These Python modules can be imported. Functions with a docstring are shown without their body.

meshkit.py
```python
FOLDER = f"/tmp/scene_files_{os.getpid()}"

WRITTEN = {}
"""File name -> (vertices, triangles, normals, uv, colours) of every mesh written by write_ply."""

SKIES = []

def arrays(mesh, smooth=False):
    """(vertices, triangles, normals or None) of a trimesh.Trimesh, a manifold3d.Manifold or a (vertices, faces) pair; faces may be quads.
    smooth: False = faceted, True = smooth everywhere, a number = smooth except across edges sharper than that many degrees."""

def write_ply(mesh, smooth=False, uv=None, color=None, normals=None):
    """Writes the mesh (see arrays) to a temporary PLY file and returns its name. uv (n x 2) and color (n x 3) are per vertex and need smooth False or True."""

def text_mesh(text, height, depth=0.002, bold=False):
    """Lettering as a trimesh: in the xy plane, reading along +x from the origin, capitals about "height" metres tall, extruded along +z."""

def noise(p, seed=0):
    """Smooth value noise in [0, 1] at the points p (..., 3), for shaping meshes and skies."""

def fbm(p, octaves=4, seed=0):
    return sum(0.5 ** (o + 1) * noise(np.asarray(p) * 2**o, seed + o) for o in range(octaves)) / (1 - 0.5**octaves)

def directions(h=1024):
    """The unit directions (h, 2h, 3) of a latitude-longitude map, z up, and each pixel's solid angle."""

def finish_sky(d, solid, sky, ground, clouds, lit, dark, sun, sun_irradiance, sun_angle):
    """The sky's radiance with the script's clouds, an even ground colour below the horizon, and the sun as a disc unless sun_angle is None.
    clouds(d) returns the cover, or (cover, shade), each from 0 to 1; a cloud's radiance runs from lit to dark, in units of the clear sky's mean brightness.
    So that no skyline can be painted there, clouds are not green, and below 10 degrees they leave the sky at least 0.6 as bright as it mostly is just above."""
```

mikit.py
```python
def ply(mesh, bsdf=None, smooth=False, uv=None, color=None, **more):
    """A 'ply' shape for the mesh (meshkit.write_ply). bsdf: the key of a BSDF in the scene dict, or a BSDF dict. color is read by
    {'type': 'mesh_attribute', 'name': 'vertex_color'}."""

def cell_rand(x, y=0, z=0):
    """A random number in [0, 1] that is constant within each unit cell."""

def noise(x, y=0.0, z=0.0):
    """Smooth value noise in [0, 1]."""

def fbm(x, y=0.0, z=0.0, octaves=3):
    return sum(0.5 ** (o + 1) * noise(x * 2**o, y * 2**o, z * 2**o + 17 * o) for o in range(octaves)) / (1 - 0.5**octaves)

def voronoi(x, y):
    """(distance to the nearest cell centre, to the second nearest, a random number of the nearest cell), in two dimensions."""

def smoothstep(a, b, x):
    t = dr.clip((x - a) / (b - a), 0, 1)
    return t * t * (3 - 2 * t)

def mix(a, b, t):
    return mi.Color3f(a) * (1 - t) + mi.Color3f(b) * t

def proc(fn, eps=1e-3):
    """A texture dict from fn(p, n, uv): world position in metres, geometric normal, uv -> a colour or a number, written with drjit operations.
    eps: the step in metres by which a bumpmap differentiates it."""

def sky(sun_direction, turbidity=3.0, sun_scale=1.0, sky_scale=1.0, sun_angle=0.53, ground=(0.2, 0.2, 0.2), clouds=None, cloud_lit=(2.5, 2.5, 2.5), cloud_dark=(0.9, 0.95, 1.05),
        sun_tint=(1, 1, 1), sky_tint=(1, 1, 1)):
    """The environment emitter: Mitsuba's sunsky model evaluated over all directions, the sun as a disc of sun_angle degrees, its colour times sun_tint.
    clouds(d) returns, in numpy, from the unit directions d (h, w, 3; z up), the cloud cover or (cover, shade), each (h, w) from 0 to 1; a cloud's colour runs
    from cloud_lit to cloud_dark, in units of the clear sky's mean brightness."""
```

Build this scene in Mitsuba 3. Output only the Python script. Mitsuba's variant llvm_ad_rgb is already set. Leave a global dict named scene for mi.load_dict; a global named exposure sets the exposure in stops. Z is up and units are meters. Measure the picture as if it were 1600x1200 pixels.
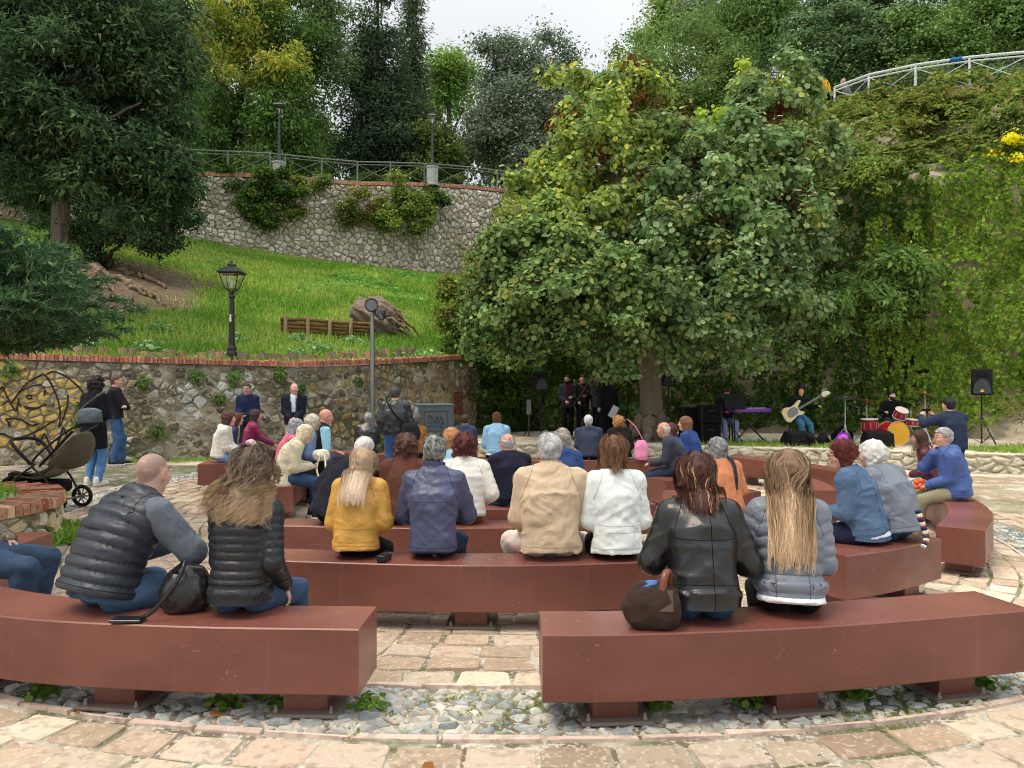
import math
import numpy as np
import trimesh
import drjit as dr
import mitsuba as mi
import mikit
import meshkit
from mikit import noise, fbm, voronoi, smoothstep, mix, proc
from scipy.spatial import Voronoi
from shapely.geometry import Polygon

T = mi.ScalarTransform4f
scene, labels = {}, {}

# ---------------------------------------------------------------- camera, sky, exposure
scene['camera'] = dict(type='perspective', fov=67.38, fov_axis='x', near_clip=0.05, far_clip=3000.0,
                       to_world=T().look_at(origin=[0, 0, 1.6], target=[0, 10, 1.6], up=[0, 0, 1]))
# an even overcast sky, as overcast skies are: about three times as bright overhead as at the horizon
scene['sky'] = mikit.sky((-0.35, -0.25, 0.9), turbidity=3, sun_scale=0.28, sun_angle=30.0, clouds=lambda d: (1.0, np.clip(1 - d[..., 2] + 0.30 * (meshkit.fbm(d * 2.5, 3) - 0.5), 0, 1)),
                         cloud_lit=(2.95, 3.0, 3.03), cloud_dark=(0.94, 1.03, 1.10))
exposure = 2.45


# ---------------------------------------------------------------- materials
def own_colour(p, n, uv):
    """The colour that put() stored with each face: red and green in u, blue in v, seven bits each."""
    r = dr.floor(uv.x / 128)
    g = dr.floor(uv.x - 128 * r)
    b = dr.floor(uv.y)
    return mi.Color3f(dr.power(r / 127, 2.2), dr.power(g / 127, 2.2), dr.power(b / 127, 2.2))


def vcol():
    return proc(own_colour)


def rgb(c):
    return {'type': 'rgb', 'value': [float(v) for v in c]}


def prin(color, rough, spec=0.3, **k):
    return {'type': 'principled', 'base_color': color, 'roughness': rough, 'specular': spec, **k}


def two(b):
    return {'type': 'twosided', 'bsdf': b}


def bump(b, fn, scale, eps=2e-3):
    return {'type': 'bumpmap', 'texture': proc(fn, eps), 'scale': scale, 'bsdf': b}


scene['m_cloth'] = two(bump(prin(vcol(), 0.9, 0.15, sheen=0.3), lambda p, n, uv: fbm(p.x * 22, p.y * 22, p.z * 13, 3), 0.022, 4e-3))
scene['m_nylon'] = two(bump(prin(vcol(), 0.40, 0.45), lambda p, n, uv: fbm(p.x * 34, p.y * 34, p.z * 34, 2), 0.006, 3e-3))
scene['m_leather'] = two(bump(prin(vcol(), 0.27, 0.6), lambda p, n, uv: fbm(p.x * 14, p.y * 14, p.z * 10, 2), 0.006, 5e-3))
scene['m_denim'] = two(bump(prin(vcol(), 0.9, 0.1), lambda p, n, uv: fbm(p.x * 30, p.y * 30, p.z * 30, 3), 0.012, 3e-3))
scene['m_skin'] = prin(vcol(), 0.5, 0.35)
scene['m_hair'] = two(prin(vcol(), 0.55, 0.22))
scene['m_matte'] = two(prin(vcol(), 0.75, 0.25))
scene['m_gloss'] = two(prin(vcol(), 0.35, 0.5))
scene['m_metal'] = two(prin(vcol(), 0.33, 0.5, metallic=0.85))
scene['m_leaf'] = {'type': 'principledthin', 'base_color': vcol(), 'roughness': 0.5, 'diff_trans': 0.75, 'eta': 1.4}
scene['m_leafthin'] = {'type': 'principledthin', 'base_color': vcol(), 'roughness': 0.6, 'diff_trans': 0.7}
scene['m_bark'] = bump(prin(vcol(), 0.95, 0.1), lambda p, n, uv: fbm(p.x * 14 + 3 * noise(p.z * 2), p.y * 14 + p.z, p.z * 1.8, 4), 0.13, 6e-3)


def speckled(dark, light, scale, rough, bscale, wd=0.5, wl=0.6, fl=1.7):
    """A mineral: the piece's own colour, with darker and paler grains over it."""
    def w_dark(p, n, uv):
        return wd * smoothstep(0.5, 0.72, fbm(p.x * scale, p.y * scale, p.z * scale, 4))

    def w_light(p, n, uv):
        return wl * smoothstep(0.55, 0.75, fbm(p.x * scale * fl + 9, p.y * scale * fl, p.z * scale * fl + 4, 3))

    def h(p, n, uv):
        return fbm(p.x * scale * 2, p.y * scale * 2, p.z * scale * 2, 4)
    a = {'type': 'blendbsdf', 'weight': proc(w_dark), 'a': prin(vcol(), rough, 0.2), 'b': prin(rgb(dark), rough, 0.15)}
    b = {'type': 'blendbsdf', 'weight': proc(w_light), 'a': a, 'b': prin(rgb(light), rough, 0.2)}
    return bump(b, h, bscale, 3e-3)


scene['m_paver'] = speckled((0.22, 0.18, 0.13), (0.70, 0.63, 0.53), 24.0, 0.85, 0.008, 0.42, 0.40, 2.2)
scene['m_cobble'] = speckled((0.10, 0.11, 0.10), (0.52, 0.54, 0.53), 14.0, 0.7, 0.008, 0.4)
scene['m_stone'] = speckled((0.085, 0.08, 0.06), (0.60, 0.57, 0.49), 8.0, 0.92, 0.035, 0.6)
scene['m_brick'] = speckled((0.13, 0.10, 0.08), (0.42, 0.30, 0.24), 16.0, 0.9, 0.01, 0.45)
scene['m_pale'] = speckled((0.16, 0.14, 0.10), (0.80, 0.77, 0.71), 6.0, 0.92, 0.03, 0.36)
scene['m_rock'] = bump(speckled((0.20, 0.18, 0.14), (0.70, 0.66, 0.56), 3.2, 0.95, 0.05, 0.5)['bsdf'],
                       lambda p, n, uv: fbm(p.x * 5, p.y * 5, p.z * 9, 5), 0.10, 6e-3)


def bench_col(p, n, uv):
    a = fbm(p.x * 1.7, p.y * 1.7, p.z * 2.5, 4)
    streak = smoothstep(0.62, 0.8, fbm(p.x * 26, p.y * 26, p.z * 1.6, 3))
    scuff = smoothstep(0.76, 0.82, fbm(p.x * 60, p.y * 60, p.z * 60 + 5, 2)) * smoothstep(0.58, 0.7, fbm(p.x * 3 + 7, p.y * 3, p.z * 3, 2))
    c = mix((0.140, 0.048, 0.036), (0.205, 0.074, 0.056), smoothstep(0.25, 0.75, a))
    c = mix(c, (0.24, 0.115, 0.092), 0.22 * streak)
    return mix(c, (0.36, 0.22, 0.18), 0.55 * scuff)


scene['m_bench'] = bump(prin(proc(bench_col), 0.33, 0.55), lambda p, n, uv: fbm(p.x * 3.5, p.y * 3.5, p.z * 5, 2), 0.004, 6e-3)


def dirt_col(p, n, uv):
    a = fbm(p.x * 0.7, p.y * 0.7, 0.0, 5)
    b = fbm(p.x * 6, p.y * 6, 3.0, 4)
    g = fbm(p.x * 40, p.y * 40, 1.0, 3)
    c = mix((0.33, 0.265, 0.18), (0.56, 0.50, 0.40), smoothstep(0.35, 0.65, a))
    c = mix(c, (0.70, 0.65, 0.56), 0.6 * smoothstep(0.55, 0.75, b))
    c = mix(c, (0.16, 0.13, 0.09), 0.55 * smoothstep(0.58, 0.75, g))
    moss = smoothstep(0.56, 0.68, fbm(p.x * 1.9 + 31, p.y * 1.9, 0.0, 4))
    return mix(c, (0.10, 0.13, 0.04), 0.4 * moss)


scene['m_dirt'] = bump(prin(proc(dirt_col), 0.95, 0.1), lambda p, n, uv: fbm(p.x * 18, p.y * 18, 0.0, 4), 0.03, 4e-3)


def joint_col(p, n, uv):
    b = fbm(p.x * 7, p.y * 7, 3.0, 4)
    g = fbm(p.x * 55, p.y * 55, 1.0, 2)
    c = mix((0.16, 0.135, 0.095), (0.44, 0.40, 0.33), smoothstep(0.35, 0.68, b))
    c = mix(c, (0.60, 0.57, 0.50), 0.7 * smoothstep(0.55, 0.7, g))
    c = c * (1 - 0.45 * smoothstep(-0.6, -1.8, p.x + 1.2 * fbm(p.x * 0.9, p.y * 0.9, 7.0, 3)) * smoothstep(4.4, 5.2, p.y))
    return mix(c, (0.07, 0.10, 0.025), 0.6 * smoothstep(0.56, 0.68, fbm(p.x * 2.3 + 31, p.y * 2.3, 0.0, 4)))


scene['m_joint'] = bump(prin(proc(joint_col), 0.95, 0.1), lambda p, n, uv: fbm(p.x * 40, p.y * 40, 0.0, 3), 0.015, 3e-3)


def slope_col(p, n, uv):
    a = fbm(p.x * 0.5, p.y * 0.5, p.z * 0.5, 4)
    b = fbm(p.x * 5, p.y * 5, p.z * 5, 4)
    grass = mix((0.065, 0.125, 0.02), (0.14, 0.22, 0.045), b)
    soil = mix((0.10, 0.075, 0.05), (0.24, 0.185, 0.125), b)
    bare = dr.sqrt(dr.square((p.x + 12.5) / 3.1) + dr.square((p.y - 23.4) / 4.2)) + 0.7 * (fbm(p.x * 1.3, p.y * 1.3, 5.0, 3) - 0.5)
    return mix(soil, mix(grass, (0.17, 0.17, 0.05), 0.5 * smoothstep(0.55, 0.75, a)), smoothstep(0.85, 1.1, bare))


scene['m_slope'] = bump(prin(proc(slope_col), 0.95, 0.1), lambda p, n, uv: fbm(p.x * 9, p.y * 9, p.z * 9, 4), 0.08, 5e-3)
scene['m_mortar'] = bump(prin(proc(lambda p, n, uv: mix(mix((0.17, 0.15, 0.115), (0.40, 0.36, 0.28), smoothstep(0.3, 0.7, fbm(p.x * 3.3, p.y * 3.3, p.z * 3.3, 5))),
                                                     (0.05, 0.075, 0.02), 0.7 * smoothstep(0.55, 0.68, fbm(p.x * 0.9 + 5, p.y * 0.9, p.z * 1.4, 4)))), 0.95, 0.1),
                         lambda p, n, uv: fbm(p.x * 14, p.y * 14, p.z * 14, 4), 0.05, 4e-3)


# ---------------------------------------------------------------- helpers
def S(r, g=None, b=None):
    """An sRGB colour 0..255 as linear."""
    c = np.array([r, g, b] if g is not None else [r, r, r], float) / 255
    return np.where(c < 0.04045, c / 12.92, ((c + 0.055) / 1.055) ** 2.4)


def num(name):
    if not any(k == name or k.startswith(name + '__') for k in USED):
        USED.add(name)
        return name
    i = 1
    while f'{name}_{i:03d}' in USED:
        i += 1
    USED.add(f'{name}_{i:03d}')
    return f'{name}_{i:03d}'


USED = set()


def as_vf(m):
    if isinstance(m, (tuple, list)):
        v, f = np.asarray(m[0], float), np.asarray(m[1], int)
        if f.shape[1] == 4:
            f = np.vstack([f[:, [0, 1, 2]], f[:, [0, 2, 3]]])
        return v, f
    return np.array(m.vertices), np.array(m.faces)


def put(key, mesh, bsdf, color=(0.5, 0.5, 0.5), smooth=False, label=None, cat=None, group=None, kind=None, to=None):
    """One entry of the scene under its own key."""
    v, f = as_vf(mesh)
    c = np.asarray(color, float)
    if smooth not in (False, True):
        m = trimesh.graph.smooth_shade(trimesh.Trimesh(v, f, process=False), angle=math.radians(smooth), facet_minarea=None)
        v, f, smooth = np.array(m.vertices), np.array(m.faces), True
        if c.ndim > 1:
            raise ValueError('per-vertex colour needs smooth True or False')
    if c.ndim == 1:
        c = np.broadcast_to(c, (len(v), 3))
    USED.add(key)
    q = np.round(127 * np.clip(c, 0, 1) ** (1 / 2.2))
    same = (q[f] == q[f][:, :1]).all()
    v, f, n = meshkit.arrays((v, f), smooth)
    if not same:
        q = np.repeat(np.round(q[f].mean(1)), 3, 0)
        v, n, f = v[f].reshape(-1, 3), None if n is None else n[f].reshape(-1, 3), np.arange(3 * len(f)).reshape(-1, 3)
    uv = np.stack([q[:, 0] * 128 + q[:, 1] + 0.5, q[:, 2] + 0.5], 1)
    path = meshkit.write_ply((v, f), False, uv, None, normals=n)
    scene[key] = {'type': 'ply', 'filename': path, 'face_normals': n is None, 'bsdf': {'type': 'ref', 'id': bsdf}}
    if to is not None:
        scene[key]['to_world'] = to
    tag(key, label, cat, group, kind)
    return key


def tag(key, label=None, cat=None, group=None, kind=None):
    d = {k: x for k, x in dict(label=label, category=cat, group=group, kind=kind).items() if x}
    if d:
        labels[key] = {**labels.get(key, {}), **d}


def cat(meshes):
    """Several (v, f) or (v, f, c) joined."""
    vs, fs, cs, n = [], [], [], 0
    for m in meshes:
        v, f = as_vf(m[:2] if isinstance(m, (tuple, list)) else m)
        vs.append(v)
        fs.append(f + n)
        n += len(v)
        if isinstance(m, (tuple, list)) and len(m) > 2:
            cs.append(np.broadcast_to(np.asarray(m[2], float), (len(v), 3)))
    return (np.vstack(vs), np.vstack(fs), np.vstack(cs)) if cs else (np.vstack(vs), np.vstack(fs))


def xf(m, R=None, t=(0, 0, 0), s=1.0):
    v, f = as_vf(m[:2] if isinstance(m, (tuple, list)) else m)
    v = v * s
    if R is not None:
        v = v @ np.asarray(R).T
    out = (v + np.asarray(t), f)
    return out + tuple(m[2:]) if isinstance(m, (tuple, list)) else out


def rot(axis, deg):
    return trimesh.transformations.rotation_matrix(math.radians(deg), axis)[:3, :3]


def nrm(v):
    v = np.asarray(v, float)
    return v / (np.linalg.norm(v, axis=-1, keepdims=True) + 1e-12)


def tube(pts, rad, sides=8, caps=True):
    p = np.asarray(pts, float)
    r = np.broadcast_to(np.asarray(rad, float), (len(p),))
    t = nrm(np.gradient(p, axis=0))
    ref = np.array([0, 0, 1.0]) if abs(t[0, 2]) < 0.9 else np.array([1.0, 0, 0])
    a = np.zeros_like(p)
    a[0] = nrm(np.cross(t[0], ref))
    for i in range(1, len(p)):
        a[i] = nrm(a[i - 1] - t[i] * np.dot(a[i - 1], t[i]))
    b = np.cross(t, a)
    an = np.arange(sides) * 2 * np.pi / sides
    v = (p[:, None] + r[:, None, None] * (np.cos(an)[None, :, None] * a[:, None] + np.sin(an)[None, :, None] * b[:, None])).reshape(-1, 3)
    i, j = np.meshgrid(np.arange(len(p) - 1), np.arange(sides), indexing='ij')
    q = np.stack([i * sides + j, i * sides + (j + 1) % sides, (i + 1) * sides + (j + 1) % sides, (i + 1) * sides + j], -1).reshape(-1, 4)
    f = np.vstack([q[:, [0, 1, 2]], q[:, [0, 2, 3]]])
    if caps:
        n = len(v)
        v = np.vstack([v, p[:1], p[-1:]])
        k = np.arange(sides)
        e = (len(p) - 1) * sides
        f = np.vstack([f, np.stack([k * 0 + n, (k + 1) % sides, k], 1), np.stack([k * 0 + n + 1, e + k, e + (k + 1) % sides], 1)])
    return v, f


def lathe(prof, sides=16, axis_pts=None):
    """Profile rows (r, z) turned about z."""
    pr = np.asarray(prof, float)
    an = np.arange(sides) * 2 * np.pi / sides
    v = np.stack([pr[:, :1] * np.cos(an), pr[:, :1] * np.sin(an), np.repeat(pr[:, 1:2], sides, 1)], -1).reshape(-1, 3)
    i, j = np.meshgrid(np.arange(len(pr) - 1), np.arange(sides), indexing='ij')
    q = np.stack([i * sides + j, i * sides + (j + 1) % sides, (i + 1) * sides + (j + 1) % sides, (i + 1) * sides + j], -1).reshape(-1, 4)
    return v, np.vstack([q[:, [0, 1, 2]], q[:, [0, 2, 3]]])


def bbox(size, bevel=0.006, c=(0, 0, 0)):
    """A box with its edges taken off."""
    h = np.asarray(size, float) / 2
    b = min(bevel, h.min() * 0.45)
    pts = []
    for s in np.ndindex(2, 2, 2):
        sg = np.array(s) * 2 - 1
        for k in range(3):
            q = h - b
            q[k] = h[k]
            pts.append(sg * q)
    m = trimesh.Trimesh(pts, trimesh.convex.convex_hull(np.array(pts), repair=True).faces, process=False)
    hull = trimesh.convex.convex_hull(np.array(pts))
    return np.array(hull.vertices) + np.asarray(c), np.array(hull.faces)


def ellip(c, r, sub=2):
    m = trimesh.creation.icosphere(subdivisions=sub, radius=1.0)
    return np.array(m.vertices) * np.asarray(r) + np.asarray(c), np.array(m.faces)


def extrude(poly, h):
    m = trimesh.creation.extrude_polygon(Polygon(poly), h, engine='earcut')
    return np.array(m.vertices), np.array(m.faces)


def spline(pts, n=40):
    """Catmull-Rom through the points, evenly spaced by length."""
    p = np.asarray(pts, float)
    e = np.vstack([2 * p[0] - p[1], p, 2 * p[-1] - p[-2]])
    out = []
    for i in range(len(p) - 1):
        t = np.linspace(0, 1, 24, endpoint=False)[:, None]
        a, b, c, d = e[i:i + 4]
        out.append(0.5 * (2 * b + (c - a) * t + (2 * a - 5 * b + 4 * c - d) * t**2 + (3 * b - a - 3 * c + d) * t**3))
    out = np.vstack(out + [p[-1:]])
    s = np.r_[0, np.cumsum(np.linalg.norm(np.diff(out, axis=0), axis=1))]
    u = np.linspace(0, s[-1], n)
    return np.stack([np.interp(u, s, out[:, k]) for k in range(p.shape[1])], 1)


class Path:
    """A ground path: u metres along it -> point and the side normal (to the right of the way)."""

    def __init__(self, pts, n=300):
        self.p = spline(pts, n)
        self.s = np.r_[0, np.cumsum(np.linalg.norm(np.diff(self.p[:, :2], axis=0), axis=1))]
        t = nrm(np.gradient(self.p[:, :2], axis=0))
        self.n = np.stack([t[:, 1], -t[:, 0]], 1)
        self.L = self.s[-1]

    def at(self, u):
        return np.stack([np.interp(u, self.s, self.p[:, k]) for k in range(self.p.shape[1])], -1)

    def nor(self, u):
        return nrm(np.stack([np.interp(u, self.s, self.n[:, k]) for k in range(2)], -1))


def sm(a, b, x):
    t = np.clip((np.asarray(x, float) - a) / (b - a), 0, 1)
    return t * t * (3 - 2 * t)


def piece(poly, h0, h1, inset, place, rng=None, dome=0.0):
    """A stone or brick: polygon in a wall's or floor's own (u, v), from height h0 to h1, its edges taken off; place(u, v, h) sets it in the world."""
    p = np.asarray(poly, float)
    n = len(p)
    c = p.mean(0)
    q = p + (c - p) * np.minimum(0.45, inset / (np.linalg.norm(p - c, axis=1) + 1e-9))[:, None]
    r = p + (c - p) * np.minimum(0.2, 0.35 * inset / (np.linalg.norm(p - c, axis=1) + 1e-9))[:, None]
    hm = h0 + (h1 - h0) * 0.72
    tilt = (rng.normal(0, 0.12 * (h1 - h0), n) if rng is not None else np.zeros(n))
    uv = np.vstack([p, r, q, [c]])
    h = np.r_[np.full(n, h0), np.full(n, hm), np.full(n, h1) + tilt, [h1 + dome]]
    v = place(uv[:, 0], uv[:, 1], h)
    k = np.arange(n)
    k2 = (k + 1) % n
    f = np.vstack([np.stack([k, k2, k2 + n], 1), np.stack([k, k2 + n, k + n], 1), np.stack([k + n, k2 + n, k2 + 2 * n], 1), np.stack([k + n, k2 + 2 * n, k + 2 * n], 1),
                   np.stack([k + 2 * n, k2 + 2 * n, k * 0 + 3 * n], 1)])
    top = np.cross(v[2 * n + 1] - v[2 * n], v[3 * n] - v[2 * n])
    return v, (f if top @ (v[2 * n] - v[0] + v[3 * n] - v[n // 2]) > 0 else f[:, ::-1])


def cells(w, h, size, rng, gap=0.02, stretch=1.3, jit=0.5):
    """Rubble stones for a w x h rectangle: shrunken Voronoi cells."""
    nx, ny = max(1, int(w / (size * stretch))), max(1, int(h / size))
    pts = []
    for j in range(-1, ny + 1):
        for i in range(-1, nx + 1):
            pts.append([(i + 0.5 + 0.5 * (j % 2) + rng.uniform(-jit, jit)) * w / nx, (j + 0.5 + rng.uniform(-jit, jit)) * h / ny])
    vo = Voronoi(np.array(pts))
    frame = Polygon([(0, 0), (w, 0), (w, h), (0, h)])
    out = []
    for k, reg in enumerate(vo.point_region):
        ring = vo.regions[reg]
        if not ring or -1 in ring:
            continue
        g = Polygon(vo.vertices[ring]).intersection(frame).buffer(-gap * rng.uniform(0.6, 1.5))
        if g.is_empty or g.geom_type != 'Polygon' or g.area < size * size * 0.10:
            continue
        g = g.buffer(-0.12 * size).buffer(0.10 * size, quad_segs=1).simplify(0.03 * size)
        if g.is_empty or g.geom_type != 'Polygon':
            continue
        out.append(np.array(g.exterior.coords)[:-1][::-1 if not g.exterior.is_ccw else 1])
    return out


def pieces(parent, name, made, bsdf, most=300, rest=None):
    """made: list of (v, f, colour, seen size). The largest are parts of their own, the others one part."""
    made = sorted(made, key=lambda x: -x[3])
    for i, (v, f, c, _) in enumerate(made[:most]):
        put(f'{parent}__{name}' + (f'_{i:03d}' if i else ''), (v, f), bsdf, c)
    if made[most:]:
        v, f, c = cat([x[:3] for x in made[most:]])
        put(f'{parent}__{rest}', (v, f), bsdf, c, kind='stuff', label=None)


def seen(v):
    """How large a piece shows from where the photograph was taken, for choosing which are parts."""
    return float(np.ptp(v, axis=0).max() / max(np.linalg.norm(v.mean(0) - [0, 0, 1.6]), 0.1))


# ---------------------------------------------------------------- signed-distance modelling for bodies and clothes
class Field:
    def __init__(self, lo, hi, h):
        self.lo, self.h = np.asarray(lo, float), h
        self.n = np.ceil((np.asarray(hi) - self.lo) / h).astype(int) + 1
        ax = [self.lo[k] + h * np.arange(self.n[k]) for k in range(3)]
        self.q = np.stack(np.meshgrid(*ax, indexing='ij'), -1).reshape(-1, 3).astype(np.float32)
        self.d = np.full(len(self.q), 1.0, np.float32)

    def add(self, d, k=0.0):
        self.d = smin(self.d, d, k) if k else np.minimum(self.d, d)

    def mesh(self):
        return surfnet(self.d.reshape(self.n), self.lo, self.h)


def smin(a, b, k):
    h = np.clip(0.5 + 0.5 * (b - a) / k, 0, 1)
    return b + (a - b) * h - k * h * (1 - h)


EDGES = [(a, b) for a in range(8) for b in range(8) if a < b and bin(a ^ b).count('1') == 1]


def surfnet(d, lo, h):
    ins = d < 0
    c = np.stack([ins[i:ins.shape[0] - 1 + i, j:ins.shape[1] - 1 + j, k:ins.shape[2] - 1 + k] for i in (0, 1) for j in (0, 1) for k in (0, 1)], -1)
    s = c.sum(-1)
    cell = np.argwhere((s > 0) & (s < 8))
    val = np.stack([d[cell[:, 0] + i, cell[:, 1] + j, cell[:, 2] + k] for i in (0, 1) for j in (0, 1) for k in (0, 1)], -1)
    off = np.array([[i, j, k] for i in (0, 1) for j in (0, 1) for k in (0, 1)], float)
    pos, cnt = np.zeros((len(cell), 3)), np.zeros(len(cell))
    for a, b in EDGES:
        va, vb = val[:, a], val[:, b]
        x = (va < 0) != (vb < 0)
        t = np.where(x, va / np.where(x, va - vb, 1), 0)
        pos += np.where(x[:, None], off[a] + t[:, None] * (off[b] - off[a]), 0)
        cnt += x
    v = lo + h * (cell + pos / np.maximum(cnt, 1)[:, None])
    idx = np.full(np.array(d.shape) - 1, -1)
    idx[tuple(cell.T)] = np.arange(len(cell))
    fs = []
    for ax in range(3):
        b, c2 = (ax + 1) % 3, (ax + 2) % 3
        sl0, sl1 = [slice(1, -1)] * 3, [slice(1, -1)] * 3
        sl0[ax], sl1[ax] = slice(0, -1), slice(1, None)
        e = np.argwhere(ins[tuple(sl0)] != ins[tuple(sl1)])
        up = ins[tuple(sl0)][tuple(e.T)]
        g = e.copy()
        g[:, b] += 1
        g[:, c2] += 1
        quad = []
        for db, dc in ((-1, -1), (0, -1), (0, 0), (-1, 0)):
            q = g.copy()
            q[:, b] += db
            q[:, c2] += dc
            quad.append(idx[tuple(q.T)])
        quad = np.stack(quad, 1)
        quad = np.where(up[:, None], quad, quad[:, ::-1])
        fs.append(quad[(quad >= 0).all(1)])
    f = np.vstack(fs)
    return v, np.vstack([f[:, [0, 1, 2]], f[:, [0, 2, 3]]])


def cone(q, a, b, ra, rb):
    """Distance to a round-ended tapering limb, and the way along it in metres."""
    a, b = np.asarray(a, np.float32), np.asarray(b, np.float32)
    ab = b - a
    t = np.clip((q - a) @ ab / max(ab @ ab, 1e-9), 0, 1)
    w = q - a - t[:, None] * ab
    return np.sqrt((w * w).sum(1)) - (ra + (rb - ra) * t), t * float(np.linalg.norm(ab))


def ell(q, c, r):
    k = (q - np.asarray(c, np.float32)) / np.asarray(r, np.float32)
    k0 = np.sqrt((k * k).sum(1))
    k1 = np.sqrt(((k / np.asarray(r, np.float32)) ** 2).sum(1)) + 1e-9
    return k0 * (k0 - 1) / k1


def loft(q, P, right, A, B, e=2.3, cut0=True, cut1=False, off=None):
    """Distance to a torso: a spine P with half widths A and half depths B; also the way along the spine."""
    P = np.asarray(P, np.float32)
    right = np.asarray(right, np.float32)
    best, bd, bs = np.full(len(q), 9.0, np.float32), np.full(len(q), 9.0, np.float32), np.zeros(len(q), np.float32)
    s0 = 0.0
    m = len(P) - 1
    for i in range(m):
        ab = P[i + 1] - P[i]
        L = float(np.linalg.norm(ab))
        ax = ab / L
        fw = np.cross(ax, right)
        fw = -fw / np.linalg.norm(fw)
        pr = (q - P[i]) @ ax
        t = np.clip(pr / L, 0, 1)
        w = q - P[i] - t[:, None] * ab
        far = (w * w).sum(1)
        u, z = np.abs(w @ right), w @ fw
        a = A[i] + (A[i + 1] - A[i]) * t
        b = B[i] + (B[i + 1] - B[i]) * t
        k = ((u / a) ** e + (np.abs(z) / b) ** e) ** (1 / e) + 1e-6
        hyp = np.sqrt(u * u + z * z)
        d = hyp * (1 - 1 / k)
        d = np.where(hyp < 1e-4, -np.minimum(a, b), d)
        if i == 0:
            over = -pr
            d = np.where(over > 0, np.maximum(d, over) if cut0 else np.sqrt(np.maximum(d, 0) ** 2 + over**2), d)
        if i == m - 1:
            over = pr - L
            d = np.where(over > 0, np.maximum(d, over) if cut1 else np.sqrt(np.maximum(d, 0) ** 2 + over**2), d)
        better = far < bd
        bd = np.where(better, far, bd)
        best = np.where(better, d, best)
        bs = np.where(better, s0 + t * L, bs)
        s0 += L
    return best, bs


def quilt(s, pitch, amp):
    return amp * (np.abs(np.sin(np.pi * s / pitch)) ** 0.5 - 0.6)


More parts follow.
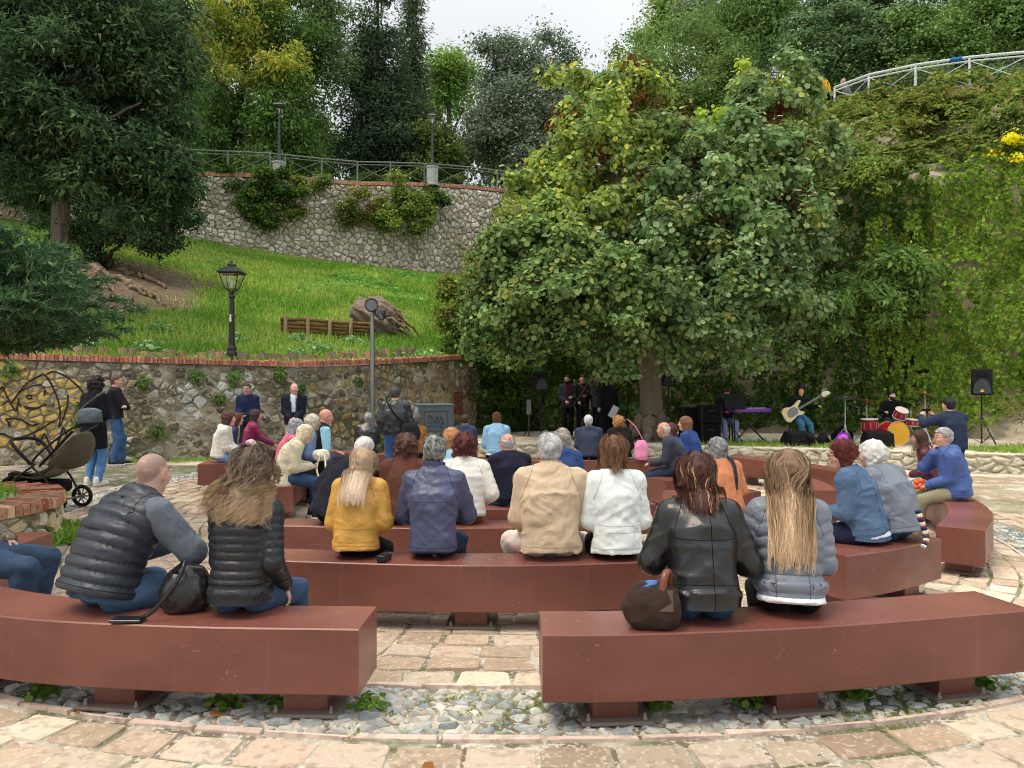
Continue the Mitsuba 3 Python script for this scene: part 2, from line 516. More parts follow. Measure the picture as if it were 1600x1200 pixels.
def folds(q, seed, amp, fx=9.0, fz=16.0, rotz=0.0):
    """Cloth creases: thin ridges that run slantwise from the armpits and level round the waist, stronger in places."""
    x, y, z = q[:, 0], q[:, 1], q[:, 2]
    w = meshkit.noise(np.stack([x * 5, y * 5, z * 5], 1) + seed, seed) - 0.5
    out = np.zeros(len(q))
    for i, ang in enumerate((0.65, -0.65, 0.12)):
        a = ang + 0.5 * w + 0.1 * math.sin(seed * 3 + i)
        along, across = x * np.cos(a) + z * np.sin(a), -x * np.sin(a) + z * np.cos(a)
        n = meshkit.noise(np.stack([along * fx * 0.42 + seed, across * fz * 1.15 + y * 3, y * 2 + i * 9.1], 1), seed + i)
        ridge = (1 - np.abs(2 * n - 1)) ** 2.2
        m = meshkit.noise(np.stack([x * 5.5, y * 4, z * 5.5], 1) + 3.7 * i + seed, seed + 11 + i)
        out += ridge * sm(0.30, 0.75, m)
    return amp * (1.9 * out - 0.6)


# ---------------------------------------------------------------- heads, hands, shoes, made once
def head_mesh(h, fem):
    F = Field((-0.12, -0.15, -0.23), (0.12, 0.15, 0.15), h)
    q = F.q
    w = 0.95 if fem else 1.0
    F.add(ell(q, (0, -0.014, 0.032), (0.075, 0.096, 0.086)))
    F.add(ell(q, (0, 0.026, -0.032), (0.060 * w, 0.068, 0.084)), 0.03)
    F.add(ell(q, (0, 0.062, -0.088), (0.030 * w, 0.026, 0.026)), 0.025)
    F.add(cone(q, (-0.034, 0.078, 0.030), (0.034, 0.078, 0.030), 0.012, 0.012)[0], 0.016)
    for s in (-1, 1):
        F.d = -smin(-F.d, ell(q, (s * 0.032, 0.100, 0.010), (0.018, 0.016, 0.013)), 0.014)
        F.add(ell(q, (s * 0.045, 0.062, -0.022), (0.022, 0.022, 0.024)), 0.02)
        F.add(ell(q, (s * 0.077, -0.004, -0.004), (0.010, 0.024, 0.034)), 0.008)
    F.add(cone(q, (0, 0.090, 0.018), (0, 0.109, -0.020), 0.009, 0.0135)[0], 0.012)
    F.add(ell(q, (0, 0.087, -0.053), (0.024, 0.010, 0.010)), 0.010)
    n = 0.050 if fem else 0.060
    F.add(cone(q, (0, -0.022, -0.04), (0, -0.045, -0.24), n, n + 0.006)[0], 0.035)
    v, f = F.mesh()
    return v, f


HEADS = {(r, s): head_mesh(h, s) for r, h in (('near', 0.0084), ('far', 0.0155)) for s in (0, 1)}
EYES = cat([ellip((s * 0.031, 0.0835, 0.010), (0.012, 0.011, 0.010), 1) for s in (-1, 1)])


def head_colour(v, skin, rng, beard=None, brows=(0.05, 0.035, 0.025), stubble=None):
    c = np.broadcast_to(skin, (len(v), 3)).copy() * (0.92 + 0.16 * meshkit.noise(v * 30, 3)[:, None])
    x, y, z = v.T
    red = np.exp(-((np.abs(x) - 0.045) ** 2 + (z + 0.025) ** 2) / 0.0006) * (y > 0.04) + np.exp(-(x**2 + (z + 0.018) ** 2) / 0.0003) * (y > 0.09) + (np.abs(x) > 0.071) * (np.abs(z) < 0.05)
    c = c * (1 - 0.35 * red[:, None] * np.array([0, 0.6, 0.7]))
    lip = (y > 0.08) & (np.abs(z + 0.053) < 0.009) & (np.abs(x) < 0.024)
    c[lip] = np.array([0.36, 0.12, 0.10])
    br = (y > 0.055) & (np.abs(z - 0.034 + 0.10 * (np.abs(x) - 0.03) ** 1) < 0.006) & (np.abs(x) > 0.012) & (np.abs(x) < 0.055)
    c[br] = brows
    if beard is not None:
        b = (y > -0.01) & (z < -0.028) & (z > -0.135) & ~lip & (z < -0.02 - 0.9 * np.maximum(0, 0.05 - np.abs(x)) * (np.abs(z + 0.04) < 0.03))
        c[b] = beard
    if stubble is not None:
        line = -0.055 + 1.1 * np.maximum(0, y + 0.09)
        g = (z > line) & ~((np.abs(x) > 0.068) & (np.abs(z) < 0.045) & (np.abs(y) < 0.04))
        k = sm(-0.3, 0.4, meshkit.noise(v * 40, 2)) * 0.55
        c[g] = c[g] * (1 - k[g, None]) + np.asarray(stubble) * k[g, None]
    return c


def hand_mesh(h, curl, spread=0.0):
    """A right hand: wrist at the origin, fingers along +y, palm down, thumb on -x."""
    bones = [((0, -0.03, 0), (0, 0.012, 0), 0.024, 0.024)]
    for k, (x, L) in enumerate(((-0.030, 0.078), (-0.010, 0.088), (0.011, 0.082), (0.030, 0.064))):
        base = np.array([x, 0.088 - 0.35 * abs(x + 0.006), 0.002])
        bones.append(((x * 0.55, 0.012, 0), tuple(base), 0.0165, 0.0115))
        ang, p = 0.25 * curl, base
        yaw = x * (6 + 12 * spread)
        for j, fr in enumerate((0.46, 0.30, 0.24)):
            ang += curl * (0.55, 0.8, 0.5)[j] * (1 + 0.08 * k)
            n = p + L * fr * np.array([math.sin(yaw) * math.cos(ang), math.cos(yaw) * math.cos(ang), -math.sin(ang)])
            bones.append((tuple(p), tuple(n), 0.0098 - 0.0011 * j, 0.0088 - 0.0011 * j))
            p = n
    t0, t1 = np.array([-0.018, 0.018, -0.004]), np.array([-0.047, 0.046, -0.014])
    t2 = t1 + 0.034 * nrm(np.array([-0.35 + 0.5 * curl, 0.85, -0.25 - 0.5 * curl]))
    t3 = t2 + 0.027 * nrm(np.array([-0.1 + 0.7 * curl, 0.9, -0.3 - 0.5 * curl]))
    bones += [(t0, t1, 0.0165, 0.0125), (t1, t2, 0.0115, 0.0100), (t2, t3, 0.0098, 0.0082)]
    F = Field((-0.085, -0.065, -0.10), (0.065, 0.195, 0.04), h)
    for a, b, ra, rb in bones:
        F.add(cone(F.q, a, b, ra, rb)[0], 0.004)
    return F.mesh()


HANDS = {(r, c): hand_mesh(h, dict(relax=0.45, hold=1.0, flat=0.12)[c]) for r, h in (('near', 0.0055), ('far', 0.0130)) for c in ('relax', 'hold', 'flat')}


def shoe_mesh():
    F = Field((-0.07, -0.12, -0.02), (0.07, 0.24, 0.14), 0.024)
    F.add(ell(F.q, (0, -0.02, 0.045), (0.040, 0.075, 0.050)))
    F.add(ell(F.q, (0, 0.10, 0.030), (0.046, 0.105, 0.038)), 0.03)
    F.add(cone(F.q, (0, -0.035, 0.05), (0, -0.035, 0.105), 0.045, 0.043)[0], 0.02)
    F.d = np.maximum(F.d, -(F.q[:, 2] - 0.018))
    up = F.mesh()
    F = Field((-0.07, -0.12, -0.02), (0.07, 0.24, 0.06), 0.022)
    d = np.minimum(ell(F.q, (0, -0.03, 0.012), (0.047, 0.070, 0.08)), ell(F.q, (0, 0.09, 0.012), (0.052, 0.125, 0.08)))
    F.d = np.maximum(np.maximum(d, F.q[:, 2] - 0.026), -F.q[:, 2])
    return up, F.mesh()


SHOE, SOLE = shoe_mesh()


# ---------------------------------------------------------------- hair
def hair_cap(style, h=0.0085, seed=0):
    F = Field((-0.20, -0.24, -0.30), (0.20, 0.16, 0.20), h)
    q = F.q
    x, y, z = q.T
    lump = meshkit.fbm(q * (26 if style in ('curly', 'wavy', 'curlylong') else 34), 2, seed) - 0.5
    if style in ('short', 'crop', 'balding', 'tonsure', 'bun', 'buzz'):
        t = dict(short=0.017, crop=0.011, balding=0.013, tonsure=0.012, bun=0.013, buzz=0.006)[style]
        d = ell(q, (0, -0.014, 0.032), (0.075 + t, 0.096 + t, 0.086 + t))
        d = smin(d, ell(q, (0, -0.02, -0.02), (0.069 + t * 0.6, 0.080 + t * 0.6, 0.075)), 0.02)
        low = np.where(y < -0.03, -0.085 + 0.25 * np.maximum(0, y + 0.11), -0.030 + 1.25 * (y + 0.02))
        low = np.where((y > 0.045), 0.045 + 0.55 * (y - 0.045) + 0.2 * np.abs(x), low)
        d = np.maximum(d, low - z)
        ear = ell(q, (0, 0.002, -0.008), (0.13, 0.026, 0.038))
        d = np.maximum(d, -ear)
        if style == 'tonsure':
            d = np.maximum(d, z - 0.055 - 0.25 * np.minimum(0, y))
            d = np.maximum(d, y - 0.02)
        if style == 'balding':
            d = np.maximum(d, -(ell(q, (0, 0.02, 0.115), (0.058, 0.075, 0.055))))
        if style == 'bun':
            d = smin(d, np.sqrt((x / 1.1) ** 2 + (y + 0.085) ** 2 + (z - 0.085) ** 2) - 0.043, 0.012)
            d = np.maximum(d, -z - 0.075)
        d = d - lump * dict(short=0.016, crop=0.008, balding=0.010, tonsure=0.012, bun=0.014, buzz=0.003)[style]
    else:
        w, dn, t = dict(bob=(0.108, -0.135, 0.022), curly=(0.125, -0.13, 0.035), wavy=(0.118, -0.14, 0.028), long=(0.100, -0.24, 0.016), straight=(0.098, -0.20, 0.014), curlylong=(0.135, -0.24, 0.03), pixie=(0.092, -0.075, 0.02))[style]
        top = ell(q, (0, -0.02, 0.032), (0.078 + t, 0.098 + t, 0.088 + t))
        low = loft(q, [(0, -0.035, 0.03), (0, -0.040, -0.06), (0, -0.055, dn)], (1, 0, 0), [w * 0.9, w, w * 0.93], [0.098, 0.085, 0.062], 2.4, False, False)[0]
        d = smin(top, low, 0.03)
        face = ell(q, (0, 0.105, -0.045), (0.068, 0.085, 0.115))
        d = np.maximum(d, -face)
        d = np.maximum(d, -(y - 0.02) * 0 + (y - 0.085 + 0.25 * np.abs(x)) * 0.9 - np.maximum(0, z - 0.05) * 0.6)
        neck = loft(q, [(0, 0.055, -0.05), (0, 0.03, -0.3)], (1, 0, 0), [0.055, 0.055], [0.085, 0.085], 2, False, False)[0]
        d = np.maximum(d, -neck)
        d = d - lump * dict(bob=0.022, curly=0.075, wavy=0.045, long=0.016, straight=0.012, curlylong=0.07, pixie=0.025)[style]
    F.d = d.astype(np.float32)
    return F.mesh()


CAPS = {}


def cap(style, h):
    if (style, h) not in CAPS:
        CAPS[style, h] = hair_cap(style, h)
    return CAPS[style, h]


def strands(rng, n, length, width, R, c, shoulders, wave=0.006, curl=0.0, freq=40.0, root=None, tip=None, streak=None, fringe=0.3, vol=0.018, segs=12, part=0.0, droop=0.9, s=1.0, back=0.0, flare=0.0, behind=None, spread=0.108, clump=0.30):
    """Locks of hair as ribbons: from the scalp (head at c, turned by R, size s) down over the shoulders (a list of capsules)."""
    u = rng.uniform(0, 2 * np.pi, n)
    zz = 1.0 - 1.45 * rng.random(n) ** 1.35
    rr = np.sqrt(1 - zz * zz)
    d = np.stack([rr * np.cos(u), rr * np.sin(u), zz], 1)
    hl = np.where(d[:, 1] > 0.15, fringe + 0.35 * d[:, 1], -0.55 + 0.9 * np.maximum(0, d[:, 1] + 0.35))
    d = d[d[:, 2] > hl]
    n = len(d)
    rad = np.array([0.077, 0.098, 0.088])
    cen = np.array([0, -0.014, 0.032])
    p = cen + d * (rad + rng.uniform(0.0, 0.6 * vol, (n, 1)))
    lay = rng.uniform(0.004, vol + 0.012, n)
    L = length * rng.uniform(0.78, 1.05, n) * (0.75 + 0.25 * (d[:, 2] + 0.5))
    side = np.sign(d[:, 0] - part + 1e-4)
    en = nrm(d / rad)
    dirn = np.stack([side * 0.75, -0.30 - 0.4 * (d[:, 1] < 0.4), np.full(n, -0.25)], 1) + rng.normal(0, 0.10, (n, 3))
    dirn = nrm(dirn - en * (dirn * en).sum(1, keepdims=True))
    P = c + s * (p @ R.T)
    D = dirn @ R.T
    pts = [P]
    C = c + s * (R @ cen)
    th = np.clip(np.arctan2(d[:, 0], -d[:, 1] + 0.25) / 2.2 + rng.normal(0, 0.16, n), -1.1, 1.1)
    Ri = R.T
    for k in range(1, segs + 1):
        st = (L / segs * s)[:, None]
        g = np.array([0, 0, -1.0])
        pull = droop * min(0.8, 0.20 + 0.10 * k)
        D = nrm(D * (1 - pull) + g * pull + rng.normal(0, 0.03, (n, 3)))
        P = P + D * st
        q = (P - C) @ Ri.T / s
        low_k = sm(0.05, -0.13, q[:, 2])
        xt = (spread + flare * k / segs) * th
        q[:, 0] += (xt - q[:, 0]) * 0.55 * low_k
        rl = rad + lay[:, None]
        kk = np.sqrt(((q / rl) ** 2).sum(1))
        inside = kk < 1
        q = np.where(inside[:, None], q / np.maximum(kk, 1e-3)[:, None], q)
        P = C + s * (q @ Ri)
        if back and behind is not None:
            ty = behind(P[:, 2]) - lay - 0.004
            low_ = sm(-0.03, -0.14, (P[:, 2] - C[2]) / s)
            P[:, 1] += (np.minimum(P[:, 1], ty) - P[:, 1]) * back * low_ * 0.75
        for a, b, r in shoulders:
            a, b = np.asarray(a), np.asarray(b)
            ab = b - a
            t = np.clip((P - a) @ ab / (ab @ ab), 0, 1)
            w = P - a - t[:, None] * ab
            dist = np.linalg.norm(w, axis=1)
            need = r + lay * 0.7
            P = np.where((dist < need)[:, None], a + t[:, None] * ab + w * (need / np.maximum(dist, 1e-4))[:, None], P)
        D = nrm(P - pts[-1])
        pts.append(P)
    pts = np.stack(pts, 1)
    nk = max(4, n // 14)
    lock = np.argmin(((pts[:, None, segs // 2] - pts[None, rng.choice(n, nk, replace=False), segs // 2]) ** 2).sum(-1), 1) if n * nk < 4e6 else rng.integers(0, nk, n)
    mean = np.zeros((nk,) + pts.shape[1:])
    np.add.at(mean, lock, pts)
    mean /= np.maximum(np.bincount(lock, minlength=nk), 1)[:, None, None]
    pts = pts + (mean[lock] - pts) * (clump * np.linspace(0, 1, segs + 1) ** 1.5)[None, :, None]
    tt = np.linspace(0, 1, segs + 1)[None, :, None]
    ph = rng.uniform(0, 6.28, (nk, 1, 1))[lock] + rng.normal(0, 0.35, (n, 1, 1))
    fr = freq * rng.uniform(0.75, 1.3, (nk, 1, 1))[lock]
    arc = tt * L[:, None, None]
    out = nrm(pts - C)
    tan = nrm(np.gradient(pts, axis=1))
    lat = nrm(np.cross(tan, out))
    out = np.cross(lat, tan)
    am = np.minimum(1, tt * 2.2) * s
    pts = pts + lat * (wave + curl) * am * np.sin(fr * arc + ph) + out * curl * am * np.cos(fr * arc + ph)
    wd = 0.62 * width * s * rng.uniform(0.6, 1.3, (n, 1, 1)) * (1 - 0.75 * tt**3)
    tw = rng.normal(0, 0.22, (n, 1, 1))
    la = lat * np.cos(tw) + out * np.sin(tw)
    v = np.stack([pts - la * wd / 2, pts + la * wd / 2], 2).reshape(-1, 3)
    m = segs + 1
    base = (np.arange(n) * m * 2)[:, None] + (np.arange(segs) * 2)[None]
    base = base.reshape(-1)
    f = np.vstack([np.stack([base, base + 1, base + 3], 1), np.stack([base, base + 3, base + 2], 1)])
    root, tip = np.asarray(root, float), np.asarray(tip if tip is not None else root, float)
    mixk = sm(0.15, 0.85, tt + rng.normal(0, 0.12, (n, 1, 1)))
    col = root * (1 - mixk) + tip * mixk
    if streak is not None:
        on = 0.7 * (rng.random((nk, 1, 1)) < streak[0])[lock] * sm(0.02, 0.35, tt)
        col = col * (1 - on) + np.asarray(streak[1]) * on
    col = col * rng.uniform(0.9, 1.1, (nk, 1, 1))[lock] * rng.uniform(0.82, 1.18, (n, 1, 1))
    col = np.repeat(col[:, :, None, :], 2, 2).reshape(-1, 3)
    return v, f, np.clip(col, 0, 0.9)


# ---------------------------------------------------------------- a person
def ik(a, t, l1, l2, hint):
    a, t = np.asarray(a, float), np.asarray(t, float)
    d = t - a
    L = np.linalg.norm(d)
    if L > (l1 + l2) * 0.995:
        t = a + d / L * (l1 + l2) * 0.995
        d = t - a
        L = np.linalg.norm(d)
    x = (l1 * l1 - l2 * l2 + L * L) / (2 * L)
    h = math.sqrt(max(l1 * l1 - x * x, 0))
    u = d / L
    w = np.asarray(hint, float) - u * np.dot(hint, u)
    return a + u * x + nrm(w) * h, t


def seams(parent, v, f, world, J, right, shl, waist, pel, axis0, s, tp, col, res):
    """Stitched seams: thin lines where planes cut the garment: armholes, hem, and what the cut of the jacket has more."""
    m = trimesh.Trimesh(v, f, process=False)
    cuts = []
    for k in 'LR':
        sh, sg = J[k]['sh'], J[k]['sg']
        nn = nrm(right * sg * 0.93 + np.array([0, 0, 0.36]))
        cuts.append((sh - right * sg * 0.016 * s, nn, lambda p, sh=sh: np.linalg.norm(p - sh, axis=1) < 0.155 * s))
        if not tp.get('vest'):
            d = nrm(J[k]['wr'] - J[k]['el'])
            wr = J[k]['wr']
            cuts.append((wr - d * 0.035 * s, d, lambda p, wr=wr: np.linalg.norm(p - wr, axis=1) < 0.1 * s))
    hem = pel - axis0 * (tp['hem'] - 0.035) * s
    mid = (J['L']['sh'] + J['R']['sh']) / 2
    wide = 0.32 * s
    cuts.append((hem, axis0, lambda p: np.linalg.norm((p - hem) * [1, 1, 0.5], axis=1) < wide * 0.85))
    for kind, x in tp.get('cut', ()):
        if kind == 'yoke':
            cuts.append((mid - np.array([0, 0, x * s]), np.array([0, 0, 1.0]), lambda p: (np.abs((p - mid) @ right) < 0.165 * s) & (p[:, 1] < mid[1] + 0.03)))
        elif kind == 'belt':
            cuts.append((waist - np.array([0, 0, x * s]), np.array([0, 0, 1.0]), lambda p: (np.abs((p - waist) @ right) < 0.15 * s) & (p[:, 1] < waist[1])))
        else:
            cuts.append((mid + right * x * s, right, lambda p: (p[:, 1] < mid[1] + 0.02) & (p[:, 2] < mid[2] + 0.05 * s)))
    i = 0
    for o, nn, keep in cuts:
        seg = trimesh.intersections.mesh_plane(m, nn, o)
        if len(seg):
            seg = seg[keep(seg.mean(1)) & (np.linalg.norm(seg[:, 1] - seg[:, 0], axis=1) > 1e-5)]
        if not len(seg):
            continue
        d = nrm(seg[:, 1] - seg[:, 0])
        a = nrm(np.cross(d, nn))
        r = (0.0024 if res == 'near' else 0.0032) * s
        ring = [a * r, np.broadcast_to(nn, a.shape) * r, -a * r, -np.broadcast_to(nn, a.shape) * r]
        vv = np.stack([seg[:, e] + ring[q] for e in (0, 1) for q in range(4)], 1)
        F = np.array([[q, (q + 1) % 4, 4 + (q + 1) % 4] for q in range(4)] + [[q, 4 + (q + 1) % 4, 4 + q] for q in range(4)])
        ff = (np.arange(len(seg)) * 8)[:, None, None] + F[None]
        put(f'{parent}__seam' + (f'_{i:03d}' if i else ''), (world(vv.reshape(-1, 3)), ff.reshape(-1, 3)), 'm_cloth', col * 0.55)  # darkened so the raised line looks recessed: groove shade put into the colour
        i += 1


def person(label, x, y, z, yaw, h, pose='sit', group=None, seed=0, res='mid', fem=False, w=1.0, lean=8, side=0, slouch=10, head=(0, 0, 0), ground=None,
           arms=None, legs=None, hands=('relax', 'relax'), palm=None, top=None, bottom=None, shoes=(0.05, 0.05, 0.05), hair=None, skin=(0.50, 0.27, 0.19), beard=None, stubble=None,
           glasses=None, extra=None, back=0.0, twist=0.0, spread=0.12):
    """Builds one person. (x, y, z): the seat under the hips, or the ground; h: seat to crown, or the whole height; yaw: degrees to the left of straight ahead (+y)."""
    rng = np.random.default_rng(seed + 100)
    key = num('person')
    tag(key, label, 'person', group)
    USED.add(key)
    g = dict(near=0.0110, mid=0.0210, far=0.025)[res]
    gt = 0.0082 if res == 'near' and (top or {}).get('kind') == 'puffer' else g
    hq = 'near' if res == 'near' else 'far'
    sit = pose == 'sit'
    # skeleton at size 1; y forward
    pel = np.array([0, 0, 0.105 if sit else 0.94])
    a1, a2, a3 = math.radians(lean - 2), math.radians(lean + slouch * 0.5), math.radians(lean + slouch * 1.3)
    sd = math.radians(side)
    up = lambda a: np.array([math.sin(sd) * math.cos(a), math.sin(a), math.cos(a) * math.cos(sd)])  # noqa: E731
    waist = pel + 0.17 * up(a1)
    chest = waist + 0.17 * up(a2)
    shl = chest + 0.13 * up(a3)
    neck = shl + 0.055 * up(a3)
    hy, hp, hr = head
    Rt = rot([0, 0, 1], twist)
    right = Rt @ np.array([math.cos(sd), 0, -math.sin(sd)])
    Rh = rot([0, 0, 1], hy) @ rot([0, 1, 0], hr + side * 0.5) @ rot([1, 0, 0], -hp)
    hc = neck + 0.060 * up(math.radians(lean * 0.6 + slouch)) + Rh @ np.array([0, 0.035, 0.085])
    crown = hc[2] + 0.115
    s = h / crown
    sw = s * w * 0.94
    # pass to real size
    pel, waist, chest, shl, neck, hc = (p * s for p in (pel, waist, chest, shl, neck, hc))
    gz = (ground - z) if ground is not None else (-0.45 if sit else 0.0)
    sx = (0.150 if fem else 0.172) * sw
    J = {}
    arms = arms or {}
    legs = legs or {}
    for k, sg in (('L', -1), ('R', 1)):
        sh = shl + right * sg * sx * 1.05 - 0.014 * s * up(a3)
        tgt = arms.get(k, (0.10 * sg, 0.27, 0.20) if sit else (0.22 * sg, 0.02, 0.80))
        hint = arms.get('h' + k, (0.40 * sg, -0.6, -0.6))
        tgt = np.array(tgt, float) * s
        el, wr = ik(sh, tgt, 0.285 * s, 0.255 * s, hint)
        hip = pel + np.array([0.088 * sg * sw, 0, -0.01 * s])
        if sit:
            ft = legs.get(k, (0.13 * sg, 0.47))
            an = np.array([ft[0] * s, ft[1] * s, gz + (0.085 if len(ft) < 3 else ft[2]) * s])
            kn, an = ik(hip, an, 0.435 * s, 0.43 * s, legs.get('h' + k, (spread * sg, 0.6, 0.7)))
        else:
            ft = legs.get(k, (0.095 * sg, 0.0))
            an = np.array([ft[0] * s, ft[1] * s, gz + 0.085 * s])
            kn, an = ik(hip, an, 0.435 * s, 0.43 * s, (0.05 * sg, 1, 0))
        J[k] = dict(sh=sh, el=el, wr=wr, hip=hip, kn=kn, an=an, sg=sg)
    M = rot([0, 0, 1], yaw)
    O = np.array([x, y, z], float)
    world = lambda v: v @ M.T + O  # noqa: E731
    tp = dict(kind='cloth', col=(0.1, 0.1, 0.1), t=0.012, hem=0.05, mat=None, pitch=0.06, sleeve=1.0, hood=None, collar=0.0, flare=0.0)
    tp.update(top or {})
    t = tp['t'] * s
    # ---- upper garment
    if fem:
        A = [0.176, 0.172, 0.150, 0.165, 0.122, 0.056]
        B = [0.135, 0.130, 0.108, 0.118, 0.088, 0.058]
    else:
        A = [0.178, 0.176, 0.168, 0.190, 0.142, 0.062]
        B = [0.140, 0.135, 0.122, 0.125, 0.094, 0.062]
    A = [a * sw + t for a in A]
    B = [b * s * (0.5 + 0.5 * w) + t for b in B]
    A[0] += tp['flare'] * s
    B[0] += tp['flare'] * s * 0.6
    axis0 = nrm(waist - pel)
    hemp = pel - axis0 * tp['hem'] * s
    nb = neck + 0.035 * s * up(a3) if tp['collar'] == 0 else neck + tp['collar'] * s * up(a3 * 0.7)
    sp = [hemp, pel, waist, chest, shl, nb]
    allp = np.array(sp + [J[k][j] for k in 'LR' for j in ('sh', 'el', 'wr')])
    lo, hi = allp.min(0) - 0.26 * s, allp.max(0) + 0.26 * s
    lo[:2], hi[:2] = np.minimum(lo[:2], pel[:2] - 0.27 * sw), np.maximum(hi[:2], pel[:2] + 0.27 * sw)
    lo[2] = hemp[2] - 0.06
    F = Field(lo, hi, gt)
    q = F.q
    d, arc = loft(q, sp, right, A, B, 2.5 if not fem else 2.3)
    if tp['kind'] == 'puffer':
        d = d - quilt(arc, tp['pitch'] * s, tp.get('amp', 0.016) * s)
    F.add(d)
    for k in 'LR':
        j = J[k]
        ds, _ = cone(q, shl + (j['sh'] - shl) * 0.45 + 0.02 * up(a3) * s, j['sh'], 0.058 * sw + t * 0.7, 0.056 * sw + t)
        F.add(ds, 0.05 * s)
    body_only = F.d.copy()
    arms_d = np.full(len(q), 1.0, np.float32)
    for k in 'LR':
        j = J[k]
        lw = 0.5 + 0.5 * w
        end = j['el'] + (j['wr'] - j['el']) * (1.0 if tp['sleeve'] >= 1 else 0.02 + tp['sleeve'])
        d1, s1 = cone(q, j['sh'], j['el'], 0.058 * s * lw + t, 0.047 * s * lw + t * 0.9)
        d2, s2 = cone(q, j['el'], end, 0.047 * s * lw + t * 0.9, 0.034 * s + t * 0.7)
        if tp['kind'] == 'puffer' and not tp.get('vest'):
            d1 = d1 - quilt(s1, tp['pitch'] * s, 0.7 * tp.get('amp', 0.016) * s)
            d2 = d2 - quilt(s2, tp['pitch'] * s, 0.7 * tp.get('amp', 0.016) * s)
        elif not tp.get('vest'):
            d2 = d2 - 0.004 * s * np.sin(s2 * 70) * (s2 < 0.12 * s)
        arms_d = np.minimum(arms_d, smin(d1, d2, 0.02 * s))
    if tp['hood']:
        hn = neck - 0.055 * s * np.array([0, 1, 0]) * 1.25
        dh = ell(q, hn + np.array([0, -0.015, -0.005]) * s, np.array([0.125, 0.075, 0.075]) * s * tp['hood'])
        dh = smin(dh, ell(q, hn + np.array([0, -0.01, -0.075]) * s, np.array([0.095, 0.060, 0.090]) * s * tp['hood']), 0.03 * s)
        F.add(dh, 0.015 * s)
    if tp['kind'] != 'puffer' or tp.get('crease'):
        near = np.abs(F.d) < 0.05
        cr = 0.8 * tp.get('crease', dict(cloth=0.0055, leather=0.006, puffer=0.0, knit=0.003)[tp['kind']])
        F.d[near] -= folds(q[near], seed % 17 + 1, cr * s, *((7.0, 11.0) if tp['kind'] == 'leather' else (9.0, 17.0))).astype(np.float32)
        near = np.abs(arms_d) < 0.04
        arms_d[near] -= folds(q[near], seed % 13 + 2, cr * 0.8 * s, 10.0, 20.0).astype(np.float32)
    cut = 0.045 * s

    def neckcut(D):
        nh = cone(q, nb - 0.03 * s * up(a3), nb + 0.15 * s * up(a3 * 0.6) + np.array([0, 0.02, 0]), (0.055 if fem else 0.062) * s, 0.066 * s)[0]
        return np.maximum(D, -nh)
    mat = tp['mat'] or dict(cloth='m_cloth', leather='m_leather', puffer='m_nylon', knit='m_cloth')[tp['kind']]
    tname = tp.get('name', dict(cloth='jacket', leather='leather_jacket', puffer='puffer_jacket', knit='sweater')[tp['kind']])

    def colour(v, col, amt=0.18):
        return np.clip(np.asarray(col) * (1 + amt * (2 * meshkit.fbm(v * 9, 3, seed) - 1))[:, None], 0, 0.9)
    if tp.get('vest'):
        D = F.d
        F.d = neckcut(D)
        v, f = F.mesh()
        tv, tf = v, f
        put(f'{key}__{tname}', (world(v), f), mat, colour(v, tp['col']), True)
        F.d = np.maximum(arms_d, -(body_only + 0.02 * s))
        v, f = F.mesh()
        put(f'{key}__sleeves', (world(v), f), 'm_cloth', colour(v, tp['sleeve_col']), True)
    else:
        F.add(arms_d, 0.028 * s)
        F.d = neckcut(F.d)
        v, f = F.mesh()
        tv, tf = v, f
        c = colour(v, tp['col'])
        if tp.get('band'):
            aa = (v - pel) @ axis0
            c[aa < tp['band'][0] * s] = tp['band'][1]
        if tp.get('front') is not None:
            fr = (v[:, 1] - chest[1] - (v[:, 2] - chest[2]) * math.tan(a2) > 0.03 * s) & (np.abs(v[:, 0] - chest[0]) < 0.045 * s + 0.25 * np.maximum(0, v[:, 2] - chest[2]) * 0.5) & (v[:, 2] > waist[2])
            c[fr] = tp['front']
        put(f'{key}__{tname}', (world(v), f), mat, c, True)
    if res != 'far' and not tp.get('noseam'):
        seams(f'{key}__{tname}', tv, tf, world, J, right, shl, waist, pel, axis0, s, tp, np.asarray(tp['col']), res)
    if tp['collar']:
        ax_c = nrm(up(a3 * 0.7))
        x_c = right
        y_c = np.cross(ax_c, x_c)
        an = np.linspace(0, 2 * np.pi, 37)
        rings = []
        for hh, rr in ((-0.020, 0.088), (0.012, 0.079), (tp['collar'] * 0.7, 0.075), (tp['collar'], 0.076), (tp['collar'] + 0.004, 0.070), (tp['collar'] * 0.6, 0.066), (0.0, 0.066)):
            rr = rr * s * (0.92 if fem else 1.0) + t * 0.35
            fold = 1 + 0.02 * np.sin(an * 3 + seed)
            rings.append(neck + ax_c * (hh + 0.020) * s + np.array([0, -0.012, 0]) * s + (x_c * np.cos(an)[:, None] * rr + y_c * np.sin(an)[:, None] * rr * 0.92) * fold[:, None] - ax_c * (0.018 * s * np.maximum(0, np.sin(an)))[:, None])
        rings = np.array(rings)
        cv, cf = grid_mesh(rings[..., 0], rings[..., 1], rings[..., 2])
        put(f'{key}__collar', (world(cv), cf), mat, np.asarray(tp.get('collar_col', np.asarray(tp['col']) * 0.92)), True)
    if tp.get('under'):
        uh, uc = tp['under']
        F2 = Field(pel - 0.27 * sw, pel + np.array([0.27 * sw, 0.27 * sw, 0.12]), g)
        d, _ = loft(F2.q, [pel - axis0 * (tp['hem'] + uh) * s, pel, waist], right, [A[1] + 0.004, A[1] - 0.004, A[2] * 0.75], [B[1] + 0.016, B[1] - 0.002, B[2] * 0.75], 2.4)
        d = np.maximum(d, 0.004 - F2.q[:, 2])
        F2.add(d)
        v, f = F2.mesh()
        put(f'{key}__shirt', (world(v), f), 'm_cloth', colour(v, uc, 0.08), True)
